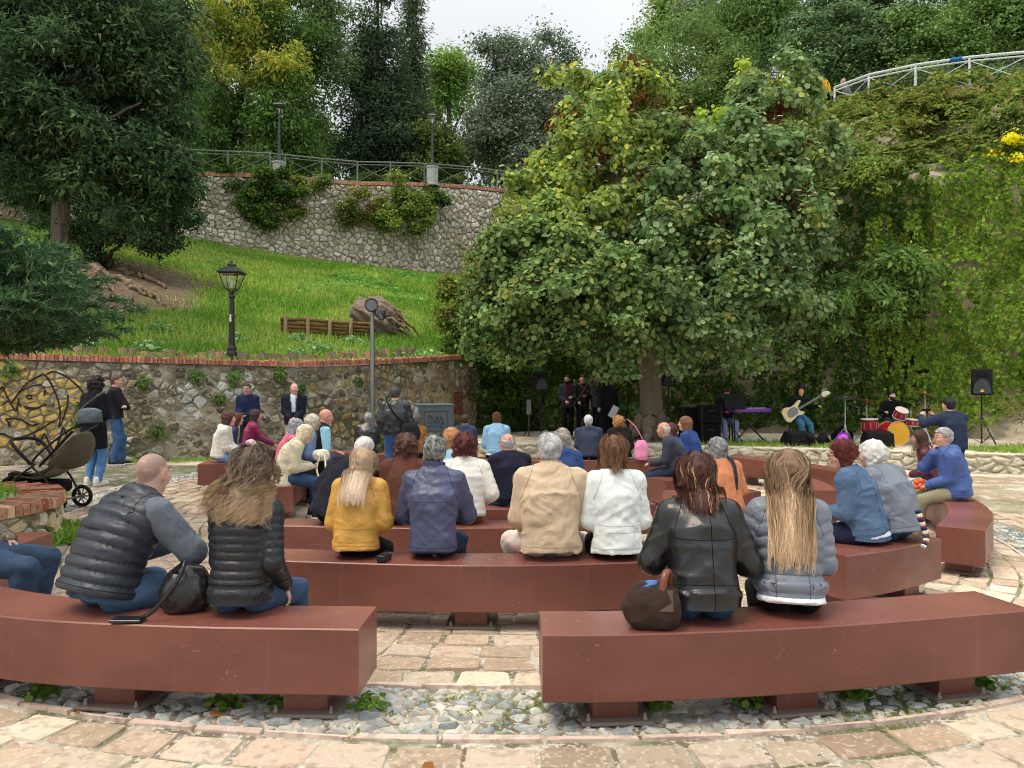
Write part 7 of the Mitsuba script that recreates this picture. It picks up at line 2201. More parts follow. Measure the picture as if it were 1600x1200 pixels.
for i in range(34):
    u = RR.L * (i + 0.5) / 34
    p, nn_ = RR.at(u), RR.nor(u)
    t_ = np.array([-nn_[1], nn_[0]])
    zt = float(np.interp(p[0], [12.9, 13.7, 15.0, 16.35, 17.8, 20.5], [12.40, 12.42, 12.36, 12.18, 11.95, 11.65]))
    R = np.stack([np.r_[t_, 0], np.r_[nn_, 0], [0, 0, 1.0]], 1)
    put(f'{k}__brick' + (f'_{i:03d}' if i else ''), xf(bbox((RR.L / 34 - 0.015, 0.5, 0.26), 0.02), R, [p[0] - 0.0, p[1], zt - 0.13]), 'm_brick', S(206, 182, 150) * rng.uniform(0.8, 1.05))


# ---------------------------------------------------------------- stage gear
def speaker(x, y, z, yaw, w, d, h, label, logo=None):
    k = num('loudspeaker')
    USED.add(k)
    tag(k, label, 'loudspeaker')
    R = rot([0, 0, 1], yaw)
    o = np.array([x, y, z])
    put(f'{k}__cabinet', xf(bbox((w, d, h), 0.025, (0, 0, h / 2)), R, o), 'm_matte', S(28, 29, 31), 40)
    put(f'{k}__grille', xf(cat([(lambda m: (m[0], m[1]))(extrude([(w * 0.43 * math.cos(a) * (1 if True else 1), h * 0.52 * math.sin(a)) for a in np.linspace(0.0, np.pi, 16)] + [(-w * 0.43, -h * 0.04), (w * 0.43, -h * 0.04)], 0.012))]), R @ rot([1, 0, 0], 90), o + R @ np.array([0, -d / 2 - 0.001, h * 0.10])), 'm_matte', S(66, 70, 74))
    put(f'{k}__horn', xf(bbox((w * 0.6, 0.012, h * 0.18), 0.004, (0, -d / 2 - 0.004, h * 0.80)), R, o), 'm_matte', S(20, 20, 22))
    if logo is not None:
        tri = extrude([(-0.05, 0), (0.05, 0), (0.0, 0.075)], 0.006)
        put(f'{k}__badge', xf(tri, R @ rot([1, 0, 0], 90), o + R @ np.array([0, -d / 2 - 0.014, h * 0.12])), 'm_gloss', logo, label='small yellow triangular badge')
    return k


def tripod(x, y, z, H, spread, label, col=BL, cat_='speaker stand', group=None, r=0.018, hub=0.75, name='speaker_stand'):
    k = num(name)
    USED.add(k)
    tag(k, label, cat_, group)
    o = np.array([x, y, z])
    put(f'{k}__pole', tube([o + [0, 0, 0.12], o + [0, 0, H * 0.55], o + [0, 0, H]], [r, r, r * 0.8], 8), 'm_gloss', col)
    put(f'{k}__collar', tube([o + [0, 0, hub - 0.05], o + [0, 0, hub + 0.05]], r * 1.9, 8), 'm_gloss', col)
    for i in range(3):
        a = 0.5 + i * 2 * np.pi / 3
        e = o + [spread * math.cos(a), spread * math.sin(a), 0.01]
        put(f'{k}__leg' + (f'_{i:03d}' if i else ''), tube([o + [0, 0, hub], e], r * 0.65, 6), 'm_gloss', col)
        put(f'{k}__strut' + (f'_{i:03d}' if i else ''), tube([o + [0, 0, 0.18], (o + [0, 0, hub] + e) / 2], r * 0.4, 5), 'm_gloss', col)
    return o + [0, 0, H]


t_ = tripod(0.77, 20.4, STAGE, 1.25, 0.55, 'black tripod stand under the left loudspeaker beside the singers')
speaker(*t_, 8, 0.34, 0.32, 0.52, 'dark loudspeaker on a stand left of the singers')
t_ = tripod(2.95, 19.6, STAGE, 1.45, 0.5, 'black tripod stand under the loudspeaker between the singers and the trunk')
speaker(*t_, -18, 0.40, 0.34, 0.62, 'dark loudspeaker on a stand between the singers and the tree trunk')
t_ = tripod(4.2, 20.6, STAGE, 1.35, 0.5, 'dark tripod stand half hidden right of the tree trunk')
speaker(*t_, -10, 0.34, 0.3, 0.5, 'small dark loudspeaker just right of the tree trunk')
t_ = tripod(11.1, 18.15, 0.02, 1.32, 0.72, 'tall black tripod stand under the loudspeaker at the far right')
speaker(*t_, -28, 0.42, 0.36, 0.62, 'black loudspeaker with a yellow badge on the tall tripod at right', S(226, 190, 40))


def wedge(x, y, yaw, label):
    k = num('stage_monitor')
    USED.add(k)
    tag(k, label, 'stage monitor')
    v, f = extrude([(-0.26, 0), (0.26, 0), (0.26, 0.16), (0.06, 0.36), (-0.22, 0.30)], 0.56)
    R = rot([0, 0, 1], yaw) @ np.array([[0, 0, 1.0], [1, 0, 0], [0, 1, 0]])
    put(f'{k}__cabinet', xf((v, f), R, np.array([x, y, STAGE]) - R @ np.array([0, 0, 0.28])), 'm_matte', S(20, 20, 22))
    R2 = rot([0, 0, 1], yaw)
    put(f'{k}__handle', xf(bbox((0.16, 0.02, 0.03), 0.006, (0.0, -0.265, 0.18)), R2, [x, y, STAGE]), 'm_matte', S(12, 12, 13))


wedge(6.45, 17.35, 10, 'low black wedge monitor on the stage edge in front of the bass player')
wedge(8.25, 17.35, -5, 'low black wedge monitor lying in front of the yellow bass drum')

# keyboard
k = num('keyboard')
USED.add(k)
tag(k, 'purple lit electric keyboard on a crossed stand beside the black cases', 'keyboard')
ko = np.array([5.55, 18.15, STAGE])
Rk = rot([0, 0, 1], 12)
kb_ = lambda m: xf(m, Rk, ko)  # noqa: E731
put(f'{k}__body', kb_(bbox((1.0, 0.32, 0.085), 0.015, (0.05, 0, 0.80))), 'm_gloss', S(120, 60, 170))  # purple of the stage light is put into the body colour as well
put(f'{k}__keys', kb_(bbox((0.9, 0.14, 0.012), 0.003, (0.05, 0.07, 0.848))), 'm_gloss', S(210, 205, 214))
for i, sx_ in enumerate((-1, 1)):
    put(f'{k}__stand_leg' + ('_001' if i else ''), kb_(tube([(0.05 - 0.42 * sx_, -0.05 + 0.03 * sx_, 0.02), (0.05 + 0.36 * sx_, -0.05 + 0.03 * sx_, 0.755)], 0.018, 6)), 'm_gloss', BL)
    put(f'{k}__stand_foot' + ('_001' if i else ''), kb_(tube([(0.05 - 0.42 * sx_, -0.24, 0.02), (0.05 - 0.42 * sx_, 0.22, 0.02)], 0.018, 6)), 'm_gloss', BL)
k = num('music_stand')
USED.add(k)
tag(k, 'black folding music stand with a flat desk in front of the keyboard player', 'music stand')
mo = np.array([5.18, 17.85, STAGE])
put(f'{k}__desk', xf(bbox((0.5, 0.02, 0.36), 0.006), rot([1, 0, 0], -18), mo + [0, 0, 1.02]), 'm_matte', S(22, 23, 26))
put(f'{k}__ledge', bbox((0.5, 0.07, 0.015), 0.003, tuple(mo + [0, -0.03, 0.84])), 'm_matte', S(20, 20, 22))
put(f'{k}__pole', tube([mo + [0, 0.03, 0.05], mo + [0, 0.03, 0.9]], 0.012, 6), 'm_gloss', BL)
for i in range(3):
    a = 0.4 + i * 2.094
    put(f'{k}__leg' + (f'_{i:03d}' if i else ''), tube([mo + [0, 0.03, 0.35], mo + [0.28 * math.cos(a), 0.03 + 0.28 * math.sin(a), 0.01]], 0.009, 5), 'm_gloss', BL)
for i, (x, y, z, w, d, h, lab) in enumerate([(4.62, 18.0, STAGE, 0.46, 0.42, 0.50, 'lower black equipment case right of the tree trunk'), (4.62, 18.0, STAGE + 0.505, 0.50, 0.46, 0.42, 'upper black equipment case stacked beside the keyboard player'), (4.22, 18.35, STAGE, 0.4, 0.4, 0.86, 'tall narrow black amplifier against the tree trunk')]):
    k = num('equipment_case')
    USED.add(k)
    tag(k, lab, 'case')
    put(f'{k}__box', bbox((w, d, h), 0.015, (x, y, z + h / 2)), 'm_cloth', S(16, 16, 18))
    put(f'{k}__handle', bbox((0.14, 0.02, 0.03), 0.006, (x, y - d / 2 - 0.01, z + h * 0.7)), 'm_matte', S(40, 40, 42))
    for j, s_ in enumerate((-1, 1)):
        put(f'{k}__trim' + ('_001' if j else ''), bbox((0.03, 0.012, h * 0.96), 0.003, (x + s_ * (w / 2 - 0.02), y - d / 2 - 0.003, z + h / 2)), 'm_matte', S(34, 34, 36))

# microphones
for i, (x, y, hx, hy, hz) in enumerate([(1.62, 19.75, 1.62, 19.9, 1.46), (1.9, 19.7, 2.12, 19.85, 1.50), (2.05, 19.5, 1.80, 19.95, 1.42), (1.76, 19.6, 2.02, 19.95, 1.55)]):
    k = num('microphone_stand')
    USED.add(k)
    tag(k, 'thin black microphone stand with a boom arm in front of the singers', 'microphone stand', 'microphone stands of the singers')
    o = np.array([x, y, STAGE])
    put(f'{k}__pole', tube([o, o + [0, 0, 1.15]], 0.010, 6), 'm_gloss', BL)
    e = np.array([hx, hy, hz + STAGE - 0.05])
    a = o + [0, 0, 1.15]
    put(f'{k}__boom', tube([a - (e - a) * 0.4, e], 0.008, 6), 'm_gloss', S(60, 60, 62))
    d_ = nrm(e - a)
    put(f'{k}__microphone', tube([e - d_ * 0.03, e + d_ * 0.09, e + d_ * 0.10, e + d_ * 0.15, e + d_ * 0.165], [0.010, 0.014, 0.024, 0.024, 0.012], 8), 'm_gloss', S(60, 62, 64))
    for j in range(3):
        aa = 0.3 + j * 2.094 + i
        put(f'{k}__leg' + (f'_{j:03d}' if j else ''), tube([o + [0, 0, 0.14], o + [0.3 * math.cos(aa), 0.3 * math.sin(aa), 0.01]], 0.009, 5), 'm_gloss', BL)
k = num('sheet_music')
put(k, xf(bbox((0.21, 0.004, 0.30), 0.001), rot([0, 1, 0], 28) @ rot([0, 0, 1], 30), (2.48, 18.75, 0.92)), 'm_matte', S(206, 208, 214), label='white sheet of music tilted beside the singers', cat='sheet of paper')

# drum kit: each drum and cymbal stands for itself
DX, DY = 8.98, 17.9


def drum(name, c, r, dpt, axis, shell, head, label, hoop=S(190, 186, 180)):
    k = num(name)
    USED.add(k)
    tag(k, label, 'drum', 'drum kit')
    ax_ = nrm(np.asarray(axis, float))
    a = nrm(np.cross(ax_, [0.3, 0.9, 0.1]))
    R = np.stack([a, np.cross(ax_, a), ax_], 1)
    put(f'{k}__shell', xf(lathe([(r, -dpt / 2), (r, dpt / 2)], 28), R, c), 'm_gloss', shell, True)
    put(f'{k}__head', xf(lathe([(0, dpt / 2 + 0.004), (r * 0.98, dpt / 2 + 0.002)], 28), R, c), 'm_gloss', head)
    put(f'{k}__head_001', xf(lathe([(0, -dpt / 2 - 0.004), (r * 0.98, -dpt / 2 - 0.002)], 28), R, c), 'm_gloss', S(220, 218, 210))
    an = np.linspace(0, 2 * np.pi, 33)
    for i, zz in enumerate((-dpt / 2, dpt / 2)):
        put(f'{k}__hoop' + ('_001' if i else ''), xf(tube(np.stack([r * 1.02 * np.cos(an), r * 1.02 * np.sin(an), np.full(33, zz)], 1), 0.012, 6, False), R, c), 'm_gloss', hoop, True)
    lugs = [xf(bbox((0.02, 0.02, dpt * 0.5), 0.004, (r * 1.03 * math.cos(q), r * 1.03 * math.sin(q), 0)), R, c) for q in np.arange(8) * np.pi / 4]
    for i, l_ in enumerate(lugs):
        put(f'{k}__lug' + (f'_{i:03d}' if i else ''), l_, 'm_metal', S(190, 190, 190))
    return k


drum('bass_drum', (DX - 0.15, DY - 0.1, STAGE + 0.27), 0.27, 0.40, (0.12, -1, 0.05), S(150, 26, 34), S(214, 160, 40), 'red bass drum with a yellow front head', S(196, 150, 90))
drum('tom_drum', (DX + 0.05, DY - 0.05, STAGE + 0.73), 0.14, 0.2, (0.1, -0.5, 0.85), S(150, 40, 50), S(220, 200, 200), 'small red tom drum mounted above the bass drum')
drum('floor_tom', (DX - 0.62, DY + 0.05, STAGE + 0.45), 0.18, 0.30, (-0.05, -0.05, 1), S(146, 24, 34), S(210, 190, 188), 'red floor drum left of the bass drum')
drum('snare_drum', (DX + 0.38, DY + 0.1, STAGE + 0.52), 0.16, 0.14, (0.05, -0.1, 1), S(150, 46, 54), S(222, 214, 210), 'shallow red snare drum right of the bass drum')
for i, (x, y, h, r, tilt, col, lab, stc) in enumerate([(DX - 1.28, DY - 0.15, 1.12, 0.26, -4, S(98, 98, 92), 'grey cymbal on the leftmost stand of the drum kit', S(176, 178, 180)), (DX - 0.62, DY + 0.2, 1.04, 0.24, 8, S(128, 78, 56), 'brown cymbal behind the red floor drum', S(160, 160, 160)), (DX + 0.62, DY - 0.05, 1.22, 0.30, 12, S(150, 112, 66), 'large bronze cymbal on the rightmost tripod of the drum kit', S(190, 192, 194))]):
    top_ = tripod(x, y, STAGE, h, 0.32, ['silver cymbal tripod at the left of the drum kit', 'thin silver cymbal tripod behind the floor drum', 'silver cymbal tripod at the right of the drum kit'][i], stc, 'cymbal stand', None, 0.014, 0.42, 'cymbal_stand')
    k = num('cymbal')
    put(k, xf(lathe([(0, 0.03), (0.04, 0.026), (0.05, 0.008), (r, -0.012), (r, -0.016), (0.05, 0.004), (0, 0.02)], 32), rot([0, 1, 0], tilt) @ rot([1, 0, 0], 10), top_), 'm_metal', col, 40, lab, 'cymbal')
tripod(DX + 0.5, DY + 0.35, STAGE, 0.8, 0.28, 'small silver stand right behind the snare drum', S(190, 192, 194), 'drum stand', None, 0.012, 0.4, 'cymbal_stand')
k = num('drum_stool')
USED.add(k)
tag(k, 'round black drum stool under the drummer', 'stool')
put(f'{k}__seat', xf(lathe([(0, 0.5), (0.16, 0.5), (0.17, 0.47), (0.16, 0.43), (0, 0.43)], 20), None, (DX + 0.12, DY + 0.62, STAGE)), 'm_leather', S(24, 24, 25), 40)
put(f'{k}__post', tube([(DX + 0.12, DY + 0.62, STAGE), (DX + 0.12, DY + 0.62, STAGE + 0.44)], 0.025, 8), 'm_gloss', S(150, 150, 150))
k = num('bag')
USED.add(k)
tag(k, 'black soft bag on the ground left of the drum kit', 'bag')
m = trimesh.creation.icosphere(subdivisions=3)
v = np.array(m.vertices)
v = v * (1 + 0.25 * (meshkit.fbm(v * 2 + 3, 3) - 0.5)[:, None]) * [0.26, 0.18, 0.22]
v[:, 2] = np.maximum(v[:, 2], -0.16)
put(f'{k}__body', (v + [DX - 1.15, DY + 0.3, STAGE + 0.16], m.faces), 'm_cloth', S(20, 20, 22), True)
put(f'{k}__handle', tube(spline([(DX - 1.25, DY + 0.25, STAGE + 0.32), (DX - 1.15, DY + 0.22, STAGE + 0.46), (DX - 1.05, DY + 0.25, STAGE + 0.32)], 10), 0.012, 5), 'm_cloth', S(20, 20, 22))

# stage lamps on the ground: one blue, one purple and lit
for i, (x, y, yaw, body, lens, lab) in enumerate([(7.1, 17.55, 75, S(28, 28, 30), S(110, 196, 214), 'short stage lamp with a pale blue front lying beside the bass player'), (7.55, 17.5, -30, S(150, 30, 190), S(180, 40, 220), 'purple lit stage lamp lying on the stage')]):
    k = num('stage_lamp')
    USED.add(k)
    tag(k, lab, 'stage lamp')
    R = rot([0, 0, 1], yaw) @ rot([1, 0, 0], 62)
    put(f'{k}__can', xf(lathe([(0, -0.13), (0.08, -0.12), (0.12, -0.05), (0.125, 0.12), (0.115, 0.12), (0.11, 0.09)], 18), R, (x, y, STAGE + 0.16)), 'm_matte', body, 40)
    put(f'{k}__lens', xf(lathe([(0, 0.10), (0.112, 0.09)], 18), R, (x, y, STAGE + 0.16)), 'm_gloss', lens)
    put(f'{k}__yoke', tube(spline([(x - 0.15, y, STAGE + 0.16), (x - 0.15, y, STAGE + 0.02), (x + 0.15, y, STAGE + 0.02), (x + 0.15, y, STAGE + 0.16)], 16), 0.012, 5), 'm_matte', S(30, 30, 32))
scene['stage_lamp_001__lens']['emitter'] = {'type': 'area', 'radiance': rgb((2.2, 0.25, 3.2))}
scene['purple_light'] = {'type': 'spot', 'to_world': T().look_at(origin=[6.6, 17.2, 0.45], target=[5.6, 18.1, 1.0], up=[0, 0, 1]), 'intensity': rgb((2.6, 0.2, 4.2)), 'cutoff_angle': 26.0, 'beam_width': 18.0}
k = num('stage_lamp')
USED.add(k)
tag(k, 'small black stage lamp shining purple on the keyboard', 'stage lamp')
Rl = rot([0, 0, 1], 48) @ rot([1, 0, 0], -65)
put(f'{k}__can', xf(lathe([(0, -0.12), (0.05, -0.11), (0.07, -0.04), (0.07, 0.06), (0.06, 0.06), (0.06, 0.02)], 14), Rl, (6.66, 17.14, 0.42)), 'm_matte', S(24, 24, 26), 40)
put(f'{k}__foot', tube([(6.66, 17.14, STAGE), (6.66, 17.14, 0.40)], 0.015, 6), 'm_matte', S(24, 24, 26))
for i, pts in enumerate([[(5.9, 17.3), (6.1, 17.1), (6.0, 16.95), (6.25, 17.0), (6.5, 17.05)], [(7.6, 17.35), (7.9, 17.2), (8.1, 17.15), (8.6, 17.1), (9.3, 17.3)], [(6.9, 17.3), (7.2, 17.2), (7.5, 17.3)]]):
    k = num('cable')
    p = spline(np.array(pts), 24)
    put(k, tube(np.c_[p, STAGE + 0.02 + 0.02 * np.abs(np.sin(p[:, 0] * 9))], 0.011, 5), 'm_matte', S(190, 190, 188), True, 'pale cable lying loose on the stage edge', 'cable', 'cables on the stage')

for k in list(scene):
    if k.startswith('m_') and scene[k]['type'] in ('bumpmap', 'principled', 'blendbsdf'):
        scene[k] = two(scene[k])


# ---------------------------------------------------------------- people
JEANS = dict(col=S(66, 84, 108))
DJEANS = dict(col=S(40, 56, 82))
DARKT = dict(col=S(32, 34, 42), mat='m_cloth', name='trousers')
BLKT = dict(col=S(24, 24, 27), mat='m_cloth', name='trousers')
AUD = None
LAP = dict(L=(-0.07, 0.26, 0.20), R=(0.07, 0.26, 0.20))

# front left bench
pv = person('bald man in a dark quilted vest with grey sleeves on the nearest left bench', -2.12, 3.93, 0.447, -34, 0.77, seed=1, res='near', w=1.2, lean=20, slouch=16, head=(22, 6, 0),
            top=dict(kind='puffer', col=S(44, 50, 60), t=0.026, vest=True, sleeve_col=S(98, 106, 116), pitch=0.060, amp=0.022, hem=0.02, name='quilted_vest', collar=0.05), bottom=dict(col=S(70, 92, 120)), stubble=S(92, 76, 70), skin=S(214, 168, 150),
            arms=dict(L=(-0.05, 0.42, 0.26), R=(0.12, 0.50, 0.24), hR=(0.9, -0.2, -0.3)), legs=dict(L=(-0.12, 0.42), R=(0.16, 0.46)), hands=('relax', 'relax'), spread=0.25)
pc = person('woman with long curly hair in a black quilted jacket on the nearest left bench', -1.37, 3.87, 0.447, -6, 0.80, seed=2, res='near', fem=True, w=0.98, lean=6, slouch=7, head=(0, 6, 2),
            top=dict(kind='puffer', col=S(30, 32, 38), t=0.013, pitch=0.044, amp=0.013, hem=-0.035), bottom=dict(col=S(64, 84, 112)), hair=dict(style='wavy', col=S(92, 77, 68), tip=S(188, 164, 134), n=1500, len=0.38, wid=0.008, kw=dict(curl=0.021, wave=0.006, freq=74, vol=0.034, flare=0.055, spread=0.130, back=0.7, segs=20, clump=0.62, streak=(0.14, S(200, 178, 146)))),
            arms=dict(L=(-0.04, 0.28, 0.16), R=(0.185, 0.17, 0.12), hR=(0.2, -0.9, -0.3), dR=(0.1, 0.3, -0.9)), skin=S(222, 176, 152), legs=dict(L=(-0.1, 0.45), R=(0.14, 0.48)))
person('sitter in a brown jacket and jeans cut off by the left edge of the photo', -3.50, 4.98, 0.40, -86, 0.84, seed=3, res='near', lean=-12, slouch=2, top=dict(kind='leather', col=S(92, 74, 60), t=0.02, hem=0.06), bottom=dict(col=S(56, 72, 96)), hair=dict(style='short', col=S(50, 40, 34)),
       arms=dict(L=(-0.14, 0.16, 0.17), R=(0.16, 0.12, 0.17)), legs=dict(L=(-0.09, 0.36), R=(0.10, 0.34)))
# front right bench
pl = person('woman with chin length dark auburn hair in a black leather jacket', 0.94, 3.76, 0.447, -4, 0.775, seed=4, res='near', fem=True, w=1.0, lean=14, slouch=12, head=(2, 10, 0),
            top=dict(kind='leather', col=S(27, 27, 28), t=0.026, hem=-0.045, flare=0.0, collar=0.04, name='leather_jacket', cut=(('line', 0.03), ('yoke', 0.10))), bottom=dict(col=S(56, 82, 114)), hair=dict(style='bob', col=S(74, 46, 40), n=1300, len=0.36, wid=0.0085, kw=dict(wave=0.003, vol=0.020, back=0.6, spread=0.105, streak=(0.10, S(206, 168, 128)))),
            arms=dict(L=(-0.10, 0.32, 0.24), R=(0.10, 0.32, 0.24), hL=(-0.6, -0.4, -0.7), hR=(0.6, -0.4, -0.7)), skin=S(220, 176, 152))
pg = person('woman with very long straight blonde hair in a grey quilted jacket', 1.40, 3.86, 0.447, -14, 0.785, seed=5, res='near', fem=True, w=1.0, lean=12, slouch=10, head=(4, 6, 4),
            top=dict(kind='puffer', col=S(112, 120, 134), t=0.016, pitch=0.062, amp=0.017, hem=-0.075, flare=0.016, cut=(('line', 0.085), ('line', -0.085)), under=(0.11, S(226, 230, 236))), bottom=dict(col=S(26, 26, 32), name='trousers', mat='m_cloth'),
            hair=dict(style='bob', col=S(124, 100, 80), tip=S(190, 162, 130), n=1900, len=0.62, wid=0.008, kw=dict(wave=0.012, freq=20, vol=0.018, back=1.0, flare=-0.01, spread=0.112, segs=16, streak=(0.22, S(208, 184, 150)))), arms=dict(L=(-0.12, 0.30, 0.22), R=(0.06, 0.30, 0.22), hL=(-0.6, -0.4, -0.6)), skin=S(226, 182, 158))
# second row
py = person('woman with straight blonde hair in a mustard yellow hooded coat', -1.08, 5.33, 0.40, -4, 0.725, seed=6, res='near', fem=True, w=0.98, lean=8, slouch=12, head=(0, 14, 2),
            top=dict(kind='cloth', col=S(198, 150, 70), t=0.028, hem=0.04, hood=1.15, name='hooded_coat', cut=(('yoke', 0.30), ('yoke', 0.40)), crease=0.008, mat='m_nylon'), bottom=BLKT, hair=dict(style='long', col=S(176, 152, 124), tip=S(222, 202, 178), n=1200, len=0.46, wid=0.007, kw=dict(wave=0.004, vol=0.012, freq=16, back=0.9, spread=0.10)), skin=S(226, 184, 160))
pn = person('man with short grey hair in a dark blue jacket, seen from behind', -0.55, 5.32, 0.40, -2, 0.825, seed=7, res='near', w=0.93, lean=5, slouch=8, head=(0, 2, 0),
            top=dict(kind='cloth', col=S(72, 78, 108), t=0.022, hem=0.05, collar=0.05, crease=0.009, mat='m_nylon', cut=(('yoke', 0.13),), collar_col=S(44, 50, 84)), bottom=DJEANS, hair=dict(style='short', col=S(62, 62, 64), grey=S(176, 176, 176), n=1500, len=0.035, wid=0.0035, kw=dict(segs=4, vol=0.012, streak=(0.5, S(190, 190, 188)), droop=0.5)), skin=S(214, 160, 134),
            arms=dict(L=(-0.04, 0.30, 0.27), R=(0.05, 0.30, 0.30), hL=(-0.7, -0.4, -0.3), hR=(0.7, -0.4, -0.3)))
person('white haired man in a beige jacket sitting beside the white jacket', 0.27, 5.32, 0.40, 0, 0.835, seed=8, res='near', w=1.09, lean=5, slouch=9, head=(6, 3, 0),
       top=dict(kind='cloth', col=S(196, 176, 150), t=0.024, hem=0.045, collar=0.045, crease=0.010, band=(0.02, S(184, 164, 140))), bottom=dict(col=S(222, 204, 196), mat='m_cloth', name='trousers'), hair=dict(style='short', col=S(150, 152, 154), grey=S(216, 216, 214), n=1500, len=0.045, wid=0.0035, kw=dict(segs=4, vol=0.014, streak=(0.5, S(226, 226, 224)), droop=0.6)), skin=S(222, 170, 146),
       arms=dict(L=(-0.16, 0.30, 0.16), R=(0.14, 0.30, 0.16)), legs=dict(L=(-0.24, 0.38), R=(0.2, 0.42)), spread=0.4)
person('woman with wavy brown hair in a white belted jacket', 0.725, 5.31, 0.40, 3, 0.815, seed=9, res='near', fem=True, w=1.0, lean=5, slouch=8, head=(-4, 4, -2),
       top=dict(kind='cloth', col=S(218, 226, 226), t=0.020, hem=0.055, crease=0.007, flare=0.005, collar=0.02, cut=(('belt', 0.02), ('belt', 0.065))), bottom=BLKT, hair=dict(style='bob', col=S(104, 74, 54), n=1100, len=0.25, wid=0.0085, kw=dict(wave=0.012, freq=26, vol=0.028, streak=(0.15, S(160, 122, 88)))), skin=S(226, 180, 154))
pd = person('woman in a blue denim jacket with short auburn hair reading a tablet', 2.72, 5.87, 0.385, 48, 0.765, seed=10, res='near', fem=True, w=1.10, lean=10, slouch=12, head=(30, 8, 0),
            top=dict(kind='cloth', col=S(84, 108, 138), t=0.018, hem=0.0, mat='m_denim', name='denim_jacket', crease=0.008, collar=0.025, cut=(('line', 0.05), ('line', -0.05), ('yoke', 0.12)), under=(0.05, S(206, 216, 228))), bottom=dict(col=S(34, 38, 60), mat='m_cloth', name='trousers'), hair=dict(style='pixie', col=S(92, 40, 36), n=500, len=0.12, wid=0.007, kw=dict(segs=6, vol=0.02)), skin=S(224, 166, 138), glasses=(0.05, 0.02, 0.02),
            arms=dict(L=(-0.06, 0.33, 0.24), R=(0.06, 0.36, 0.23)), hands=('hold', 'hold'))
person('white haired person in a grey jacket behind the denim jacket', 3.03, 6.0, 0.385, 34, 0.745, seed=11, res='near', w=1.12, lean=15, slouch=12, head=(12, 8, 0), top=dict(kind='cloth', col=S(112, 120, 134), t=0.028, hem=0.03, crease=0.010, mat='m_nylon'), bottom=dict(col=S(58, 84, 114)),
       hair=dict(style='pixie', col=S(206, 206, 204), grey=S(226, 226, 224), n=500, len=0.10, wid=0.005, kw=dict(segs=6, vol=0.014)), skin=S(220, 172, 150))
pb = person('grey haired man in a bright blue jacket and glasses with a hand at his mouth', 4.86, 8.42, 0.335, 78, 0.775, seed=12, w=1.12, lean=6, slouch=8, head=(8, 2, 0), top=dict(kind='cloth', col=S(70, 96, 160), t=0.026, hem=0.06, hood=0.8, crease=0.010, mat='m_nylon', collar=0.04), bottom=dict(col=S(140, 134, 110), mat='m_cloth', name='trousers'),
            hair=dict(style='short', col=S(128, 128, 128), grey=S(190, 190, 188)), skin=S(224, 164, 138), glasses=(0.03, 0.02, 0.02), arms=dict(L=(-0.03, 0.30, 0.18), R=(0.03, 0.235, 0.575), hR=(0.5, 0.5, -0.9), dR=(-0.2, 0.1, 0.9)), palm=dict(R=(-0.2, -0.9, 0)), hands=('hold', 'hold'))
person('woman with long brown hair in a maroon quilted jacket beside the bright blue jacket', 5.08, 9.3, 0.335, 62, 0.69, seed=13, fem=True, w=0.95, lean=8, head=(20, 4, 0), top=dict(kind='puffer', col=S(84, 36, 50), t=0.02, pitch=0.07, hem=0.0), bottom=dict(col=S(150, 190, 200)), hair=dict(style='long', col=S(74, 58, 50), tip=S(122, 92, 68), n=350, len=0.42, wid=0.012), arms=LAP)
# third row
person('woman with dark curly hair in a plain brown sweater, behind the yellow coat', -0.96, 6.86, 0.355, 0, 0.765, seed=14, fem=True, w=1.15, lean=6, slouch=10, head=(0, 3, 0), top=dict(kind='knit', col=S(92, 58, 48), t=0.03, hem=0.05, flare=0.02), bottom=BLKT, hair=dict(style='curly', col=S(86, 60, 52), n=700, len=0.22, wid=0.008, kw=dict(curl=0.012, freq=60, vol=0.04)))
person('woman with curly auburn hair in a white quilted jacket, third row', -0.42, 6.86, 0.355, 4, 0.77, seed=15, fem=True, w=1.15, lean=6, slouch=9, head=(-6, 4, 0), top=dict(kind='puffer', col=S(216, 214, 208), t=0.026, pitch=0.068, hem=0.03, collar=0.04), bottom=dict(col=S(132, 84, 58), mat='m_cloth', name='trousers'),
       hair=dict(style='curly', col=S(86, 44, 42), n=800, len=0.22, wid=0.008, kw=dict(curl=0.013, freq=70, vol=0.042)), arms=dict(L=(-0.1, 0.3, 0.2), R=(0.22, 0.22, 0.2)))
person('white haired man in a long black coat leaning to the right', -1.62, 6.86, 0.355, -22, 0.745, seed=16, w=1.05, lean=22, side=18, slouch=10, head=(0, 8, 0), top=dict(kind='cloth', col=S(34, 35, 44), t=0.026, hem=0.06, hood=0.9), bottom=BLKT, hair=dict(style='short', col=S(200, 192, 188), grey=S(228, 224, 220), n=300, len=0.04, wid=0.005, kw=dict(segs=4)), skin=S(224, 172, 150))
# fourth row
person('balding man with grey sides in a dark navy sweater and jeans', 0.0, 8.02, 0.33, 20, 0.74, seed=17, w=1.15, lean=6, slouch=10, head=(18, 3, 0), top=dict(kind='knit', col=S(34, 36, 54), t=0.018, hem=0.03, crease=0.006), bottom=dict(col=S(58, 92, 124)), hair=dict(style='tonsure', col=S(150, 150, 150), grey=S(206, 206, 204), n=200, len=0.07, wid=0.006, kw=dict(segs=5)), skin=S(226, 156, 132), glasses=(0.02, 0.02, 0.02), legs=dict(L=(-0.25, 0.36), R=(0.1, 0.44)), spread=0.5)
person('woman with grey bobbed hair in a navy hooded top, beyond the white haired man', 0.55, 8.1, 0.33, 4, 0.775, seed=18, fem=True, w=1.05, lean=8, head=(-8, 4, 0), top=dict(kind='knit', col=S(52, 74, 122), t=0.018, hood=0.8, hem=0.03), bottom=DJEANS, hair=dict(style='bob', col=S(122, 114, 104), grey=S(176, 170, 160), n=350, len=0.2, wid=0.009, kw=dict(wave=0.006)))
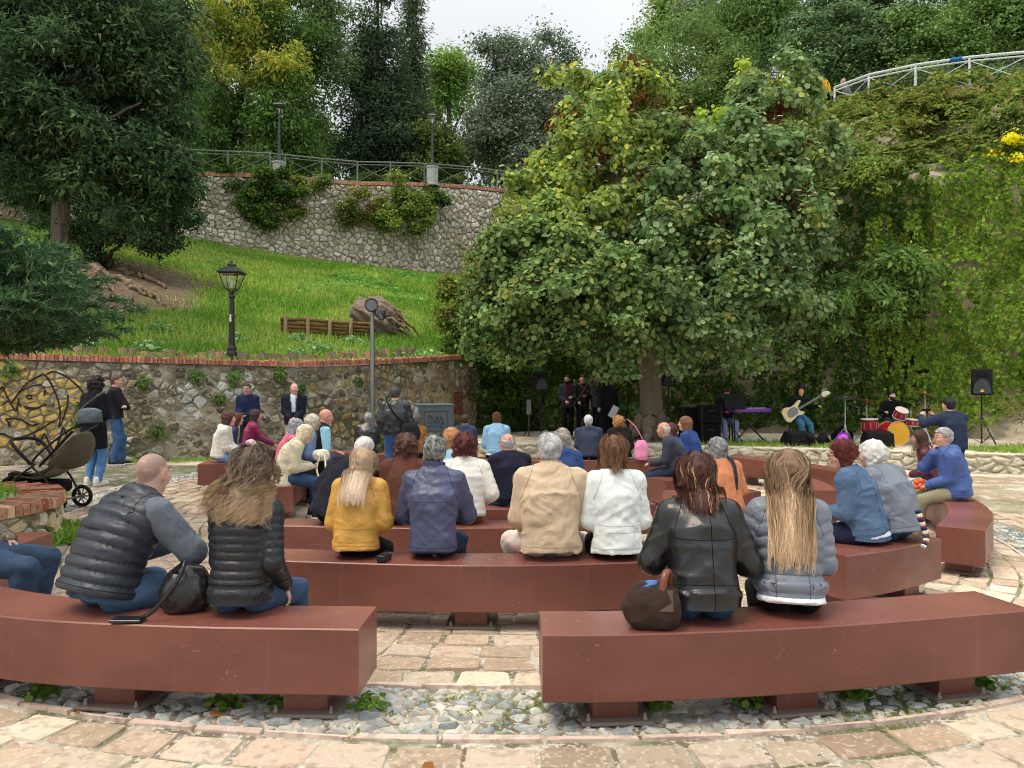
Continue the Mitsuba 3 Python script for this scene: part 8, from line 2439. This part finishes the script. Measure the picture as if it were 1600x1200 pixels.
person('woman with strawberry blonde hair in a pale blue top, half hidden by auburn curls', -0.64, 8.0, 0.33, 0, 0.79, seed=19, fem=True, lean=6, top=dict(kind='knit', col=S(150, 192, 212), t=0.012), bottom=DJEANS, hair=dict(style='bob', col=S(176, 126, 86), n=350, len=0.18, wid=0.010, kw=dict(wave=0.006)))
# the far middle bench
person('woman with a brown hair bun in a light blue denim jacket on the far bench', -0.27, 13.32, 0.30, 0, 0.80, seed=20, fem=True, w=1.15, lean=4, top=dict(kind='cloth', col=S(132, 174, 204), t=0.016, hem=-0.06, under=(0.08, S(226, 230, 230))), bottom=BLKT, hair=dict(style='bun', col=S(96, 62, 48)), arms=dict(L=(-0.14, 0.28, 0.2), R=(0.14, 0.28, 0.2)))
person('grey haired person in a dark hooded jacket on the far bench before the singers', 1.33, 13.25, 0.30, 0, 0.75, seed=21, w=1.12, lean=6, top=dict(kind='cloth', col=S(56, 64, 84), t=0.024, hood=0.95, hem=0.05), bottom=BLKT, hair=dict(style='short', col=S(170, 172, 180), grey=S(214, 216, 222)))
pp = person('woman with curly blonde hair in a black hooded coat with a pink bag', 1.88, 13.22, 0.30, 12, 0.73, seed=22, fem=True, w=1.15, lean=8, head=(14, 2, 0), top=dict(kind='cloth', col=S(36, 32, 34), t=0.03, hood=1.0, hem=0.05), bottom=BLKT, hair=dict(style='curly', col=S(160, 116, 72), n=250, len=0.16, wid=0.012, kw=dict(curl=0.012)))
person('man with cropped hair in a dark hooded jacket right of the grey cabinet', -0.86, 13.75, 0.30, -6, 0.745, seed=23, w=1.05, lean=6, top=dict(kind='cloth', col=S(58, 66, 92), t=0.024, hood=0.9, hem=0.05), bottom=BLKT, hair=dict(style='crop', col=S(66, 54, 48)))
person('grey haired man in a shiny black leather jacket seated by the retaining wall', -2.74, 14.55, 0.285, 6, 0.755, seed=24, w=1.1, lean=5, head=(-20, 2, 0), top=dict(kind='leather', col=S(36, 37, 40), t=0.024, hem=0.05, crease=0.008), bottom=DJEANS, hair=dict(style='short', col=S(120, 122, 124), grey=S(176, 178, 180)), glasses=(0.02, 0.02, 0.02))
person('grey curly haired person in a tan coat with a camera beside the standing leather jacket', -1.72, 13.9, 0.30, 20, 0.74, seed=25, fem=True, lean=8, head=(10, 0, 0), top=dict(kind='cloth', col=S(150, 104, 56), t=0.022, hem=0.05), bottom=BLKT, hair=dict(style='curly', col=S(96, 92, 90)))
pt = person('man in a black leather jacket and jeans standing with a black shoulder bag', -2.03, 13.3, float(gz(-2.03, 13.3)), 4, 1.69, pose='stand', seed=26, w=1.1, lean=2, slouch=4, head=(-6, 4, 0), top=dict(kind='leather', col=S(40, 42, 46), t=0.022, hem=0.03, crease=0.009), bottom=dict(col=S(66, 100, 150)), hair=dict(style='short', col=S(72, 70, 70)),
            arms=dict(L=(-0.20, 0.10, 0.92), R=(0.16, 0.26, 1.16)), shoes=S(50, 50, 54), skin=S(216, 160, 134))
# left group
person('auburn haired woman in a white hooded quilted jacket on the left bench end', -4.48, 11.78, 0.40, -78, 0.765, seed=27, fem=True, w=1.12, lean=6, head=(-4, 2, 0), top=dict(kind='puffer', col=S(222, 218, 208), t=0.026, hood=0.9, pitch=0.08, amp=0.012, hem=0.02), bottom=dict(col=S(112, 142, 184)), hair=dict(style='bob', col=S(84, 54, 46)), arms=dict(L=(-0.08, 0.36, 0.18), R=(0.08, 0.36, 0.18)), skin=S(224, 160, 132))
person('woman in a navy jacket and white scarf, half hidden behind the white hooded jacket', -4.62, 12.5, 0.40, -72, 0.715, seed=28, fem=True, lean=8, head=(4, 2, 0), top=dict(kind='puffer', col=S(44, 56, 86), t=0.02, front=S(216, 220, 216)), bottom=BLKT, hair=dict(style='bob', col=S(92, 60, 46)), arms=LAP, skin=S(224, 160, 132))
person('woman with straight dark hair in a raspberry quilted jacket on the left bench', -4.50, 13.15, 0.40, -66, 0.755, seed=29, fem=True, w=0.98, lean=4, head=(-10, 2, 0), top=dict(kind='puffer', col=S(142, 44, 86), t=0.02, pitch=0.06), bottom=BLKT, hair=dict(style='long', col=S(66, 48, 44)), arms=dict(L=(-0.06, 0.44, 0.20), R=(0.06, 0.44, 0.20)), skin=S(216, 160, 134))
person('grey haired woman in a pink top behind the beige trench coat', -3.16, 10.55, 0.34, -60, 0.76, seed=30, fem=True, lean=12, head=(0, 14, 0), top=dict(kind='knit', col=S(196, 104, 128), t=0.016), bottom=BLKT, hair=dict(style='bob', col=S(110, 112, 122), grey=S(166, 168, 178)))
pw = person('old woman with pale blonde hair in a beige trench coat bending over her lap', -2.90, 9.72, 0.34, -74, 0.72, seed=31, fem=True, w=1.12, lean=16, slouch=16, head=(0, 24, 0), top=dict(kind='cloth', col=S(202, 194, 170), t=0.024, hem=0.16, flare=0.04, name='trench_coat', crease=0.010), bottom=dict(col=S(50, 76, 108), sole=S(220, 220, 218)), shoes=S(34, 40, 58),
            hair=dict(style='bob', col=S(196, 180, 150), grey=S(226, 214, 188), n=300, len=0.14, wid=0.010, kw=dict(wave=0.006)), arms=dict(L=(-0.05, 0.36, 0.24), R=(0.05, 0.38, 0.24)), legs=dict(L=(-0.12, 0.42), R=(0.10, 0.48)), hands=('hold', 'hold'), skin=S(222, 176, 152))
pq = person('woman with grey blonde hair in a blue quilted jacket with a cream shoulder bag', -2.98, 10.95, 0.34, -62, 0.81, seed=32, fem=True, w=1.08, lean=6, head=(-8, 4, 0), top=dict(kind='puffer', col=S(98, 124, 168), t=0.026, hood=0.8, pitch=0.055), bottom=BLKT, hair=dict(style='bob', col=S(172, 164, 150), grey=S(206, 200, 188)), arms=dict(L=(-0.08, 0.3, 0.22), R=(0.16, 0.24, 0.24)))
person('bald man with glasses in a black vest over a light blue shirt', -3.02, 11.85, 0.34, -58, 0.865, seed=33, lean=6, head=(-18, 4, 0), top=dict(kind='cloth', col=S(36, 36, 42), t=0.02, vest=True, sleeve_col=S(150, 204, 232), name='vest', collar=0.03, sleeve=0.02), bottom=dict(col=S(72, 110, 150)), hair=None, skin=S(220, 150, 124), glasses=(0.06, 0.02, 0.02), arms=dict(L=(-0.08, 0.34, 0.2), R=(0.14, 0.32, 0.2)))
# standing by the wall
pk = person('curly haired woman standing in a long black coat with a grey shoulder bag', -6.62, 12.15, 0.0, -14, 1.70, pose='stand', seed=34, fem=True, w=1.05, lean=2, slouch=3, head=(-12, 0, 0), top=dict(kind='cloth', col=S(26, 27, 34), t=0.022, hem=0.34, flare=0.01, name='long_coat'), bottom=dict(col=S(88, 130, 178), sole=S(226, 224, 218)), shoes=S(222, 220, 214),
            hair=dict(style='curly', col=S(44, 34, 36), n=260, len=0.2, wid=0.012, kw=dict(curl=0.012)), arms=dict(L=(-0.12, 0.24, 1.12), R=(0.10, 0.24, 1.10)))
person('man in a black jacket and jeans with folded arms leaning by the retaining wall', -7.85, 15.15, 0.0, -72, 1.77, pose='stand', seed=35, lean=0, slouch=4, head=(-6, 0, 0), top=dict(kind='cloth', col=S(36, 38, 44), t=0.022, hem=0.03), bottom=dict(col=S(66, 98, 138), sole=S(224, 222, 216)), shoes=S(40, 42, 46), hair=dict(style='crop', col=S(96, 74, 62)), skin=S(222, 162, 136), glasses=(0.03, 0.02, 0.02),
       arms=dict(L=(0.12, 0.20, 1.14), R=(-0.10, 0.22, 1.10), hL=(-0.8, 0.2, -0.5), hR=(0.8, 0.2, -0.5)), legs=dict(L=(-0.1, 0.12), R=(0.1, 0.0)))
ps = person('man with glasses in a navy jacket by the wall holding a phone', -5.33, 15.55, -0.02, 176, 1.63, pose='stand', seed=36, lean=2, head=(10, 4, 0), top=dict(kind='cloth', col=S(36, 46, 78), t=0.02, hem=0.06), bottom=DARKT, hair=dict(style='crop', col=S(72, 60, 52)), skin=S(216, 154, 128), glasses=(0.03, 0.02, 0.02), arms=dict(L=(-0.07, 0.26, 1.06), R=(0.09, 0.26, 1.06)), hands=('hold', 'hold'))
person('bald man in a dark blazer and open pale shirt standing by the wall', -4.50, 15.85, -0.03, 192, 1.64, pose='stand', seed=37, w=1.08, lean=0, head=(28, 0, 0), top=dict(kind='cloth', col=S(34, 37, 52), t=0.022, hem=0.10, name='blazer', front=S(214, 226, 236)), bottom=dict(col=S(176, 164, 138), mat='m_cloth', name='trousers'), hair=None, skin=S(222, 162, 136), arms=dict(L=(-0.06, 0.25, 1.0), R=(0.07, 0.24, 0.98)))
# right of the middle
po = person('old man with a reddish cap of thin hair in a dark grey jacket, in profile', 2.28, 10.62, 0.33, 76, 0.735, seed=38, lean=10, slouch=12, head=(0, 8, 0), top=dict(kind='cloth', col=S(62, 66, 80), t=0.022, hem=0.03), bottom=dict(col=S(48, 54, 74), mat='m_cloth', name='trousers'), shoes=S(96, 70, 62), hair=dict(style='tonsure', col=S(206, 200, 196)), skin=S(204, 140, 116),
            arms=dict(L=(-0.08, 0.40, 0.20), R=(0.10, 0.34, 0.18)), legs=dict(L=(-0.10, 0.50), R=(0.10, 0.38)))
person('brown haired woman in a blue denim jacket behind the old man in profile', 2.72, 11.45, 0.33, 50, 0.775, seed=39, fem=True, lean=8, head=(20, 2, 0), top=dict(kind='cloth', col=S(50, 76, 130), t=0.018), bottom=DJEANS, hair=dict(style='straight', col=S(120, 86, 66)), skin=S(226, 176, 150))
person('dark auburn haired person almost hidden behind the old man in dark grey', 2.42, 11.05, 0.33, 56, 0.69, seed=40, fem=True, lean=10, top=dict(kind='cloth', col=S(58, 80, 120), t=0.016), bottom=DJEANS, hair=dict(style='bob', col=S(78, 46, 42)))
pr = person('woman with short grey hair in an orange top with a dark shoulder strap', 2.02, 7.2, 0.345, 14, 0.725, seed=41, fem=True, w=1.12, lean=12, slouch=12, head=(10, 6, 0), top=dict(kind='knit', col=S(194, 128, 92), t=0.014, hem=0.04), bottom=BLKT, hair=dict(style='bob', col=S(96, 98, 102), grey=S(150, 152, 156), n=350, len=0.16, wid=0.008, kw=dict(segs=7)), skin=S(216, 160, 132))
# on the stage
SNG = dict(kind='cloth', col=S(30, 31, 36), t=0.018, hem=0.10, name='blazer')
person('bearded singer with glasses in a dark suit and red tie, left of the singers', 1.47, 20.35, STAGE, 184, 1.65, pose='stand', seed=42, res='far', lean=0, slouch=3, head=(-20, 4, 0), top={**SNG, 'col': S(52, 56, 66), 'front': S(92, 28, 38)}, bottom=BLKT, hair=dict(style='crop', col=S(46, 36, 32)), beard=S(44, 32, 28), skin=S(216, 166, 140), glasses=(0.02, 0.02, 0.02), arms=dict(L=(-0.08, 0.26, 1.12), R=(0.10, 0.26, 1.02)))
person('dark haired singer in black with a dark red shirt behind the microphones', 1.87, 20.4, STAGE, 176, 1.66, pose='stand', seed=43, res='far', lean=2, slouch=4, top={**SNG, 'front': S(74, 26, 34)}, bottom=BLKT, hair=dict(style='short', col=S(40, 32, 30)), skin=S(210, 160, 136), arms=dict(L=(-0.10, 0.24, 1.14), R=(0.12, 0.24, 1.0)))
person('singer in dark grey turned towards the microphones, third from the left', 2.26, 20.2, STAGE, 120, 1.66, pose='stand', seed=44, res='far', lean=4, top={**SNG, 'col': S(56, 56, 60)}, bottom=BLKT, hair=dict(style='short', col=S(66, 58, 52)), beard=S(50, 40, 36), skin=S(206, 130, 100), glasses=(0.02, 0.02, 0.02))
person('tall bald singer in a black suit standing with his back half turned', 2.38, 19.2, STAGE, 60, 1.73, pose='stand', seed=45, res='far', w=1.1, lean=3, head=(10, 6, 0), top=SNG, bottom=BLKT, hair=None, skin=S(214, 168, 146), arms=dict(L=(-0.26, 0.10, 0.82), R=(0.2, 0.1, 0.9)))
person('singer in black almost hidden behind the tall bald singer', 2.66, 20.3, STAGE, 96, 1.64, pose='stand', seed=46, res='far', top=SNG, bottom=BLKT, hair=dict(style='short', col=S(46, 36, 34)), skin=S(214, 160, 134))
person('keyboard player in black and pale jeans behind the music stand', 5.12, 18.55, STAGE + 0.46, 184, 0.84, seed=47, res='far', lean=8, head=(0, 14, 0), ground=STAGE, top=dict(kind='cloth', col=S(34, 26, 32), t=0.018), bottom=dict(col=S(128, 140, 176)), hair=dict(style='short', col=S(52, 32, 34)), beard=S(150, 60, 66), skin=S(196, 96, 100), arms=dict(L=(-0.16, 0.36, 0.30), R=(0.12, 0.36, 0.30)))
k = num('piano_stool')
USED.add(k)
tag(k, 'plain black stool under the keyboard player', 'stool')
put(f'{k}__seat', bbox((0.42, 0.32, 0.05), 0.015, (5.12, 18.58, STAGE + 0.435)), 'm_leather', S(24, 24, 25))
for i, (a, b) in enumerate(((-1, -1), (1, -1), (1, 1), (-1, 1))):
    put(f'{k}__leg' + (f'_{i:03d}' if i else ''), tube([(5.12 + 0.18 * a, 18.58 + 0.13 * b, STAGE), (5.12 + 0.17 * a, 18.58 + 0.12 * b, STAGE + 0.41)], 0.016, 6), 'm_gloss', S(30, 30, 32))
pm = person('bass player in dark top and jeans perched on a tall stool', 6.66, 18.05, STAGE + 0.58, 196, 0.80, seed=48, res='far', lean=14, head=(-24, 12, 0), ground=STAGE, top=dict(kind='cloth', col=S(30, 38, 34), t=0.018, hem=0.0), bottom=dict(col=S(70, 118, 150)), shoes=S(28, 28, 30), hair=dict(style='wavy', col=S(38, 30, 28)), skin=S(220, 176, 90),
            arms=dict(L=(-0.42, 0.30, 0.34), R=(0.20, 0.24, 0.20)), legs=dict(L=(-0.16, 0.46), R=(0.06, 0.36)), hands=('hold', 'hold'))
k = num('bar_stool')
USED.add(k)
tag(k, 'tall black stool under the bass player', 'stool')
put(f'{k}__seat', xf(lathe([(0, 0.57), (0.15, 0.57), (0.16, 0.545), (0.15, 0.52), (0, 0.52)], 18), None, (6.66, 18.08, STAGE)), 'm_leather', S(24, 24, 25), 40)
for i in range(4):
    a = 0.8 + i * np.pi / 2
    put(f'{k}__leg' + (f'_{i:03d}' if i else ''), tube([(6.66 + 0.1 * math.cos(a), 18.08 + 0.1 * math.sin(a), STAGE + 0.53), (6.66 + 0.2 * math.cos(a), 18.08 + 0.2 * math.sin(a), STAGE)], 0.014, 6), 'm_gloss', S(30, 30, 32))
# bass guitar
k = num('bass_guitar')
USED.add(k)
tag(k, 'cream bass guitar with a dark pickguard and long neck held by the seated player', 'bass guitar')
Rg = rot([0, 0, 1], 10) @ rot([0, 1, 0], -28)
go = np.array([6.50, 17.72, STAGE + 0.80])
G2 = np.array([[1.0, 0, 0], [0, 0, -1.0], [0, 1.0, 0]])
bodyp = [(-0.30, 0.02), (-0.28, 0.13), (-0.16, 0.17), (-0.05, 0.12), (0.06, 0.13), (0.20, 0.17), (0.24, 0.13), (0.12, 0.05), (0.12, -0.05), (0.20, -0.13), (0.14, -0.17), (0.02, -0.13), (-0.10, -0.16), (-0.22, -0.18), (-0.29, -0.10)]
v, f = extrude(spline(np.array(bodyp + bodyp[:1]), 60)[:-1], 0.045)
put(f'{k}__body', xf((v, f), Rg @ G2, go), 'm_gloss', S(224, 206, 160))
v, f = extrude(spline(np.array([(-0.2, 0.03), (-0.12, 0.10), (0.02, 0.09), (0.08, 0.0), (0.02, -0.09), (-0.12, -0.1), (-0.2, -0.05), (-0.2, 0.03)]), 40)[:-1], 0.006)
put(f'{k}__pickguard', xf((v, f), Rg @ G2, go + Rg @ np.array([0, -0.048, 0])), 'm_gloss', S(120, 128, 132))
put(f'{k}__neck', xf(bbox((0.66, 0.025, 0.055), 0.008, (0.44, -0.05, 0)), Rg, go), 'm_gloss', S(96, 110, 96))
v, f = extrude([(0.75, -0.03), (0.83, -0.07), (0.98, -0.06), (0.97, 0.0), (0.90, 0.05), (0.82, 0.055), (0.75, 0.03)], 0.022)
put(f'{k}__headstock', xf((v, f), Rg @ G2, go + Rg @ np.array([0, -0.035, 0])), 'm_gloss', S(226, 214, 196))
for i in range(4):
    put(f'{k}__tuning_peg' + (f'_{i:03d}' if i else ''), xf(ellip((0.82 + 0.04 * i, -0.05, 0.085 - 0.004 * i), (0.014, 0.008, 0.022), 1), Rg, go), 'm_metal', S(190, 190, 190), True)
person('young dark haired drummer in black behind the drum kit', DX + 0.12, DY + 0.62, STAGE + 0.5, 170, 0.74, seed=49, res='far', lean=8, head=(30, 2, 0), ground=STAGE, top=dict(kind='cloth', col=S(26, 26, 30), t=0.016), bottom=dict(col=S(54, 62, 78)), hair=dict(style='short', col=S(34, 26, 26)), beard=S(60, 44, 40), skin=S(224, 176, 152), arms=dict(L=(-0.22, 0.34, 0.30), R=(0.22, 0.34, 0.30)), hands=('hold', 'hold'), spread=0.5)
pf = person('man in a dark blue jacket seen from behind, filming with a phone held up', 6.5, 11.3, -0.12, 8, 1.50, pose='stand', seed=50, w=1.12, lean=2, head=(16, 2, 0), top=dict(kind='cloth', col=S(44, 54, 78), t=0.024, hem=0.06), bottom=DARKT, hair=dict(style='short', col=S(38, 36, 40)), skin=S(222, 170, 144),
            arms=dict(L=(-0.34, 0.36, 1.40), R=(-0.08, 0.38, 1.40), hL=(-0.9, -0.2, -0.5), hR=(0.9, -0.2, -0.6), dL=(0.3, 0, 0.9), dR=(-0.3, 0, 0.9)), hands=('hold', 'hold'))
# on the path above
person('walker in a black and yellow jacket behind the white railing', 12.85, 31.3, 12.52, 60, 1.72, pose='stand', seed=51, res='far', top=dict(kind='cloth', col=S(226, 170, 40), t=0.02), bottom=BLKT, hair=dict(style='short', col=S(36, 30, 30)))
person('bald walker in a grey top behind the white railing', 13.55, 31.0, 12.25, 70, 1.70, pose='stand', seed=52, res='far', top=dict(kind='cloth', col=S(120, 124, 130), t=0.02), bottom=BLKT, hair=None)


# ---------------------------------------------------------------- what they carry
def pouch(name, label, c, size, yaw, col, mat='m_leather', seed=1, flat=0.0, catg='bag', part='body', top_in=0.35, strap=None, strap_r=0.010, tilt=0):
    """A soft bag: bulging below, drawn in at the top."""
    k = num(name)
    USED.add(k)
    tag(k, label, catg)
    m = trimesh.creation.icosphere(subdivisions=4)
    v = np.array(m.vertices)
    v = np.sign(v) * np.abs(v) ** 0.72
    z_ = v[:, 2].copy()
    sh = 1 - top_in * np.clip(z_, 0, 1)
    v[:, 0] *= sh
    v[:, 1] *= sh
    w = v * np.asarray(size) / 2
    w = w * (1 + 0.30 * (meshkit.fbm(v * [2.2, 2.2, 1.6] + seed, 4, seed) - 0.5)[:, None])
    w[:, 2] = np.maximum(w[:, 2], -size[2] * 0.44)
    R = rot([0, 0, 1], yaw) @ rot([0, 1, 0], tilt)
    put(f'{k}__{part}', xf((w, m.faces), R, np.asarray(c) + [0, 0, size[2] * 0.44]), mat, col, True)
    if strap is not None:
        put(f'{k}__strap', tube(spline(np.array(strap, float), 28), strap_r, 6), mat, np.asarray(col) * 0.8, True)
    return k


zb = 0.449
k = pouch('handbag', 'black leather handbag on the bench between the vest man and the curly haired woman', (-1.66, 3.92, zb), (0.26, 0.22, 0.25), 20, S(30, 31, 34), 'm_leather', 3, strap=[(-1.70, 3.86, zb + 0.20), (-1.62, 3.80, zb + 0.27), (-1.64, 3.75, zb + 0.18), (-1.74, 3.72, zb + 0.05), (-1.80, 3.72, zb + 0.02)])
put(f'{k}__clasp', xf(bbox((0.03, 0.008, 0.02), 0.003), rot([0, 0, 1], 20), (-1.66, 3.86, zb + 0.215)), 'm_metal', S(190, 186, 180))
put(num('wallet'), xf(bbox((0.15, 0.075, 0.016), 0.005, (-1.86, 3.72, zb + 0.010)), None), 'm_leather', S(26, 28, 32), label='flat black wallet lying on the near left bench edge', cat='wallet')
k = pouch('handbag', 'dark brown suede bag with a tan handle beside the leather jacket woman', (0.665, 3.66, zb), (0.27, 0.22, 0.22), -8, S(58, 44, 40), 'm_cloth', 7, top_in=0.15)
put(f'{k}__handle', tube(spline([(0.70, 3.60, zb + 0.16), (0.72, 3.62, zb + 0.245), (0.745, 3.66, zb + 0.25), (0.755, 3.7, zb + 0.16)], 14), 0.020, 8), 'm_leather', S(110, 62, 44), True)
put(f'{k}__lining', xf(ellip((0, 0, 0), (0.07, 0.05, 0.02), 2), rot([0, 1, 0], -20), (0.63, 3.66, zb + 0.185)), 'm_cloth', S(70, 110, 170), True, label='blue cloth inside the open top')
put(f'{k}__flap', xf(bbox((0.10, 0.012, 0.10), 0.004), rot([0, 0, 1], -8) @ rot([1, 0, 0], -25), (0.70, 3.575, zb + 0.14)), 'm_leather', S(74, 50, 42))
k = num('glasses_case')
put(k, xf(bbox((0.06, 0.13, 0.05), 0.008), rot([0, 0, 1], -14), (-0.865, 5.20, 0.40 + 0.027)), 'm_gloss', S(34, 38, 44), 40, 'small black case with a pale edge beside the yellow coat', 'case')
pouch('shopping_bag', 'flat pink bag hanging behind the black hooded coat', (2.20, 13.05, 0.31), (0.24, 0.10, 0.36), 14, S(236, 150, 190), 'm_cloth', 4, top_in=0.05, strap=[(2.22, 13.05, 0.66), (2.12, 13.1, 0.85), (1.98, 13.2, 1.0)], strap_r=0.008)
pouch('shoulder_bag', 'grey shoulder bag on the back of the long black coat', (-6.52, 11.86, 0.98), (0.42, 0.15, 0.27), -8, S(76, 86, 96), 'm_leather', 5, top_in=0.1, strap=[(-6.70, 11.92, 1.2), (-6.60, 11.95, 1.30), (-6.46, 11.98, 1.42), (-6.42, 12.1, 1.48)], strap_r=0.014)
pouch('shoulder_bag', 'black satchel hanging at the hip of the standing leather jacket man', (-1.74, 13.12, 0.62), (0.34, 0.16, 0.34), 8, S(36, 38, 42), 'm_cloth', 6, top_in=0.1, strap=[(-1.84, 13.1, 0.93), (-2.0, 13.06, 1.1), (-2.14, 13.1, 1.32), (-2.12, 13.25, 1.40)], strap_r=0.016)
pouch('shoulder_bag', 'cream shoulder bag on the lap of the blue quilted jacket', (-2.70, 10.85, 0.52), (0.20, 0.28, 0.17), -20, S(226, 218, 198), 'm_leather', 8, top_in=0.1, strap=[(-2.68, 10.72, 0.62), (-2.70, 10.62, 0.42), (-2.63, 10.55, 0.30), (-2.58, 10.62, 0.42), (-2.62, 10.74, 0.60)], strap_r=0.014)
pouch('handbag', 'black bag lying on the bench right of the orange top', (2.42, 7.12, 0.346), (0.24, 0.18, 0.13), 10, S(30, 30, 33), 'm_leather', 9, top_in=0.1)
pouch('handbag', 'pale pink bag on the lap of the navy jacket with the white scarf', (-4.2, 12.35, 0.52), (0.16, 0.2, 0.2), 0, S(206, 180, 178), 'm_cloth', 10, top_in=0.1)
hl = pd['J']
mid = (hl['L']['hand'] + hl['R']['hand']) / 2
put(num('tablet'), xf(bbox((0.13, 0.20, 0.012), 0.004), rot([0, 0, 1], 62) @ rot([1, 0, 0], 40), mid + [0, 0, 0.045]), 'm_gloss', S(176, 182, 184), label='silver tablet held by the woman in the denim jacket', cat='tablet')
k = num('patterned_strap')
p = spline(np.array([(3.02, 5.72, 0.66), (3.05, 5.70, 0.55), (3.07, 5.69, 0.46), (3.03, 5.66, 0.40)]), 24)
for i in range(23):
    c_ = [S(40, 66, 110), S(210, 206, 170), S(30, 34, 50), S(176, 60, 60), S(214, 214, 208)][(i * 2) % 5]
    put(k if i == 0 else f'{k}__woven_band_{i:03d}', tube([p[i], p[i + 1]], [0.021, 0.021], 6), 'm_cloth', c_, **(dict(label='woven bag strap with a colourful pattern hanging by the denim jacket', cat='strap') if i == 0 else {}))
mid = pb['J']['L']['hand']
put(num('toy'), cat([(*ellip(mid + np.array([-0.02 + 0.05 * math.cos(a), 0.02, 0.02 + 0.04 * math.sin(a)]), (0.035, 0.03, 0.03), 2),) for a in np.arange(5) * 1.26]), 'm_gloss', S(236, 96, 36), True, 'bright orange crumpled object in the hand of the man in blue', 'toy')
put(num('phone'), xf(bbox((0.15, 0.012, 0.075), 0.004), rot([0, 0, 1], 6), (pf['J']['L']['hand'] + pf['J']['R']['hand']) / 2 + [0, 0.02, 0.02]), 'm_gloss', S(22, 22, 25), label='black phone held sideways by the man filming', cat='phone')
put(num('phone'), xf(bbox((0.15, 0.012, 0.075), 0.004), rot([1, 0, 0], 50), (ps['J']['L']['hand'] + ps['J']['R']['hand']) / 2 + [0, 0, 0.02]), 'm_gloss', S(24, 24, 27), label='dark phone held by the man in the navy jacket at the wall', cat='phone')
mid = (pw['J']['L']['hand'] + pw['J']['R']['hand']) / 2
put(num('phone'), xf(bbox((0.07, 0.14, 0.01), 0.003), rot([0, 0, 1], -74) @ rot([1, 0, 0], 35), mid + [0, 0, 0.02]), 'm_gloss', S(150, 156, 168), label='phone in the hands of the woman in the trench coat', cat='phone')
c_, n_ = pr['shl'], pr['neck']
put(num('bag_strap'), tube(spline(np.array([c_ + [0.09, -0.16, -0.30], c_ + [0.10, -0.155, -0.1], c_ + [0.085, -0.115, 0.045], c_ + [0.07, -0.02, 0.085], c_ + [0.07, 0.09, 0.03]]), 18), 0.017, 6), 'm_cloth', S(52, 56, 68), True, 'dark strap over the shoulder of the orange top', 'strap')
k = num('plastic_cup')
put(k, xf(lathe([(0.0, 0), (0.028, 0), (0.04, 0.10), (0.037, 0.10), (0.026, 0.005), (0, 0.005)], 18), rot([1, 0, 0], 80) @ rot([0, 0, 1], 30), (1.52, 8.4, float(gz(1.5, 8.4)) + 0.04)), 'm_gloss', S(200, 206, 210), 40, 'clear grey plastic cup lying on the paving beyond the white jacket', 'cup')
